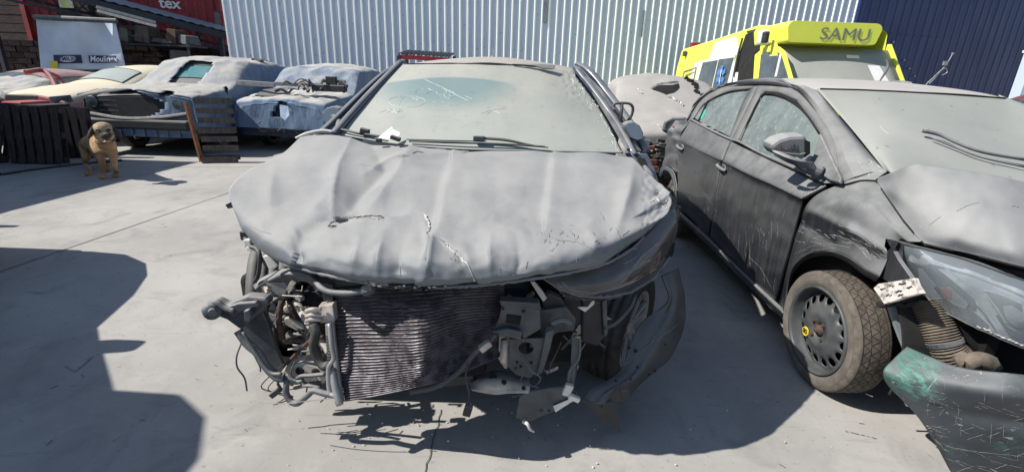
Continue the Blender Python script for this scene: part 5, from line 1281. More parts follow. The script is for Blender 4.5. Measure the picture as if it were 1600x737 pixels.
R_('lamp_scuff', [[(870, 447), (884, 455), (900, 458)], [(868, 442), (878, 448)], [(905, 466), (940, 469), (980, 461)]] + [[(u, 462 - abs(u - 920) * .03), (u + rnd.uniform(2, 8), 461)] for u in range(880, 1000, 11)], .003, m_scratch, lbv, jag=.9)
mb = MB(); mb.tube([at(1046, 310, 1.98), at(1050, 330, 1.96), at(1040, 345, 1.9), (at(1018, 372, 1.8))], .008); mb.build('lamp_trim', m_plastic, mc)
R_('wing_crush', [[(1015, 318), (1026, 312), (1036, 318), (1044, 312)], [(1020, 326), (1032, 322), (1042, 326)], [(1024, 300), (1036, 304)]], .006, m_chip, jag=1.2)

# ---- condenser
CR_ = [[(521, 450, 1.66), (590, 447, 1.62), (655, 445, 1.56), (715, 444, 1.6), (788, 443, 1.68)],
       [(524, 500, 1.62), (592, 498, 1.56), (655, 497, 1.47), (715, 484, 1.56), (787, 478, 1.66)],
       [(529, 550, 1.58), (600, 548, 1.52), (658, 545, 1.43), (712, 525, 1.55), (785, 512, 1.65)],
       [(534, 592, 1.54), (603, 588, 1.49), (660, 578, 1.42), (712, 558, 1.54), (784, 537, 1.65)],
       [(539, 627, 1.5), (604, 616, 1.47), (662, 601, 1.44), (714, 586, 1.52), (780, 558, 1.62)]]
cG = surface(CR_, 90, 4 * 44)
mb = MB(); mb.grid(cG); o = mb.build('condenser_core', m_core, mc, smooth=True); orient(o); md = o.modifiers.new('t', 'SOLIDIFY'); md.thickness = .02; md.offset = -1
mb = MB(); dirc = V((0, -1, 0))
for k in range(35):
    i = 2 + k * 5; row = [cG[i][j] + V((0, -.003 - .0015 * nz(k * 1.7, j * .3), .0014 * nz(k * 3.1, j * .22) + .004 * nz(k * .25, j * .05, 5))) for j in range(0, 91, 2)]
    mb.tube(row, .0021, 4, smooth=False)
o = mb.build('condenser_tube', m_fin, mc, kind='stuff')
cb = bvh_of([c for c in mc.children if c.name.startswith('condenser_core')][0])
sm = []
for k in range(34):
    u = rnd.choice([rnd.gauss(620, 26), rnd.gauss(690, 20), rnd.uniform(540, 700)]); v = rnd.choice([rnd.gauss(484, 6), rnd.gauss(566, 8), rnd.uniform(460, 600)]); sm.append([(u, v), (u + rnd.uniform(5, 24), v + rnd.uniform(-3, 2))])
R_('bent_fins', sm, .003, m_fin, cb, off=.006, jag=1.)
L_ = [cG[i][0] for i in range(0, 177, 8)]
mb = MB(); mb.tube([p + V((-.012, -.005, 0)) for p in L_], .012, 8); mb.build('left_tank', m_alu, mc, smooth=True)
for p, q_ in (((509, 560), (517, 575)), ((512, 580), (519, 600)), ((516, 455), (520, 475))): pass
mb = MB(); mb.tube([at(519, 575, 1.53), at(524, 605, 1.5), at(531, 632, 1.48)], .014, 8); mb.build('receiver_tube', m_alu, mc, smooth=True)
MB().plate([at(497, 478, 1.6), at(520, 475, 1.6), at(523, 503, 1.58), at(500, 505, 1.58)], (0, .04, 0)).build('manifold_block', m_alu_pink, mc, bevel=.004)
for v in (485, 493, 500):
    MB().tube([at(502, v - 1, 1.58), at(488, v - 2, 1.57), at(479, v + 1, 1.58)], .009, 8).build('manifold_pipe', m_alu_pink, mc, smooth=True)
MB().plate([at(478, 492, 1.6), at(492, 492, 1.6), at(492, 508, 1.6), at(482, 508, 1.6)], (0, .03, 0)).build('pipe_clamp', m_steel, mc, bevel=.004)
MB().tube([at(489, 506, 1.57), at(493, 520, 1.56), at(490, 540, 1.56), at(497, 560, 1.56), at(507, 572, 1.55), at(514, 570, 1.54)], .018, 10).build('black_hose', m_rubber, mc, smooth=True)
MB().tube([at(515, 505, 1.56), at(518, 540, 1.54), at(521, 560, 1.53), at(514, 572, 1.52), at(513, 590, 1.51), at(515, 610, 1.5), at(520, 617, 1.49), at(530, 617, 1.49)], .0085, 8).build('coolant_pipe', m_alu, mc, smooth=True)
mb = MB()
for k in range(12): mb.box(at(511.5 + k * .25, 508 + k * 4.6, 1.565), (.012, .012, .009))
mb.build('bracket_teeth', m_alu_pink, mc, kind='stuff')
MB().tube([at(494, 440, 1.56), at(501, 449, 1.52), at(515, 456, 1.5), at(540, 458, 1.49), at(560, 456, 1.485), at(572, 453, 1.48)], .0105, 10).build('grey_pipe', m_plastic_grey, mc, smooth=True)
mb = MB(); mb.lathe([(.0001, .02), (.016, .02), (.02, .012), (.02, -.012), (.016, -.02)], at(575, 452, 1.48), (1, 0, .4), 12); mb.box(at(579, 448, 1.48), (.02, .02, .03)); mb.build('pipe_end', m_plastic_grey, mc, bevel=.002)
MB().bar(at(520, 436, 1.66), at(800, 432, 1.68), .03, .05).build('top_crossmember', m_plastic, mc, bevel=.005)
MB().plate([at(500, 442, 1.62), at(520, 446, 1.62), at(520, 470, 1.62), at(505, 470, 1.62)], (0, .03, 0)).build('duct_bracket', m_plastic, mc, bevel=.004)
# ---- left side structure
def P_(name, pts, Y, m, d=.03, bev=.004, lab=None): 
    return MB().plate([at(u, v, Y if y is None else y) for u, v, y in [(q + (None,))[:3] for q in pts]], (0, d, 0)).build(name, m, mc, bevel=bev, label=lab)
P_('rail_arm', [(326, 474), (336, 470), (352, 478), (368, 470), (386, 463), (414, 466), (420, 474), (410, 486), (392, 500), (376, 516), (354, 500), (338, 494), (328, 488)], 1.62, m_steel, .05, .01)
P_('rail_arm_flange', [(352, 480), (372, 474), (398, 472), (404, 478), (380, 486), (362, 496)], 1.6, m_plastic_grey, .02)
MB().lathe([(.006, .03), (.03, .028), (.036, .0), (.03, -.03), (.006, -.03)], at(332, 484, 1.6), (.6, -1, .1), 14).build('rail_end_boss', m_plastic_grey, mc, smooth=True)
MB().lathe([(.0001, .036), (.014, .034), (.016, 0)], at(332, 484, 1.59), (.6, -1, .1), 12).build('boss_bolt', m_steel, mc)
MB().tube([at(328, 478, 1.6), at(338, 472, 1.6), at(350, 480, 1.6), at(366, 486, 1.6)], .012, 8).build('rolled_edge', m_plastic_grey, mc, smooth=True)
P_('inner_panel', [(374, 514), (408, 484), (416, 500), (430, 540), (446, 580), (436, 592), (424, 590), (402, 556)], 1.68, m_steel, .02)
MB().tube([at(372, 516, 1.6), at(386, 536, 1.59), at(404, 552, 1.58), (at(416, 572, 1.57)), at(432, 588, 1.56), at(444, 590, 1.56)], .017, 8).build('loom_conduit', m_plastic_grey, mc, smooth=True)
MB().tube([at(379, 518, 1.58), at(396, 545, 1.57), at(420, 580, 1.55), at(440, 584, 1.54)], .007, 6).build('loom', m_steel, mc, smooth=True)
P_('bracket', [(380, 486), (388, 484), (392, 494), (389, 503), (382, 502)], 1.58, m_plastic_grey, .02)
# grey wing-support arch
AR = [[(396, 446, 1.86), (412, 432, 1.84), (436, 421, 1.8), (462, 419, 1.76), (486, 424, 1.72), (500, 440, 1.7)], [(398, 452, 1.8), (414, 440, 1.78), (438, 430, 1.74), (462, 428, 1.7), (484, 434, 1.67), (498, 446, 1.66)], [(404, 459, 1.82), (418, 450, 1.8), (440, 441, 1.77), (460, 439, 1.74), (478, 441, 1.72), (492, 449, 1.7)]]
sheet('wing_support', AR, m_plastic_grey, mc, nu=40, nv=12, solid=.006, disp=lambda u, v, i, j: .004 * nz(u * .06, v * .06))
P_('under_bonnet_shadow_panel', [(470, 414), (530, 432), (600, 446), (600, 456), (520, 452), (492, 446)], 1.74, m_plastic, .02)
P_('white_strut', [(410, 400), (421, 399), (434, 414), (430, 419), (420, 421)], 1.72, m_white, .02)
mb = MB(); mb.tube([at(383, 371, 1.84), at(388, 384, 1.82), at(400, 388, 1.8), at(406, 400, 1.78), at(404, 428, 1.78), at(398, 440, 1.8)], .009, 7); mb.tube([at(400, 388, 1.8), at(416, 416, 1.78)], .006, 6); mb.build('bonnet_cable', m_plastic, mc, smooth=True)
mb = MB(); mb.box(at(389, 379, 1.83), (.03, .03, .035)); mb.box(at(394, 387, 1.82), (.035, .03, .02)); mb.build('clamp', m_white, mc, bevel=.005)
mb = MB(); mb.box(at(383, 367, 1.86), (.03, .03, .04)); mb.build('hinge_stub', m_plastic, mc, bevel=.005)
MB().plate([at(352, 320, 2.0), at(362, 315, 1.98), at(366, 324, 1.98), at(356, 326, 2.0)], (0, .03, 0)).build('side_tab', m_plastic, mc)
# strut, cylinder, brake parts seen through the open left corner
MB().lathe([(.0001, .05), (.03, .05), (.042, .03), (.045, -.02), (.03, -.03), (.03, -.08)], at(454, 476, 1.85), (.25, -1, .15), 20).build('booster', m_rust, mc, smooth=True)
MB().lathe([(.0001, .07), (.014, .068), (.018, .05)], at(454, 476, 1.85), (.25, -1, .15), 12).build('booster_nose', m_pale, mc)
P_('bracket', [(430, 452), (446, 450), (448, 466), (436, 470)], 1.84, m_pale, .02)
P_('suspension_arm', [(443, 498), (452, 496), (474, 506), (477, 514), (462, 516), (446, 508)], 1.82, m_pale, .02)
MB().lathe([(.10, -.08), (.14, -.1), (.155, -.06), (.155, .06), (.14, .1), (.10, .08)], at(458, 516, 2.0), (.5, -1, .12), 30).build('inner_tyre', m_rubber, mc, smooth=True)
MB().tube([at(462, 470, 1.8), at(480, 500, 1.74), at(500, 530, 1.68), at(524, 560, 1.64)], .018, 8).build('strut_tube', m_pale, mc, smooth=True)
mb = MB(); mb.tube([at(448, 568, 1.62), at(470, 545, 1.62), at(488, 530, 1.62), at(506, 526, 1.62)], .008, 6); mb.tube([at(440, 470, 1.72), at(436, 500, 1.7), at(442, 530, 1.68)], .012, 6); mb.build('control_rod', m_rust, mc, smooth=True)
P_('lower_plate', [(438, 582), (452, 572), (472, 566), (498, 574), (514, 580), (514, 594), (480, 596), (452, 600)], 1.62, m_pale, .06)
for u, v in ((468, 580), (493, 582)): MB().lathe([(.0001, .003), (.014, .002), (.018, -.002)], at(u, v, 1.612), (0, -1, .1), 14).build('plate_hole', m_dark, mc)
mb = MB(); mb.tube([at(449, 592, 1.56), at(447, 612, 1.55), at(455, 627, 1.54), at(466, 629, 1.53), at(480, 618, 1.52), at(490, 610, 1.52), at(506, 614, 1.51), at(528, 618, 1.5)], .0125, 8); mb.build('hanging_hose', m_plastic_grey, mc, smooth=True)
mb = MB(); mb.tube([at(456, 600, 1.58), at(468, 588, 1.56), at(488, 586, 1.55), at(508, 584, 1.54)], .008, 6); mb.tube([at(460, 606, 1.57), at(480, 602, 1.55), at(500, 606, 1.54)], .007, 6); mb.tube([at(446, 586, 1.57), at(460, 596, 1.56), at(474, 594, 1.56)], .01, 6); mb.build('pipes', m_steel, mc, smooth=True)
mb = MB(); mb.tube([at(440, 590, 1.56), at(434, 598, 1.55), at(438, 606, 1.55), at(432, 612, 1.55)], .006, 6); mb.box(at(431, 612, 1.55), (.045, .03, .022), Matrix.Rotation(-.7, 3, 'Y')); mb.build('plug', m_plastic, mc, bevel=.003)
mb = MB(); mb.tube([at(378, 534, 1.6), at(370, 556, 1.6), at(371, 574, 1.6), at(382, 590, 1.6), at(386, 610, 1.6)], .0035, 5); mb.tube([at(398, 556, 1.6), at(406, 572, 1.6), at(407, 580, 1.6)], .003, 5)
mb.tube([at(404, 628, 1.5), at(440, 630, 1.48), at(480, 626, 1.47), at(516, 622, 1.47)], .002, 4); mb.build('loose_wires', m_plastic_grey, mc, kind='stuff')
# engine bay masses
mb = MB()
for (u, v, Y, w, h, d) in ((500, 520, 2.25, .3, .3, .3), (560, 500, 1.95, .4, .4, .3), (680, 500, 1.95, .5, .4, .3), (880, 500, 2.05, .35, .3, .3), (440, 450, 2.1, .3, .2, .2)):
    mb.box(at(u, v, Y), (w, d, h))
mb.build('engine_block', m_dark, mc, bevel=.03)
mb = MB()
for k in range(26):
    u, v = rnd.uniform(420, 512), rnd.uniform(455, 560); p = at(u, v, rnd.uniform(1.8, 1.98)); mb.tube([p, p + V((rnd.uniform(-.08, .08), rnd.uniform(-.02, .04), rnd.uniform(-.08, .08))), p + V((rnd.uniform(-.1, .1), .03, rnd.uniform(-.12, .02)))], rnd.uniform(.005, .014), 6)
mb.build('engine_hose', m_grime, mc, kind='stuff')
for k in range(10):
    u, v = rnd.uniform(418, 508), rnd.uniform(448, 500); MB().box(at(u, v, 1.92), (rnd.uniform(.03, .07), .04, rnd.uniform(.03, .06)), Matrix.Rotation(rnd.uniform(-.5, .5), 3, 'Y')).build('engine_fitting', rnd.choice([m_grime, m_steel, m_rust]), mc, bevel=.005)
for k in range(70):
    if k % 5 < 3: u, v, Y = rnd.uniform(408, 512), rnd.uniform(446, 596), rnd.uniform(1.68, 1.9)
    else: u, v, Y = rnd.uniform(790, 948), rnd.uniform(455, 590), rnd.uniform(1.66, 1.85)
    if u < 440 and v > 540: continue
    m_ = rnd.choice([m_grime, m_steel, m_plastic_grey, m_pale, m_alu, m_rust, m_plastic, m_white if k % 4 == 0 else m_steel]); p = at(u, v, Y); q = k % 3; mb = MB()
    rt = Matrix.Rotation(rnd.uniform(-1.2, 1.2), 3, 'Y') @ Matrix.Rotation(rnd.uniform(-.6, .6), 3, 'Z')
    if q == 0: mb.box(p, (rnd.uniform(.02, .06), rnd.uniform(.01, .03), rnd.uniform(.008, .02)), rt); mb.box(p + V((.01, -.008, .01)), (.012, .02, .012), rt)
    elif q == 1: mb.tube([p, p + V((rnd.uniform(-.06, .06), -.02, rnd.uniform(-.05, .05))), p + V((rnd.uniform(-.09, .09), .0, rnd.uniform(-.1, .06)))], rnd.uniform(.0025, .007), 5)
    else: mb.plate([p + V((rnd.uniform(-.03, .03), 0, rnd.uniform(-.03, .03))) + V((.03 * math.cos(x_), 0, .02 * math.sin(x_))) for x_ in (0, 1.2, 2.4, 3.6, 5)], (.004, .006, 0))
    mb.build('broken_fitting', m_, mc)
for k in range(9):
    u, v = rnd.choice([(rnd.uniform(420, 510), rnd.uniform(560, 590)), (rnd.uniform(800, 900), rnd.uniform(520, 590))]); p = at(u, v, 1.58); mb = MB()
    mb.tube([p, p + V((rnd.uniform(-.05, .05), -.02, -.05)), p + V((rnd.uniform(-.1, .1), -.01, -.09)), p + V((rnd.uniform(-.08, .08), 0, -.14))], rnd.uniform(.0018, .0035), 5); mb.build('loose_wire', rnd.choice([m_plastic, m_rust, m_plastic_grey]), mc)
# ---- centre right: crash box, plates, pan
P_('crash_box', [(784, 478), (822, 482), (822, 494), (816, 521), (790, 516), (769, 519), (778, 502)], 1.6, m_steel, .012)
P_('crash_box_side', [(822, 482), (844, 486), (845, 514), (818, 530), (815, 520)], 1.6, m_plastic_grey, .06)
P_('crash_box_slot', [(792, 491), (815, 494), (812, 508), (790, 504)], 1.596, m_dark, .003)
P_('crash_box_flange', [(769, 519), (792, 515), (816, 520), (814, 531), (796, 527), (768, 526)], 1.57, m_steel, .02)
P_('crash_box_top', [(780, 470), (842, 474), (846, 486), (822, 483), (783, 479)], 1.6, m_steel, .05)
for u, v in ((786, 482), (818, 486), (804, 522), (775, 515)): MB().lathe([(.0001, .002), (.005, .002), (.006, 0)], at(u, v, 1.594), (0, -1, 0), 8).build('rivet_hole', m_dark, mc)
# holed mounting plate
def holed_plate(name, outline, holes, Y, m, d=.008):
    mb = MB(); pts = [at(u, v, Y) for u, v in outline]
    me = bpy.data.meshes.new('tmp'); b = bmesh.new()
    loops = [pts] + [[at(u + r * math.cos(a), v + r2 * math.sin(a), Y) for a in [2 * PI * k / 14 for k in range(14)]] for u, v, r, r2 in holes]; ed = []
    for l in loops:
        vs = [b.verts.new(p) for p in l]; ed += [b.edges.new((vs[i], vs[(i + 1) % len(vs)])) for i in range(len(vs))]
    bmesh.ops.triangle_fill(b, use_beauty=True, use_dissolve=False, edges=ed)
    b.verts.ensure_lookup_table(); mb.add([v.co.copy() for v in b.verts], [[v.index for v in f.verts] for f in b.faces]) if not b.verts.index_update() else 0; b.free()
    o = mb.build(name, m, mc); orient(o); md = o.modifiers.new('t', 'SOLIDIFY'); md.thickness = d; md.offset = -1; return o
holed_plate('mounting_plate', [(797, 530), (856, 528), (850, 556), (843, 578), (828, 590), (806, 585), (792, 570)], [(822, 544, 12, 10), (808, 565, 2.5, 2.5), (814, 572, 2.5, 2.5), (806, 575, 2.5, 2.5), (830, 566, 3, 3)], 1.6, m_steel)
P_('plate_edge', [(853, 520), (866, 516), (860, 545), (848, 582), (838, 588), (846, 556)], 1.58, m_plastic_grey, .05)
P_('upper_bracket', [(840, 486), (884, 480), (900, 500), (896, 516), (870, 520), (856, 532), (846, 528)], 1.66, m_steel, .03)
P_('upper_bracket', [(846, 470), (858, 458), (876, 466), (884, 480), (850, 486)], 1.68, m_plastic, .04)
MB().tube([at(862, 505, 1.6), at(880, 500, 1.6), at(892, 506, 1.6)], .012, 8).build('short_pipe', m_steel, mc, smooth=True)
P_('column', [(780, 524), (797, 526), (793, 576), (788, 576), (778, 560)], 1.63, m_pale, .02)
MB().tube([at(788, 530, 1.6), at(787, 566, 1.58)], .014, 10).build('drier_tube', m_alu_pink, mc, smooth=True)
P_('pale_strut', [(828, 440), (835, 439), (848, 454), (855, 466), (849, 472), (842, 462)], 1.56, m_alu, .012)
# pressed steel pan, with raised rim
PR = [[(726, 590, 1.7), (745, 585, 1.72), (770, 579, 1.73), (795, 580, 1.72), (825, 590, 1.7)], [(734, 598, 1.62), (752, 594, 1.6), (775, 590, 1.6), (795, 592, 1.6), (828, 598, 1.6)], [(736, 606, 1.57), (752, 607, 1.56), (775, 609, 1.555), (797, 608, 1.56), (828, 608, 1.57)], [(738, 610, 1.56), (752, 613, 1.55), (775, 616, 1.545), (797, 614, 1.55), (826, 614, 1.56)]]
pb = sheet('sump_shield', PR, m_pale, mc, nu=40, nv=20, solid=.004, disp=lambda u, v, i, j: .012 * math.exp(-((u - 768) / 22) ** 4 - ((v - 600) / 9) ** 4)); pbv = bvh_of(pb)
for u, v, r in ((770, 590, .014), (787, 597, .009), (818, 606, .007)):
    q_ = on(pbv, u, v, .003)
    if q_: MB().lathe([(.0001, .002), (r, .002), (r * 1.2, 0)], q_, (0, -1, .6), 14).build('shield_hole', m_dark, mc)
P_('front_crossmember', [(620, 606), (700, 590), (740, 588), (742, 600), (700, 604), (650, 612)], 1.62, m_plastic, .05)
MB().tube([at(640, 612, 1.48), at(680, 604, 1.49), at(716, 582, 1.5), at(742, 552, 1.52), at(758, 540, 1.54), at(776, 522, 1.57)], .011, 8).build('cable', m_plastic, mc, smooth=True)
MB().bar(at(750, 546, 1.52), at(766, 534, 1.53), .026, .026).build('cable_plug', m_pale, mc, bevel=.004)
mb = MB(); mb.tube([at(731, 566, 1.5), at(728, 590, 1.5), at(733, 615, 1.5), at(731, 632, 1.5)], .005, 6); mb.box(at(731, 640, 1.5), (.03, .025, .045), Matrix.Rotation(.25, 3, 'Y')); mb.build('hanging_plug', m_plastic, mc, bevel=.003)
# torn lower panel
holed_plate('torn_panel', [(812, 620), (830, 612), (862, 606), (890, 604), (893, 620), (888, 632), (866, 642), (845, 650), (832, 657), (820, 656), (806, 652)], [(846, 640, 3, 3), (858, 641, 3, 2.5)], 1.56, m_plastic_grey)
P_('torn_panel_edge', [(864, 634), (888, 624), (894, 616), (896, 626), (880, 636), (868, 644)], 1.55, m_white, .003)
MB().tube([at(818, 658, 1.52), at(824, 662, 1.5), at(828, 670, 1.5), at(835, 674, 1.5)], [.008, .007, .006, .003], 6).build('torn_curl', m_white, mc)
mb = MB(); mb.plate([at(894, 526, 1.6), at(905, 530, 1.6), at(902, 575, 1.56), (at(896, 612, 1.54)), at(888, 614, 1.54), at(892, 570, 1.57)], (.0, .006, 0)); mb.build('strap', m_plastic_grey, mc)
mb = MB(); mb.tube([at(906, 530, 1.58), at(904, 560, 1.56), at(890, 580, 1.55), at(888, 604, 1.54)], .006, 6); mb.build('strap_wire', m_steel, mc)
mb = MB(); mb.box(at(887, 608, 1.53), (.03, .02, .05), Matrix.Rotation(.3, 3, 'Y')); mb.box(at(897, 621, 1.52), (.045, .02, .02), Matrix.Rotation(.4, 3, 'Y')); mb.build('wire_clip', m_white, mc, bevel=.003)
P_('air_box', [(910, 470), (941, 470), (944, 528), (934, 542), (908, 534)], 1.72, m_plastic, .1, .01)
P_('air_box_rib', [(941, 472), (948, 468), (950, 520), (944, 528)], 1.7, m_plastic_grey, .03)
P_('inner_wing_plate', [(880, 466), (912, 470), (908, 534), (896, 526), (884, 500)], 1.74, m_plastic, .05)
MB().tube([at(944, 512, 1.7), at(962, 505, 1.72), at(985, 480, 1.78), at(992, 462, 1.84)], .009, 8).build('brake_hose', m_rubber, mc, smooth=True)
# front wheels
def near_wheel(name, c, R_0, w, axis, spokes=7):
    e = bpy.data.objects.new(name, None); COL.objects.link(e); e.parent = mc; e.location = V(c) - mc.location
    plain_wheel(e, c, R_0, w, spokes, axis=axis, mt=m_rubber, mr=m_alu); return e
near_wheel('front_wheel', at(968, 505, 2.22), .30, .2, (.83, -.52, -.05), 5)
near_wheel('front_wheel', V((at(400, 440, 2.15).x + .06, 2.2, .32)), .31, .19, (-.93, -.34, .05), 5)
# fender liner hanging on the right
FL = [[(1034, 430, 1.96), (1048, 424, 2.0), (1060, 418, 2.1)], [(1044, 470, 1.9), (1058, 470, 1.93), (1071, 468, 2.05)], [(1003, 502, 1.84), (1040, 508, 1.82), (1069, 510, 1.94)], [(984, 538, 1.76), (1020, 552, 1.73), (1046, 560, 1.84)], [(967, 580, 1.69), (992, 586, 1.65), (1010, 590, 1.74)], [(925, 606, 1.62), (952, 612, 1.59), (980, 622, 1.64)], [(910, 626, 1.58), (936, 630, 1.56), (962, 630, 1.6)]]
fl = sheet('wing_liner', FL, mat('scuffed_black_plastic', C(40, 43, 48), C(56, 60, 66), scale=8, rough=.5, dust=.5, dlo=.2, dhi=1, bump=.1), mc, nu=30, nv=80, solid=.005, disp=lambda u, v, i, j: .006 * nz(u * .03, v * .03) - .012 * math.exp(-((j - .35) / .12) ** 2)); fb = bvh_of(fl)
holed_plate('liner_flap', [(912, 625), (936, 630), (962, 628), (966, 655), (969, 676), (950, 660), (928, 644)], [(940, 634, 2, 2)], 1.57, m_plastic)
P_('liner_tab', [(969, 612), (981, 609), (984, 621), (973, 626)], 1.56, m_plastic, .02)
R_('scuffs', [[(u, 600 - (u - 935) * .75), (u + rnd.uniform(8, 20), 588 - (u - 935) * .8)] for u in range(935, 1040, 8)], .003, m_plastic_grey, fb, jag=1.)
for k in range(7):
    q_ = on(fb, rnd.uniform(960, 1050), rnd.uniform(520, 600), .002)
    if q_: MB().disc(q_, .005, (0, -1, .1), 8).build('clip', m_dark, mc)
q_ = on(fb, 993, 548, .003)
if q_: MB().disc(q_, .008, (0, -1, .1), 10).build('clip', m_dark, mc)
m_refl = mat('silvery_lamp_housing', C(184, 192, 198), C(128, 138, 146), scale=9, rough=.3, metal=.1, lo=.35, hi=.6, bump=.3, bscale=12)
m_steel_rim0 = 0
_tc = C(58, 124, 106)
m_bumper = mat('scraped_bumper_plastic', C(36, 42, 48), C(56, 62, 68), scale=4, rough=.45, dust=.55, dlo=-.05, dhi=1, bump=.08, dscale=8, dnoise=.6, dustcol=C(140, 146, 148),
    scr=(.6, C(160, 166, 168), [((0, .3, 0), (3, 60, 70), .68), ((0, -.4, .2), (4, 60, 60), .69), ((0, 1.2, 0), (3, 50, 80), .70), ((0, .8, .5), (5, 60, 60), .71)]),
    patches=[(at(1418, 575, 1.66), .12, _tc, .9, 45), (at(1436, 590, 1.6), .10, C(90, 150, 134), .8, 60), (at(1492, 694, 1.5), .05, _tc, .6, 60), (at(1585, 700, 1.4), .08, _tc, .3, 50)])
m_steel_rim = mat('black_steel_rim', C(58, 62, 66), C(84, 86, 86), scale=9, rough=.5, dust=.0)
# ================================================================ BLACK SEDAN
sd = thing('black_sedan', 'dusty black sedan with spare steel wheel, broken headlight side and hanging scraped bumper', 'car', (2.45, 3.4, 0))
GN = V((1, 0, -.5)).normalized(); GD = 1.12 / math.sqrt(1.25)
def gp(u, v, off=0.):          # on the leaning side-window plane
    d = _ray(u, v); return CO + d * ((GD - off - CO.dot(GN)) / d.dot(GN))
def xr(pts, X): return [ax(u, v, x if x else X) for u, v, x in [(q + (None,))[:3] for q in pts]]
dent = lambda u, v, i, j: .004 * nz(u * .012, v * .016, 2) + .002 * nz(u * .05, v * .05)
FD = [xr([(1142, 221), (1185, 242), (1235, 264), (1291, 290)], 1.625), xr([(1130, 250), (1170, 270), (1210, 288), (1254, 309)], 1.55), xr([(1127, 258), (1166, 279), (1206, 298), (1250, 321)], 1.562), xr([(1119, 300), (1153, 326), (1190, 356), (1232, 384)], 1.545), xr([(1112, 350), (1145, 383), (1180, 420), (1214, 452)], 1.55), xr([(1109, 370), (1142, 404), (1176, 440), (1210, 469)], 1.575)]
fd = sheet('front_door', FD, m_black, sd, nu=60, nv=60, disp=dent, solid=.02)
RD = [xr([(1078, 189), (1098, 199), (1120, 211), (1140, 220)], 1.625), xr([(1062, 217), (1085, 229), (1107, 240), (1128, 249)], 1.555), xr([(1060, 224), (1082, 236), (1104, 247), (1125, 257)], 1.565), xr([(1059, 262), (1078, 276), (1098, 288), (1117, 299)], 1.545), xr([(1061, 308), (1078, 322), (1094, 336), (1110, 349)], 1.55), xr([(1066, 329), (1080, 342), (1094, 356), (1107, 368)], 1.575)]
rd = sheet('rear_door', RD, m_black, sd, nu=50, nv=60, disp=dent, solid=.02)
QP = [xr([(1056, 188), (1066, 188), (1077, 189)], 1.63), xr([(1044, 206), (1052, 212), (1061, 216)], 1.57), xr([(1040, 232), (1048, 235), (1059, 240)], 1.56), xr([(1034, 262), (1046, 262), (1058, 270)], 1.56), xr([(1040, 280), (1050, 284), (1058, 300)], 1.55)]
sheet('rear_quarter', QP[:4], m_black, sd, nu=30, nv=30, solid=.02, disp=lambda u, v, i, j: .015 * nz(u * .09, v * .09))
QA = [xr([(1030, 276), (1033, 262), (1044, 262), (1054, 275), (1060, 320)], 1.555), xr([(1034, 276), (1037, 268), (1043, 268), (1050, 280), (1056, 318)], 1.57)]
sheet('rear_arch', QA, m_navy, sd, nu=30, nv=4, solid=.01)
MB().plate(xr([(1044, 206), (1052, 196), (1056, 204), (1049, 222), (1043, 232)], 1.59), (.02, .03, 0)).build('tail_lamp', m_tail, sd, bevel=.004)
SL = [xr([(1062, 330), (1107, 371), (1160, 423), (1212, 471), (1222, 480)], 1.57), xr([(1062, 337), (1107, 379), (1160, 431), (1212, 481), (1222, 490)], 1.56), xr([(1062, 342), (1107, 385), (1160, 438), (1212, 489), (1222, 498)], 1.60)]
sheet('sill', SL, m_black, sd, nu=60, nv=8, solid=.02)
# inner body seen through the door gap
MB().plate([(1.62, 2.05, .25), (1.62, 2.9, .25), (1.66, 2.9, .98), (1.68, 2.2, .98)], (.1, 0, 0)).build('hinge_post', m_dark, sd)
db = bvh_of(fd, rd)
def S_(name, lines, w, m, b, off=.0015, jag=.8, label=None): 
    mb = MB()
    for l in lines: ribbon(mb, b, l, w, off, jag)
    if mb.v:
        o = mb.build(name, m, sd, label=label, kind='stuff'); orient(o); o.modifiers.new('t', 'SOLIDIFY').thickness = .0012
sc = []
for k in range(44):
    u = rnd.choice([rnd.gauss(1195, 14), rnd.gauss(1160, 10), rnd.uniform(1120, 1215)]); v = rnd.uniform(300, 430); sc.append([(u, v), (u + rnd.uniform(-2, 2), v + rnd.uniform(6, 34))])
for k in range(16):
    u = rnd.gauss(1198, 8); v = rnd.gauss(362, 10); sc.append([(u, v), (u + rnd.uniform(-5, 5), v + rnd.uniform(3, 12))])
for k in range(12):
    u = rnd.uniform(1068, 1110); v = rnd.uniform(260, 330); sc.append([(u, v), (u + rnd.uniform(-2, 2), v + rnd.uniform(6, 20))])
sc += [[(1166, 396), (1190, 420), (1206, 450)], [(1122, 366), (1140, 382)], [(1100, 300), (1112, 318), (1120, 332)]]
S_('scratches', sc[::2], .0011, m_scratch, db, jag=.5)
m_gap = m_dark
S_('door_gap', [[(1141, 220), (1129, 250), (1126, 258), (1118, 300), (1111, 350), (1108, 370)]], .012, m_gap, db, off=.003, jag=0)
# door handles
for (u, v, s, y) in ((1130, 265, 1., 0), (1065, 233, .8, 0)):
    q_ = on(db, u, v, .004)
    if q_ is None: q_ = ax(u, v, 1.55)
    MB().lathe([(.0001, .002), (.03, .004), (.042, .001), (.046, -.004)], q_ + V((.004, 0, 0)), (-1, 0, 0), 20).build('handle_cup', m_plastic_grey, sd, smooth=True)
    P = q_ + V((-.028, 0, .008)); o = MB().tube([P + V((.02, .075, .012)), P + V((0, .04, .012)), P + V((0, -.04, -.0)), P + V((.02, -.075, -.006))], .014, 8).build('door_handle', m_black_top, sd, smooth=True)
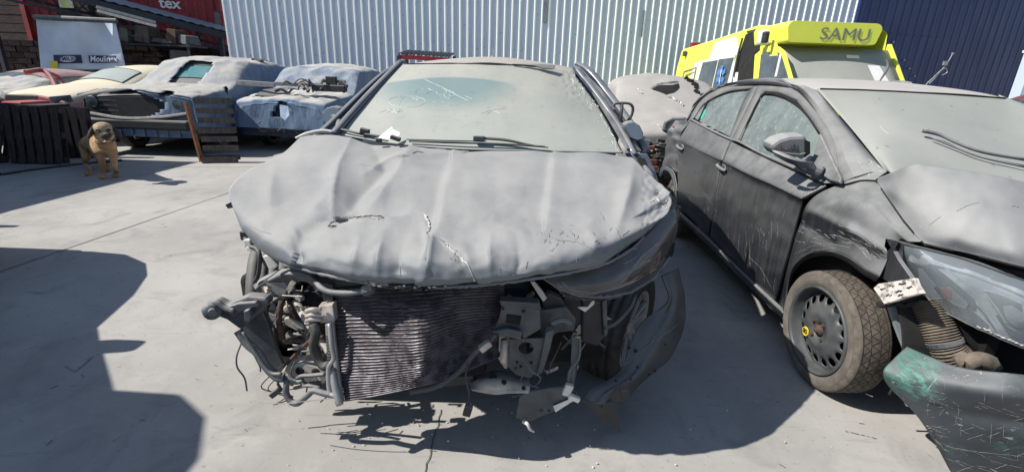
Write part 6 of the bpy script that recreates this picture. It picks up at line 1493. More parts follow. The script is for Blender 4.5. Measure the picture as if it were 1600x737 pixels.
# side glass and frames
rg = [gp(u, v) for u, v in ((1092, 189), (1098, 174), (1107, 158), (1122, 149), (1138, 143), (1175, 138), (1158, 172), (1140, 213))]
MB().plate(rg, GN * .004).build('rear_side_window', m_glass_side, sd)
MB().plate([gp(u, v) for u, v in ((1083, 182), (1092, 170), (1104, 161), (1091, 188))], GN * .004).build('quarter_window', m_glass_side, sd)
fw = [gp(u, v) for u, v in ((1155, 219), (1170, 186), (1190, 147), (1216, 147), (1244, 159), (1262, 178), (1281, 208), (1298, 240), (1300, 286), (1285, 286), (1217, 250))]
wfo = MB().plate(fw, GN * .004).build('front_side_window', m_glass_side, sd); fwb = bvh_of(wfo)
MB().plate([gp(u, v, .004) for u, v in ((1092, 182), (1099, 171), (1104, 172), (1097, 187))], GN * .001).build('green_sticker', mat('green_sticker', C(90, 190, 170), rough=.5), sd)
def bandp(name, A_, B_, m, off=.0, th=.02, n=60):
    a_ = dense([gp(u, v, off) if len(q) == 2 else q for q in A_ for u, v in [q[:2]]], n); b_ = dense([gp(q[0], q[1], off) for q in B_], n)
    mb = MB(); mb.grid([a_, [(p + q) / 2 - GN * -.0 for p, q in zip(a_, b_)], b_]); o = mb.build(name, m, sd, smooth=True); orient(o); md = o.modifiers.new('t', 'SOLIDIFY'); md.thickness = th; md.offset = -1; return o
# rear door frame: outer line / inner line
bandp('rear_door_frame', [(1074, 192), (1090, 163), (1112, 144), (1140, 134), (1187, 130)], [(1083, 185), (1096, 166), (1109, 157), (1137, 143), (1174, 138)], m_black_top, .012)
bandp('centre_pillar', [(1187, 130), (1172, 158), (1158, 186), (1141, 221)], [(1172, 138), (1160, 160), (1150, 186), (1139, 214)], m_black, .012)
bandp('front_door_frame', [(1141, 221), (1158, 186), (1172, 158), (1188, 129), (1215, 130), (1245, 143), (1268, 166), (1290, 198), (1302, 226), (1308, 262)], [(1155, 219), (1168, 190), (1180, 165), (1190, 147), (1214, 146), (1243, 158), (1260, 177), (1280, 206), (1288, 226), (1296, 270)], m_black_top, .016)
mb = MB(); mb.tube([gp(u, v, .01) for u, v in ((1155, 219), (1170, 188), (1192, 148), (1216, 149), (1240, 160), (1260, 178), (1280, 207))], .008, 6); mb.tube([gp(u, v, .01) for u, v in ((1196, 145), (1216, 147), (1240, 157), (1246, 160))], .014, 6); mb.build('window_seal', m_dark, sd, smooth=True)
mb = MB(); mb.tube([gp(u, v, .01) for u, v in ((1092, 188), (1098, 174), (1107, 158), (1138, 144), (1174, 139))], .006, 6); mb.tube([gp(u, v, .01) for u, v in ((1091, 189), (1106, 158))], .007, 6); mb.build('window_seal', m_dark, sd, smooth=True)
mb = MB(); mb.tube([gp(u, v, .012) for u, v in ((1080, 187), (1110, 203), (1140, 217), (1156, 222), (1190, 240), (1217, 252), (1240, 262), (1285, 283))], .011, 6); mb.build('belt_moulding', m_black_top, sd, smooth=True)
# roof, rails, windscreen
Yf = 3.05
def rz(x): return -.02 * ((x - 2.45) / .6) ** 2 - .03 * abs((x - 2.45) / .6) ** 6 * .6
RFr = []
for Y, z, hw in ((3.03, 1.455, .60), (3.12, 1.475, .61), (3.4, 1.505, .62), (3.8, 1.528, .63), (4.3, 1.515, .62), (4.75, 1.455, .6)):
    RFr.append([V((2.45 + hw * k / 4, Y - (.06 * (1 - (k / 4) ** 2) if Y < 3.2 else 0), z + rz(2.45 + .6 * k / 4) + (.0))) for k in range(-4, 5)])
m_roofd = mat('dusty_roof', C(70, 74, 80), scale=3, rough=.6, dust=1., dlo=.1, dhi=.55, dnoise=.12, dustcol=C(176, 173, 168))
sheet('roof', RFr, m_roofd, sd, nu=50, nv=40, solid=.01)
# cant rail between door frames and roof edge, down to the pillar foot
OUT = [(1072, 188), (1090, 160), (1112, 142), (1150, 131), (1188, 126.5), (1216, 127), (1244, 141), (1267, 166), (1287, 198), (1301, 228), (1306, 262), (1314, 286)]
INr = [V((1.84, 4.9, 1.36)), V((1.85, 4.6, 1.415)), V((1.85, 4.3, 1.45)), V((1.845, 3.9, 1.47)), V((1.845, 3.5, 1.465)), V((1.85, 3.2, 1.435)), at(1275, 141, 3.06), at(1298, 165, 2.9), at(1320, 192, 2.72), at(1341, 218, 2.53), at(1362, 244, 2.36), at(1384, 268, 2.22)]
oa = dense([gp(u, v, .008) for u, v in OUT], 80); ib = dense(INr, 80)
mb = MB(); mb.grid([oa, [(a_ * .66 + b_ * .34) + V((-.014, -.006, .012)) for a_, b_ in zip(oa, ib)], [(a_ * .33 + b_ * .67) + V((-.008, -.004, .016)) for a_, b_ in zip(oa, ib)], ib])
o = mb.build('roof_rail', m_black_top, sd, smooth=True); orient(o); md = o.modifiers.new('t', 'SOLIDIFY'); md.thickness = .02; md.offset = -1
mb = MB(); mb.tube([(a_ * .95 + b_ * .05) + V((-.006, 0, .004)) for a_, b_ in zip(oa[20:], ib[20:])], .004, 5, smooth=False); mb.build('rail_gap', m_dark, sd)
WS = [[at(1277, 139, 3.05), at(1340, 140, 3.0), at(1400, 143, 2.97), at(1480, 147.5, 2.96), at(1560, 153, 2.98), V((2.95, 3.04, 1.455)), V((3.06, 3.1, 1.44))],
      [at(1330, 200, 2.66), at(1372, 201, 2.58), at(1420, 204, 2.53), at(1500, 212, 2.5), at(1600, 222, 2.5), V((3.02, 2.55, 1.28)), V((3.1, 2.64, 1.27))],
      [at(1384, 268, 2.22), at(1410, 275, 2.12), V((2.05, 2.07, 1.045)), V((2.35, 2.03, 1.04)), V((2.7, 2.06, 1.04)), V((3.0, 2.15, 1.05)), V((3.16, 2.26, 1.08))]]
sw = sheet('windscreen', WS, m_glass_sedan, sd, nu=70, nv=40, solid=.006); swb = bvh_of(sw)
S_('screen_seal', [[(1281, 140), (1340, 141.5), (1400, 144), (1480, 148.5), (1590, 156)]], .010, m_dark, swb, off=.004, jag=0)
S_('dust_streaks', [[(1374, 196), (1380, 204), (1390, 210)]], .004, m_glass_dust, swb, jag=.4)
mb = MB(); wp = [onx(swb, 1436, 213, .035), onx(swb, 1462, 220, .035), onx(swb, 1490, 232, .03), onx(swb, 1530, 246, .03), onx(swb, 1596, 258, .03)]
mb.tube(wp, [.012, .009, .007, .008, .008], 8); mb.tube([onx(swb, 1452, 221, .02), onx(swb, 1490, 236, .018), onx(swb, 1530, 251, .018), onx(swb, 1596, 266, .018)], .0045, 5); mb.build('wiper', m_plastic_grey, sd, smooth=True)
AF = [at(1398, 131, 3.85), at(1404, 126.5, 3.9), at(1413, 126, 4.0), at(1424, 129, 3.85), at(1428, 133, 3.8), at(1412, 134, 3.75)]
MB().plate(AF, (0, .06, 0)).build('roof_aerial', m_plastic_grey, sd, bevel=.02)
# cowl / pillar foot, dusty with crumbs
CW = [xr([(1296, 288, 1.64), (1308, 264, 1.66), (1312, 240, 1.68)], 1.65), [at(1318, 287, 2.3), at(1330, 262, 2.34), at(1336, 240, 2.42)], [at(1345, 281, 2.25), at(1358, 262, 2.28), at(1362, 250, 2.33)], [at(1368, 281, 2.2), at(1380, 272, 2.2), at(1386, 268, 2.2)]]
cw = sheet('cowl', CW, m_black_top, sd, nu=20, nv=20, solid=.01); cwb = bvh_of(cw)
S_('cowl_crumbs', [[(u, v), (u + rnd.uniform(-5, 6), v + rnd.uniform(2, 8))] for u, v in [(rnd.uniform(1322, 1378), rnd.uniform(225, 276)) for _ in range(50)]], .004, m_glass_dust, cwb, jag=1.2)
S_('rib_marks', [[(1262 + k * 4, 293 + k * .2), (1258 + k * 4 - k * .6, 301 + k * .5), (1252 + k * 4.5 - k, 312)] for k in range(10)], .005, m_plastic, bvh_of(fd, cw), jag=.4)
# bonnet
HS = [[(1367, 280, 2.22), (1395, 269, 2.13), (1430, 259, 2.06), (1480, 263, 2.01), (1540, 272, 1.98), (1600, 284, 1.97), (1720, 312, 2.0)],
      [(1385, 306, 2.1), (1412, 301, 2.02), (1452, 297, 1.94), (1500, 299, 1.89), (1550, 305, 1.86), (1600, 315, 1.85), (1730, 345, 1.87)],
      [(1410, 342, 1.95), (1436, 338, 1.88), (1470, 336, 1.82), (1512, 338, 1.77), (1555, 344, 1.73), (1605, 354, 1.71), (1740, 386, 1.72)],
      [(1430, 366, 1.85), (1452, 366, 1.8), (1482, 368, 1.75), (1522, 375, 1.69), (1562, 384, 1.65), (1610, 394, 1.62), (1745, 425, 1.62)],
      [(1444, 381, 1.8), (1462, 385, 1.77), (1490, 391, 1.73), (1530, 400, 1.67), (1568, 410, 1.63), (1614, 422, 1.595), (1750, 456, 1.58)]]
def hs_d(u, v, i, j):
    d = .004 * nz(u * .01, v * .014) + .0015 * nz(u * .05, v * .05)
    s = segd((u, v), (1430, 259), (1400, 300)); d += .012 * math.exp(-(s[0] / 14) ** 2)
    s = segd((u, v), (1380, 286), (1430, 262)); d -= .004 * math.exp(-(s[0] / 10) ** 2)
    s = segd((u, v), (1480, 380), (1530, 322)); d += .005 * math.exp(-(s[0] / 12) ** 2)
    return d
HS = [[at(*p) for p in r] + [V((2.65, y0, z0 + .01)), V((3.18, y1, z0 - .03))] for r, (y0, y1, z0) in zip(HS, ((2.03, 2.2, 1.08), (1.87, 2.06, 1.03), (1.70, 1.92, .98), (1.6, 1.85, .93), (1.54, 1.8, .88)))]
sh_ = sheet('bonnet', HS, m_sbonnet, sd, nu=146, nv=60, disp=hs_d, solid=.012); shb = bvh_of(sh_)
S_('bonnet_edge', [[(1368, 281), (1386, 307), (1411, 343), (1431, 367), (1444, 381)], [(1445, 381), (1490, 391), (1530, 400), (1568, 410), (1600, 418)]], .006, m_dark, shb, off=.002, jag=0)
S_('pale_stains', [[(1448, 240), (1452, 250)], [(1495, 330), (1510, 322), (1530, 316)], [(1452, 352), (1470, 338)], [(1580, 322), (1592, 324)]], .0025, m_scratch, shb, jag=.6)
# wing with wheel arch
o_ = [(1217, 474, 1.6), (1227, 425, 1.58), (1244, 366, 1.575), (1265, 314, 1.585), (1316, 287, 1.64), (1368, 282, 1.71), (1408, 335, 1.69), (1441, 378, 1.655)]
mi = [(1222, 482, 1.575), (1230, 432, 1.565), (1246, 384, 1.56), (1268, 346, 1.555), (1308, 328, 1.57), (1350, 332, 1.6), (1382, 358, 1.62), (1402, 378, 1.63)]
inn = [(1230, 492, 1.565), (1229, 455, 1.555), (1238, 419, 1.55), (1260, 399, 1.545), (1293, 392, 1.545), (1325, 402, 1.55), (1350, 420, 1.56), (1374, 432, 1.575)]
lp = [(1233, 492, 1.60), (1233, 457, 1.58), (1242, 424, 1.575), (1263, 405, 1.57), (1293, 399, 1.57), (1322, 409, 1.575), (1346, 427, 1.585), (1368, 440, 1.6)]
def wd_(u, v, i, j):
    d = .003 * nz(u * .02, v * .02)
    for a_, b_, am, w in (((1268, 330), (1330, 360), .010, 9), ((1330, 360), (1385, 392), .012, 8), ((1255, 350), (1300, 380), -.007, 9)):
        s = segd((u, v), a_, b_); d += am * math.exp(-(s[0] / w) ** 2)
    return d
WG = [xr(o_, 1.6), xr([((a_[0] + b_[0]) / 2, (a_[1] + b_[1]) / 2, (a_[2] + b_[2]) / 2 - .006) for a_, b_ in zip(o_, mi)], 1.6), xr(mi, 1.6), xr(inn, 1.6)]
wg = sheet('front_wing', WG, m_black, sd, nu=110, nv=50, disp=wd_, solid=.004); wgb = bvh_of(wg)
sheet('arch_lip', [xr(inn, 1.6), xr(lp, 1.6)], m_plastic, sd, nu=60, nv=3, solid=.004)
MB().plate(xr([(1374, 432), (1350, 420), (1402, 378), (1386, 374), (1404, 406), (1436, 452), (1400, 448)], 1.6), (.02, 0, 0)).build('wing_corner', m_black, sd, bevel=.003)
sc = [[(1302, 366), (1330, 376), (1352, 392), (1372, 402)], [(1310, 360), (1345, 378)], [(1340, 384), (1362, 408)], [(1244, 396), (1268, 384), (1300, 380), (1330, 388)], [(1248, 402), (1275, 390), (1308, 388)]]
for k in range(30): u = rnd.uniform(1244, 1380); v = 372 + rnd.gauss((u - 1300) * .12, 9); sc.append([(u, v), (u + rnd.uniform(4, 18), v + rnd.uniform(0, 8))])
S_('scratches', sc, .0022, m_scratch, wgb, jag=.9)
S_('black_scuff', [[(1318, 364), (1346, 376), (1372, 396)], [(1340, 372), (1374, 404)], [(1350, 382), (1366, 400)]], .006, m_dark, wgb, off=.0015, jag=1.)
# wheel-arch interior
mb = MB(); C0 = ax(1292, 516, 1.72); rows = []
for x in (1.64, 2.0): rows.append([V((x, 2.1 + .40 * math.cos(a), .32 + .40 * math.sin(a))) for a in [PI * (-.08 + 1.16 * k / 24) for k in range(25)]])
mb.grid(rows); o = mb.build('arch_liner', m_dark, sd); o.modifiers.new('t', 'SOLIDIFY').thickness = .01
MB().plate([(1.95, 1.7, .1), (1.95, 2.55, .1), (1.95, 2.55, .8), (1.95, 1.7, .8)], (.05, 0, 0)).build('arch_inner_wall', m_dark, sd)
MB().plate(xr([(1214, 478), (1232, 458), (1236, 494), (1222, 494)], 1.61), (.03, 0, 0)).build('mud_flap', m_pale, sd)
# inner panel, bracket, hose
sheet('inner_panel', [[(1378, 452, 1.86), (1410, 452, 1.84), (1440, 456, 1.82)], [(1395, 505, 1.82), (1425, 508, 1.8), (1455, 512, 1.78)], [(1412, 548, 1.78), (1440, 556, 1.76), (1470, 560, 1.74)]], mat('pale_blue_dusty_panel', C(120, 130, 136), C(96, 106, 112), scale=6, rough=.7, dust=.4, dlo=0), sd, nu=16, nv=16, solid=.01)
bk_ = holed = None
mb = MB(); BK = [(1364, 450), (1372, 443), (1398, 439), (1428, 434), (1432, 446), (1440, 458), (1415, 464), (1398, 470), (1381, 475), (1374, 464)]
mb.plate([ax(u, v, 1.575) for u, v in BK], (.02, .0, 0)); bo = mb.build('broken_bracket', mat('dirty_white_plastic', C(206, 200, 194), C(120, 112, 106), scale=30, rough=.7, lo=.5, hi=.62), sd, bevel=.003); bb = bvh_of(bo)
S_('bracket_slots', [[(1376, 452), (1384, 451)], [(1390, 447), (1398, 446)], [(1404, 444), (1416, 442)], [(1384, 462), (1394, 460)], [(1400, 456), (1410, 454)], [(1416, 450), (1426, 448)], [(1404, 462), (1412, 460)]], .010, m_plastic, bb, off=.001, jag=1.3)
mb = MB(); mb.tube([at(1372, 476, 1.82), at(1395, 474, 1.82), at(1420, 466, 1.82), at(1442, 462, 1.82)], .014, 6); mb.tube([at(1400, 472, 1.8), at(1412, 478, 1.8), at(1432, 470, 1.8)], .01, 6); mb.build('bracket_rubber', m_dark, sd)
hp_ = dense([at(1448, 472, 1.8), at(1458, 496, 1.76), at(1470, 522, 1.72), at(1482, 546, 1.69), at(1496, 562, 1.68)], 84)
mb = MB(); mb.tube(hp_, [.055 + .006 * (i % 3 == 0) - .003 * (i % 3 == 1) for i in range(len(hp_))], 20, smooth=False); mb.build('corrugated_hose', m_hose, sd, smooth=False)
MB().tube([hp_[50], hp_[51], hp_[54], hp_[55]], .063, 20, smooth=False).build('hose_clamp', m_plastic_grey, sd)
mb = MB(); mb.tube([at(1488, 556, 1.66), at(1500, 556, 1.64), at(1512, 566, 1.62), at(1530, 560, 1.6), at(1546, 568, 1.6), at(1562, 574, 1.6)], [.03, .026, .038, .03, .036, .012], 7); mb.build('foam_plug', m_hose, sd, smooth=True)
# headlight
HLR = [[(1384, 372, 1.93), (1410, 377, 1.865), (1442, 386, 1.795), (1527, 408, 1.68), (1600, 437, 1.6), (1700, 470, 1.55)],
       [(1390, 386, 1.92), (1425, 408, 1.82), (1462, 428, 1.73), (1535, 456, 1.62), (1604, 482, 1.545), (1705, 515, 1.5)],
       [(1404, 406, 1.92), (1438, 453, 1.82), (1474, 485, 1.735), (1530, 514, 1.635), (1602, 546, 1.55), (1705, 580, 1.5)]]
hs2 = sheet('headlight', HLR, m_lens, sd, nu=60, nv=30, solid=0)
hbk = sheet('headlight_housing', [[(u, v, Y + .055) for u, v, Y in r] for r in HLR], m_refl, sd, nu=40, nv=20, solid=.01, disp=lambda u, v, i, j: -.02 * math.sin(PI * i) ** 2); h2b = bvh_of(hs2)
def onh(pts, off): return [q for q in (on(h2b, u, v, off) for u, v in pts) if q is not None]
def hpl(name, pts, m, off=.003):
    off = -.014 + off
    q = onh(pts, off)
    if len(q) > 2: o = MB().add(q, [tuple(range(len(q)))]).build(name, m, sd); orient(o); o.modifiers.new('t', 'SOLIDIFY').thickness = .002
hpl('lamp_bezel', [(1436, 420), (1452, 412), (1476, 432), (1500, 452), (1522, 472), (1524, 490), (1500, 482), (1466, 456)], m_glass_dark)
hpl('indicator', [(1468, 452), (1480, 449), (1496, 462), (1512, 476), (1508, 484), (1488, 478), (1474, 466)], m_chrome, .005)
hpl('indicator_bulb', [(1466, 454), (1476, 450), (1484, 456), (1484, 468), (1474, 468)], m_amber, .007)
hpl('projector', [(1536, 456), (1560, 460), (1600, 476), (1604, 520), (1590, 524), (1566, 506)], m_glass_dark)
hpl('projector_lens', [(1566, 480), (1582, 478), (1600, 490), (1602, 512), (1588, 514), (1572, 500)], m_chrome, .006)
S_('reflector_line', [[(1434, 390), (1470, 412), (1510, 446), (1540, 490), (1556, 508)], [(1534, 454), (1566, 456), (1602, 470)], [(1536, 456), (1556, 484), (1574, 512), (1596, 524)]], .008, m_chrome, h2b, off=-.012, jag=.1)
S_('lamp_rim', [[(1386, 373), (1410, 378), (1442, 387), (1500, 402), (1560, 424), (1600, 438)], [(1386, 376), (1404, 405), (1438, 452), (1474, 484), (1530, 512), (1600, 543)]], .008, m_plastic, h2b, off=.006, jag=.1)
S_('lamp_chips', [[(u, 508 + (u - 1530) * .43), (u + rnd.uniform(4, 12), 511 + (u - 1528) * .43)] for u in range(1528, 1600, 9)], .006, m_chip, h2b, off=.008, jag=1.)
MB().plate([at(1444, 383, 1.83), at(1530, 402, 1.72), at(1640, 432, 1.64), at(1640, 445, 1.64), at(1527, 412, 1.72), at(1444, 390, 1.83)], (0, .05, -.01)).build('lamp_gap', m_dark, sd)
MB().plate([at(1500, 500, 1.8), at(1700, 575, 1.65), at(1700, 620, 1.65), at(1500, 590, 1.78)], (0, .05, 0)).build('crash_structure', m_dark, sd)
# hanging bumper
BP = [[(1417, 541, 1.72), (1450, 555, 1.63), (1506, 574, 1.53), (1600, 585, 1.43), (1720, 598, 1.36)],
      [(1396, 560, 1.7), (1442, 586, 1.58), (1506, 607, 1.48), (1600, 622, 1.385), (1722, 640, 1.32)],
      [(1380, 579, 1.68), (1438, 615, 1.56), (1508, 640, 1.475), (1600, 652, 1.4), (1724, 668, 1.35)],
      [(1386, 600, 1.665), (1450, 648, 1.54), (1514, 672, 1.46), (1602, 686, 1.39), (1728, 706, 1.34)],
      [(1420, 634, 1.61), (1470, 690, 1.50), (1530, 716, 1.44), (1606, 728, 1.40), (1730, 744, 1.36)],
      [(1450, 662, 1.56), (1492, 745, 1.45), (1545, 770, 1.42), (1612, 785, 1.40), (1735, 800, 1.38)]]
BP = [[at(*p) for p in r] for r in BP]
BP = [r + [V((2.5, r[-1].y - .08, max(r[-1].z, .04))), V((3.2, r[-1].y + .3, max(r[-1].z, .04)))] for r in BP]
def bp_d(u, v, i, j): 
    d = .004 * nz(u * .015, v * .015)
    s = segd((u, v), (1470, 632), (1640, 662)); x = s[0] * s[1]; d += .010 * (1 / (1 + math.exp(-x / 2.5)) - .5) * math.exp(-(s[0] / 22) ** 2)
    return d
bp = sheet('bumper', BP, m_bumper, sd, nu=130, nv=70, disp=bp_d, solid=.006, label='hanging scraped bumper with teal paint marks'); bpb = bvh_of(bp)
sc = []
for k in range(70):
    u = rnd.uniform(1440, 1600); v = rnd.uniform(575, 737); a_ = rnd.choice([.25, .25, .4, -.3, 1.6]); l = rnd.uniform(6, 34); sc.append([(u, v), (u + l * math.cos(a_), v + l * math.sin(a_))])
for k in range(20):
    u = rnd.gauss(1470, 12); v = rnd.gauss(640, 16) + (u - 1470) * .5; sc.append([(u, v), (u + rnd.uniform(-10, 10), v + rnd.uniform(-7, 7))])
sc += [[(1476, 696), (1520, 704), (1560, 722), (1600, 730)], [(1500, 596), (1506, 574)], [(1470, 690), (1490, 700), (1530, 705), (1600, 712)], [(1488, 626), (1500, 634)]]
S_('scratches', sc, .0010, m_scratch, bpb, jag=.6)
S_('bumper_fixings', [[(1384, 602), (1400, 618), (1420, 634)], [(1448, 662), (1454, 670)], [(1456, 668), (1462, 684), (1474, 700)]], .007, m_plastic, bpb, off=.003, jag=1.)
P = az(1462, 690, 0.02)
# far side, boot, underside
LB = [(1.3, .80, .86, .66, .2), (1.6, .86, .86, .7, .18), (2.0, .95, .86, .74, .18), (3.0, .98, .86, .76, .18), (4.4, 1.0, .86, .76, .18), (5.2, 1.02, .84, .72, .22), (5.5, .92, .8, .64, .35)]
FS = shell([(2.5, .97, .84, .72, .2), (3.2, .98, .85, .74, .2), (4.3, .99, .85, .74, .2), (4.9, 1.04, .84, .72, .22), (5.3, 1.03, .82, .7, .26), (5.5, .92, .78, .62, .36)], ox=2.45, n=28, nl=30)
mb = MB(); mb.grid([r[5:] for r in FS]); o = mb.build('far_side_body', m_black_top, sd, smooth=True); o.modifiers.new('t', 'SOLIDIFY').thickness = .01
FW = [[V((3.02, 1.85, .86)), V((3.08, 2.2, 1.0)), V((3.13, 2.5, 1.04))], [V((3.28, 1.75, .8)), V((3.3, 2.15, .92)), V((3.3, 2.55, .96))], [V((3.32, 1.72, .55)), V((3.33, 2.1, .72)), V((3.33, 2.55, .3))]]
sheet('far_wing', FW, m_black_top, sd, nu=16, nv=16, solid=.01)
RW = [[V((1.9, 4.78, 1.40)), V((2.45, 4.8, 1.43)), V((3.0, 4.78, 1.40))], [V((1.78, 5.15, 1.06)), V((2.45, 5.25, 1.07)), V((3.12, 5.15, 1.06))]]
sheet('rear_window', RW, m_glass_dust, sd, nu=16, nv=10, solid=.006)
MB().plate([(3.25, 2.45, 1.0), (3.28, 4.9, 1.02), (3.04, 4.6, 1.4), (3.04, 3.2, 1.43)], (-.02, 0, 0)).build('far_side_window', m_glass_side, sd)
MB().plate([(1.75, 2.5, .22), (3.2, 2.5, .22), (3.2, 5.3, .25), (1.75, 5.3, .25)], (0, 0, .1)).build('underbody', m_dark, sd)
MB().plate([(2.75, 1.5, .84), (3.22, 1.72, .86), (3.25, 1.8, .72), (2.8, 1.5, .68)], (0, .08, 0)).build('headlight', m_lampg, sd, bevel=.02)
MB().box((2.5, 2.1, .55), (.9, .6, .4)).build('engine', m_dark, sd, bevel=.03)
# interior behind the side windows
for y in (2.95, 4.0): MB().box((2.1, y, .85), (.5, .14, .7), Matrix.Rotation(-.15, 3, 'X')).build('seat', m_dark, sd, bevel=.05)
# mirror
MO = [(1204, 233), (1207, 226), (1218, 218), (1234, 213), (1256, 212), (1262, 215), (1262, 236), (1256, 249), (1244, 250), (1226, 246), (1210, 241)]
o = MB().plate([at(u, v, 2.56) for u, v in MO], (.0, .11, .01)).build('mirror_housing', m_sbonnet, sd, bevel=.018)
MB().plate([at(u, v, 2.553) for u, v in [(1206, 234), (1226, 238), (1250, 241), (1260, 238), (1255, 248), (1244, 249), (1226, 245), (1210, 240)]], (0, .01, 0)).build('mirror_lower_shell', m_plastic_grey, sd, bevel=.004)
MB().plate([at(u, v, 2.555) for u, v in [(1258, 218), (1266, 222), (1266, 240), (1258, 246)]], (0, .08, 0)).build('mirror_rim', m_dark, sd)
mhb = bvh_of(o)
S_('dust_drips', [[(u + rnd.uniform(-1, 1), 237), (u + rnd.uniform(-1, 1), 230 + rnd.uniform(-6, 4))] for u in range(1212, 1250, 2)], .0028, m_plastic, mhb, off=.002, jag=.4)
sheet('mirror_base', [[ax(1206, 236, 1.37), ax(1228, 246, 1.4), ax(1250, 252, 1.46), ax(1270, 252, 1.54)], [ax(1210, 243, 1.38), ax(1230, 254, 1.42), ax(1252, 261, 1.48), ax(1280, 268, 1.58)]], m_plastic_grey, sd, nu=20, nv=6, solid=.02)
MB().tube([ax(1240, 250, 1.47), ax(1262, 262, 1.54), ax(1282, 270, 1.6)], [.02, .03, .035], 10).build('mirror_arm', m_plastic_grey, sd, smooth=True)
MB().plate([gp(u, v, .03) for u, v in ((1281, 208), (1291, 228), (1302, 252), (1314, 278), (1312, 286), (1296, 282), (1268, 262), (1262, 256), (1272, 240))], GN * .02).build('mirror_triangle', m_plastic_grey, sd, bevel=.006)
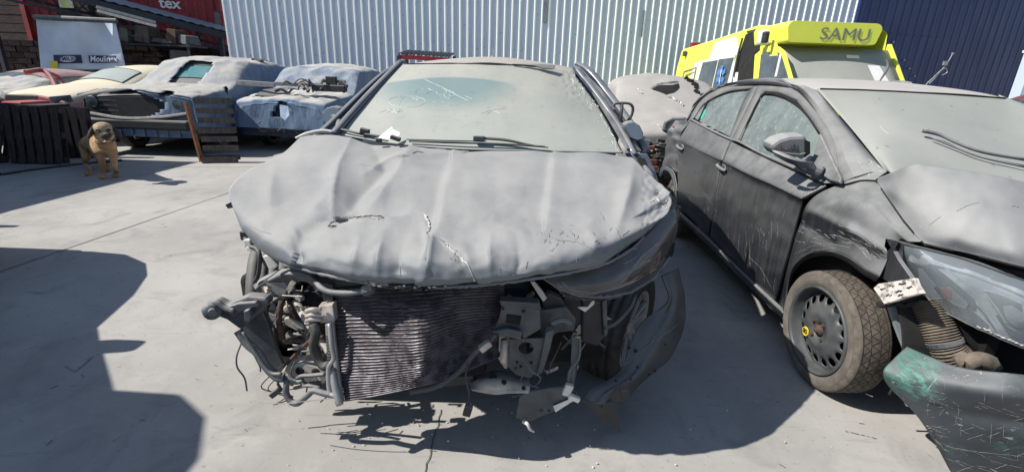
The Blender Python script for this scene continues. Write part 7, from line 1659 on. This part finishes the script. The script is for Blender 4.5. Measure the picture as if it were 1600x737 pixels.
# spare steel wheel with 16 holes
def spare(c, A_, Rt=.300, w=.15):
    e = bpy.data.objects.new('front_wheel', None); COL.objects.link(e); e.parent = sd; e.location = c - sd.location; e['label'] = 'narrow steel spare wheel with round holes and yellow tag'
    A_ = A_.normalized(); z = V((0, 0, 1)); x = z.cross(A_).normalized(); y = A_.cross(x)
    def PP(r, a, h): return c + (x * math.cos(a) + y * math.sin(a)) * r + A_ * h
    # tyre carcass with tread grooves; axis points outwards
    rr = .222
    prof = [(rr - .004, .055), (rr + .012, .068), (rr + .030, .073), (Rt - .024, .070), (Rt - .010, .062), (Rt - .003, .055), (Rt, .040), (Rt, -.075), (Rt - .004, -.085), (Rt - .02, -.095), (rr + .02, -.098), (rr, -.08)]
    MB().lathe([(r, h) for r, h in prof], c, A_, 72).build('tyre', m_tread, e, smooth=True)
    sw_ = MB().lathe([(rr - .004, .0565), (rr + .012, .0695), (rr + .030, .0745), (Rt - .026, .0715)], c, A_, 72).build('tyre_sidewall', mat('dusty_sidewall', C(112, 106, 98), C(84, 80, 76), scale=10, rough=.9, bump=.2), e, smooth=True)
    mb = MB()      # tread blocks: zigzag lines cut as dark grooves
    for h in (.048, .012, -.03, -.066): mb.lathe([(Rt + .0008, h - .0022), (Rt + .0008, h + .0022)], c, A_, 72)
    for k in range(44):
        a = 2 * PI * k / 44
        for h0, h1, s in ((.046, .014, 1), (.010, -.028, -1), (-.032, -.064, 1)):
            for s2 in (1, -1):
                p0, p1 = PP(Rt + .0006, a, h0), PP(Rt + .0006, a + s2 * .07, h1); t_ = (p1 - p0).normalized(); n_ = (PP(1, a, 0) - c).normalized(); sd_ = t_.cross(n_) * .0018
                mb.add([p0 - sd_, p0 + sd_, p1 + sd_, p1 - sd_], [(0, 1, 2, 3)])
    mb.build('tread_groove', mat('groove_dirt', C(60, 52, 46), scale=20, rough=1), e)
    MB().lathe([(rr + .001, .058), (rr + .002, .072), (rr - .008, .074), (rr - .014, .060), (rr - .016, .044), (rr - .021, .030), (rr - .026, .0185)], c, A_, 64).build('rim', m_steel_rim, e, smooth=True)
    # disc with real holes: 16 cells
    mb = MB(); r0, r1, n, H = .098, rr - .026, 16, lambda r: .052 - (r - .098) * .34
    for k in range(n):
        ac = 2 * PI * k / n; da = PI / n; hr, rc = .0215, .160; M_ = 24; ring = []; out_ = []
        for q in range(M_):
            t_ = 2 * PI * q / M_; cx, cy = math.cos(t_), math.sin(t_); ring.append((rc + hr * .95 * cx, ac + hr * cy / rc))
            s_ = 1 / max(abs(cx), abs(cy)); rx = cx * s_; ry = cy * s_; out_.append(((r0 + r1) / 2 + rx * (r1 - r0) / 2, ac + ry * da))
        md_ = [((a_[0] + b_[0]) / 2, (a_[1] + b_[1]) / 2) for a_, b_ in zip(ring, out_)]
        mb.grid([[PP(r, a, H(r) - .004) for r, a in ring], [PP(r, a, H(r)) for r, a in [(r_ * 1.0, a_) for r_, a_ in ring]], [PP(r, a, H(r)) for r, a in md_], [PP(r, a, H(r)) for r, a in out_]], close=True)
    mb.build('disc', m_steel_rim, e, smooth=True)
    MB().lathe([(r0 + .001, H(r0)), (.085, .059), (.07, .061), (.055, .052), (.038, .050), (.036, .036), (.0001, .036)], c, A_, 48).build('hub_face', m_steel_rim, e, smooth=True)
    MB().lathe([(.0001, .072), (.012, .07), (.014, .06), (.026, .056), (.028, .03)], c, A_, 20).build('hub_nut', m_rust, e, smooth=True)
    for k in range(4):
        p = PP(.052, .9 + k * PI / 2, .048); MB().lathe([(.0001, .018), (.009, .017), (.011, 0)], p, A_, 6).build('wheel_bolt', m_rust, e)
    p = PP(.088, math.atan2(0, 1) , .05)
    q_ = PP(.088, .0, .052)
    best = min(range(64), key=lambda k: (V(pix(PP(.088, 2 * PI * k / 64, .05)) + (0,)) - V((1264, 518, 0))).length); a = 2 * PI * best / 64; q_ = PP(.088, a, .062)
    MB().lathe([(.0001, .003), (.024, .003), (.025, 0)], q_, A_, 24).build('yellow_tag', m_yellow_tag, e)
    up_ = z; rt_ = x
    text('lettering', '80', q_ + A_ * .004, rt_, z, .036, m_dark, e, .0005, .0012)
    MB().lathe([(.0001, -.05), (.2, -.05), (.2, -.06)], c, A_, 40).build('brake_disc', m_dark, e)
    for a in (1.1, .75, 3.6): MB().lathe([(.0001, 0), (.02, 0), (.02, -.01)], PP(.152, a, -.005), A_, 12).build('caliper_patch', m_rust, e)
hub = ax(1294, 517, 1.615); hub.z = .300
spare(hub, V((-1, -.01, -.02)))
e = bpy.data.objects.new('rear_wheel', None); COL.objects.link(e); e.parent = sd; c_ = ax(1044, 306, 1.70); c_.z = .30; c_.y = 4.6; e.location = c_ - sd.location
plain_wheel(e, c_, .30, .19, 7, axis=(-1, 0, 0), mt=m_tread, mr=m_alu)
for y, r_ in ((2.1, .29), (4.6, .3)): plain_wheel(sd, (3.2, y, r_), r_, .18, axis=(1, 0, 0))
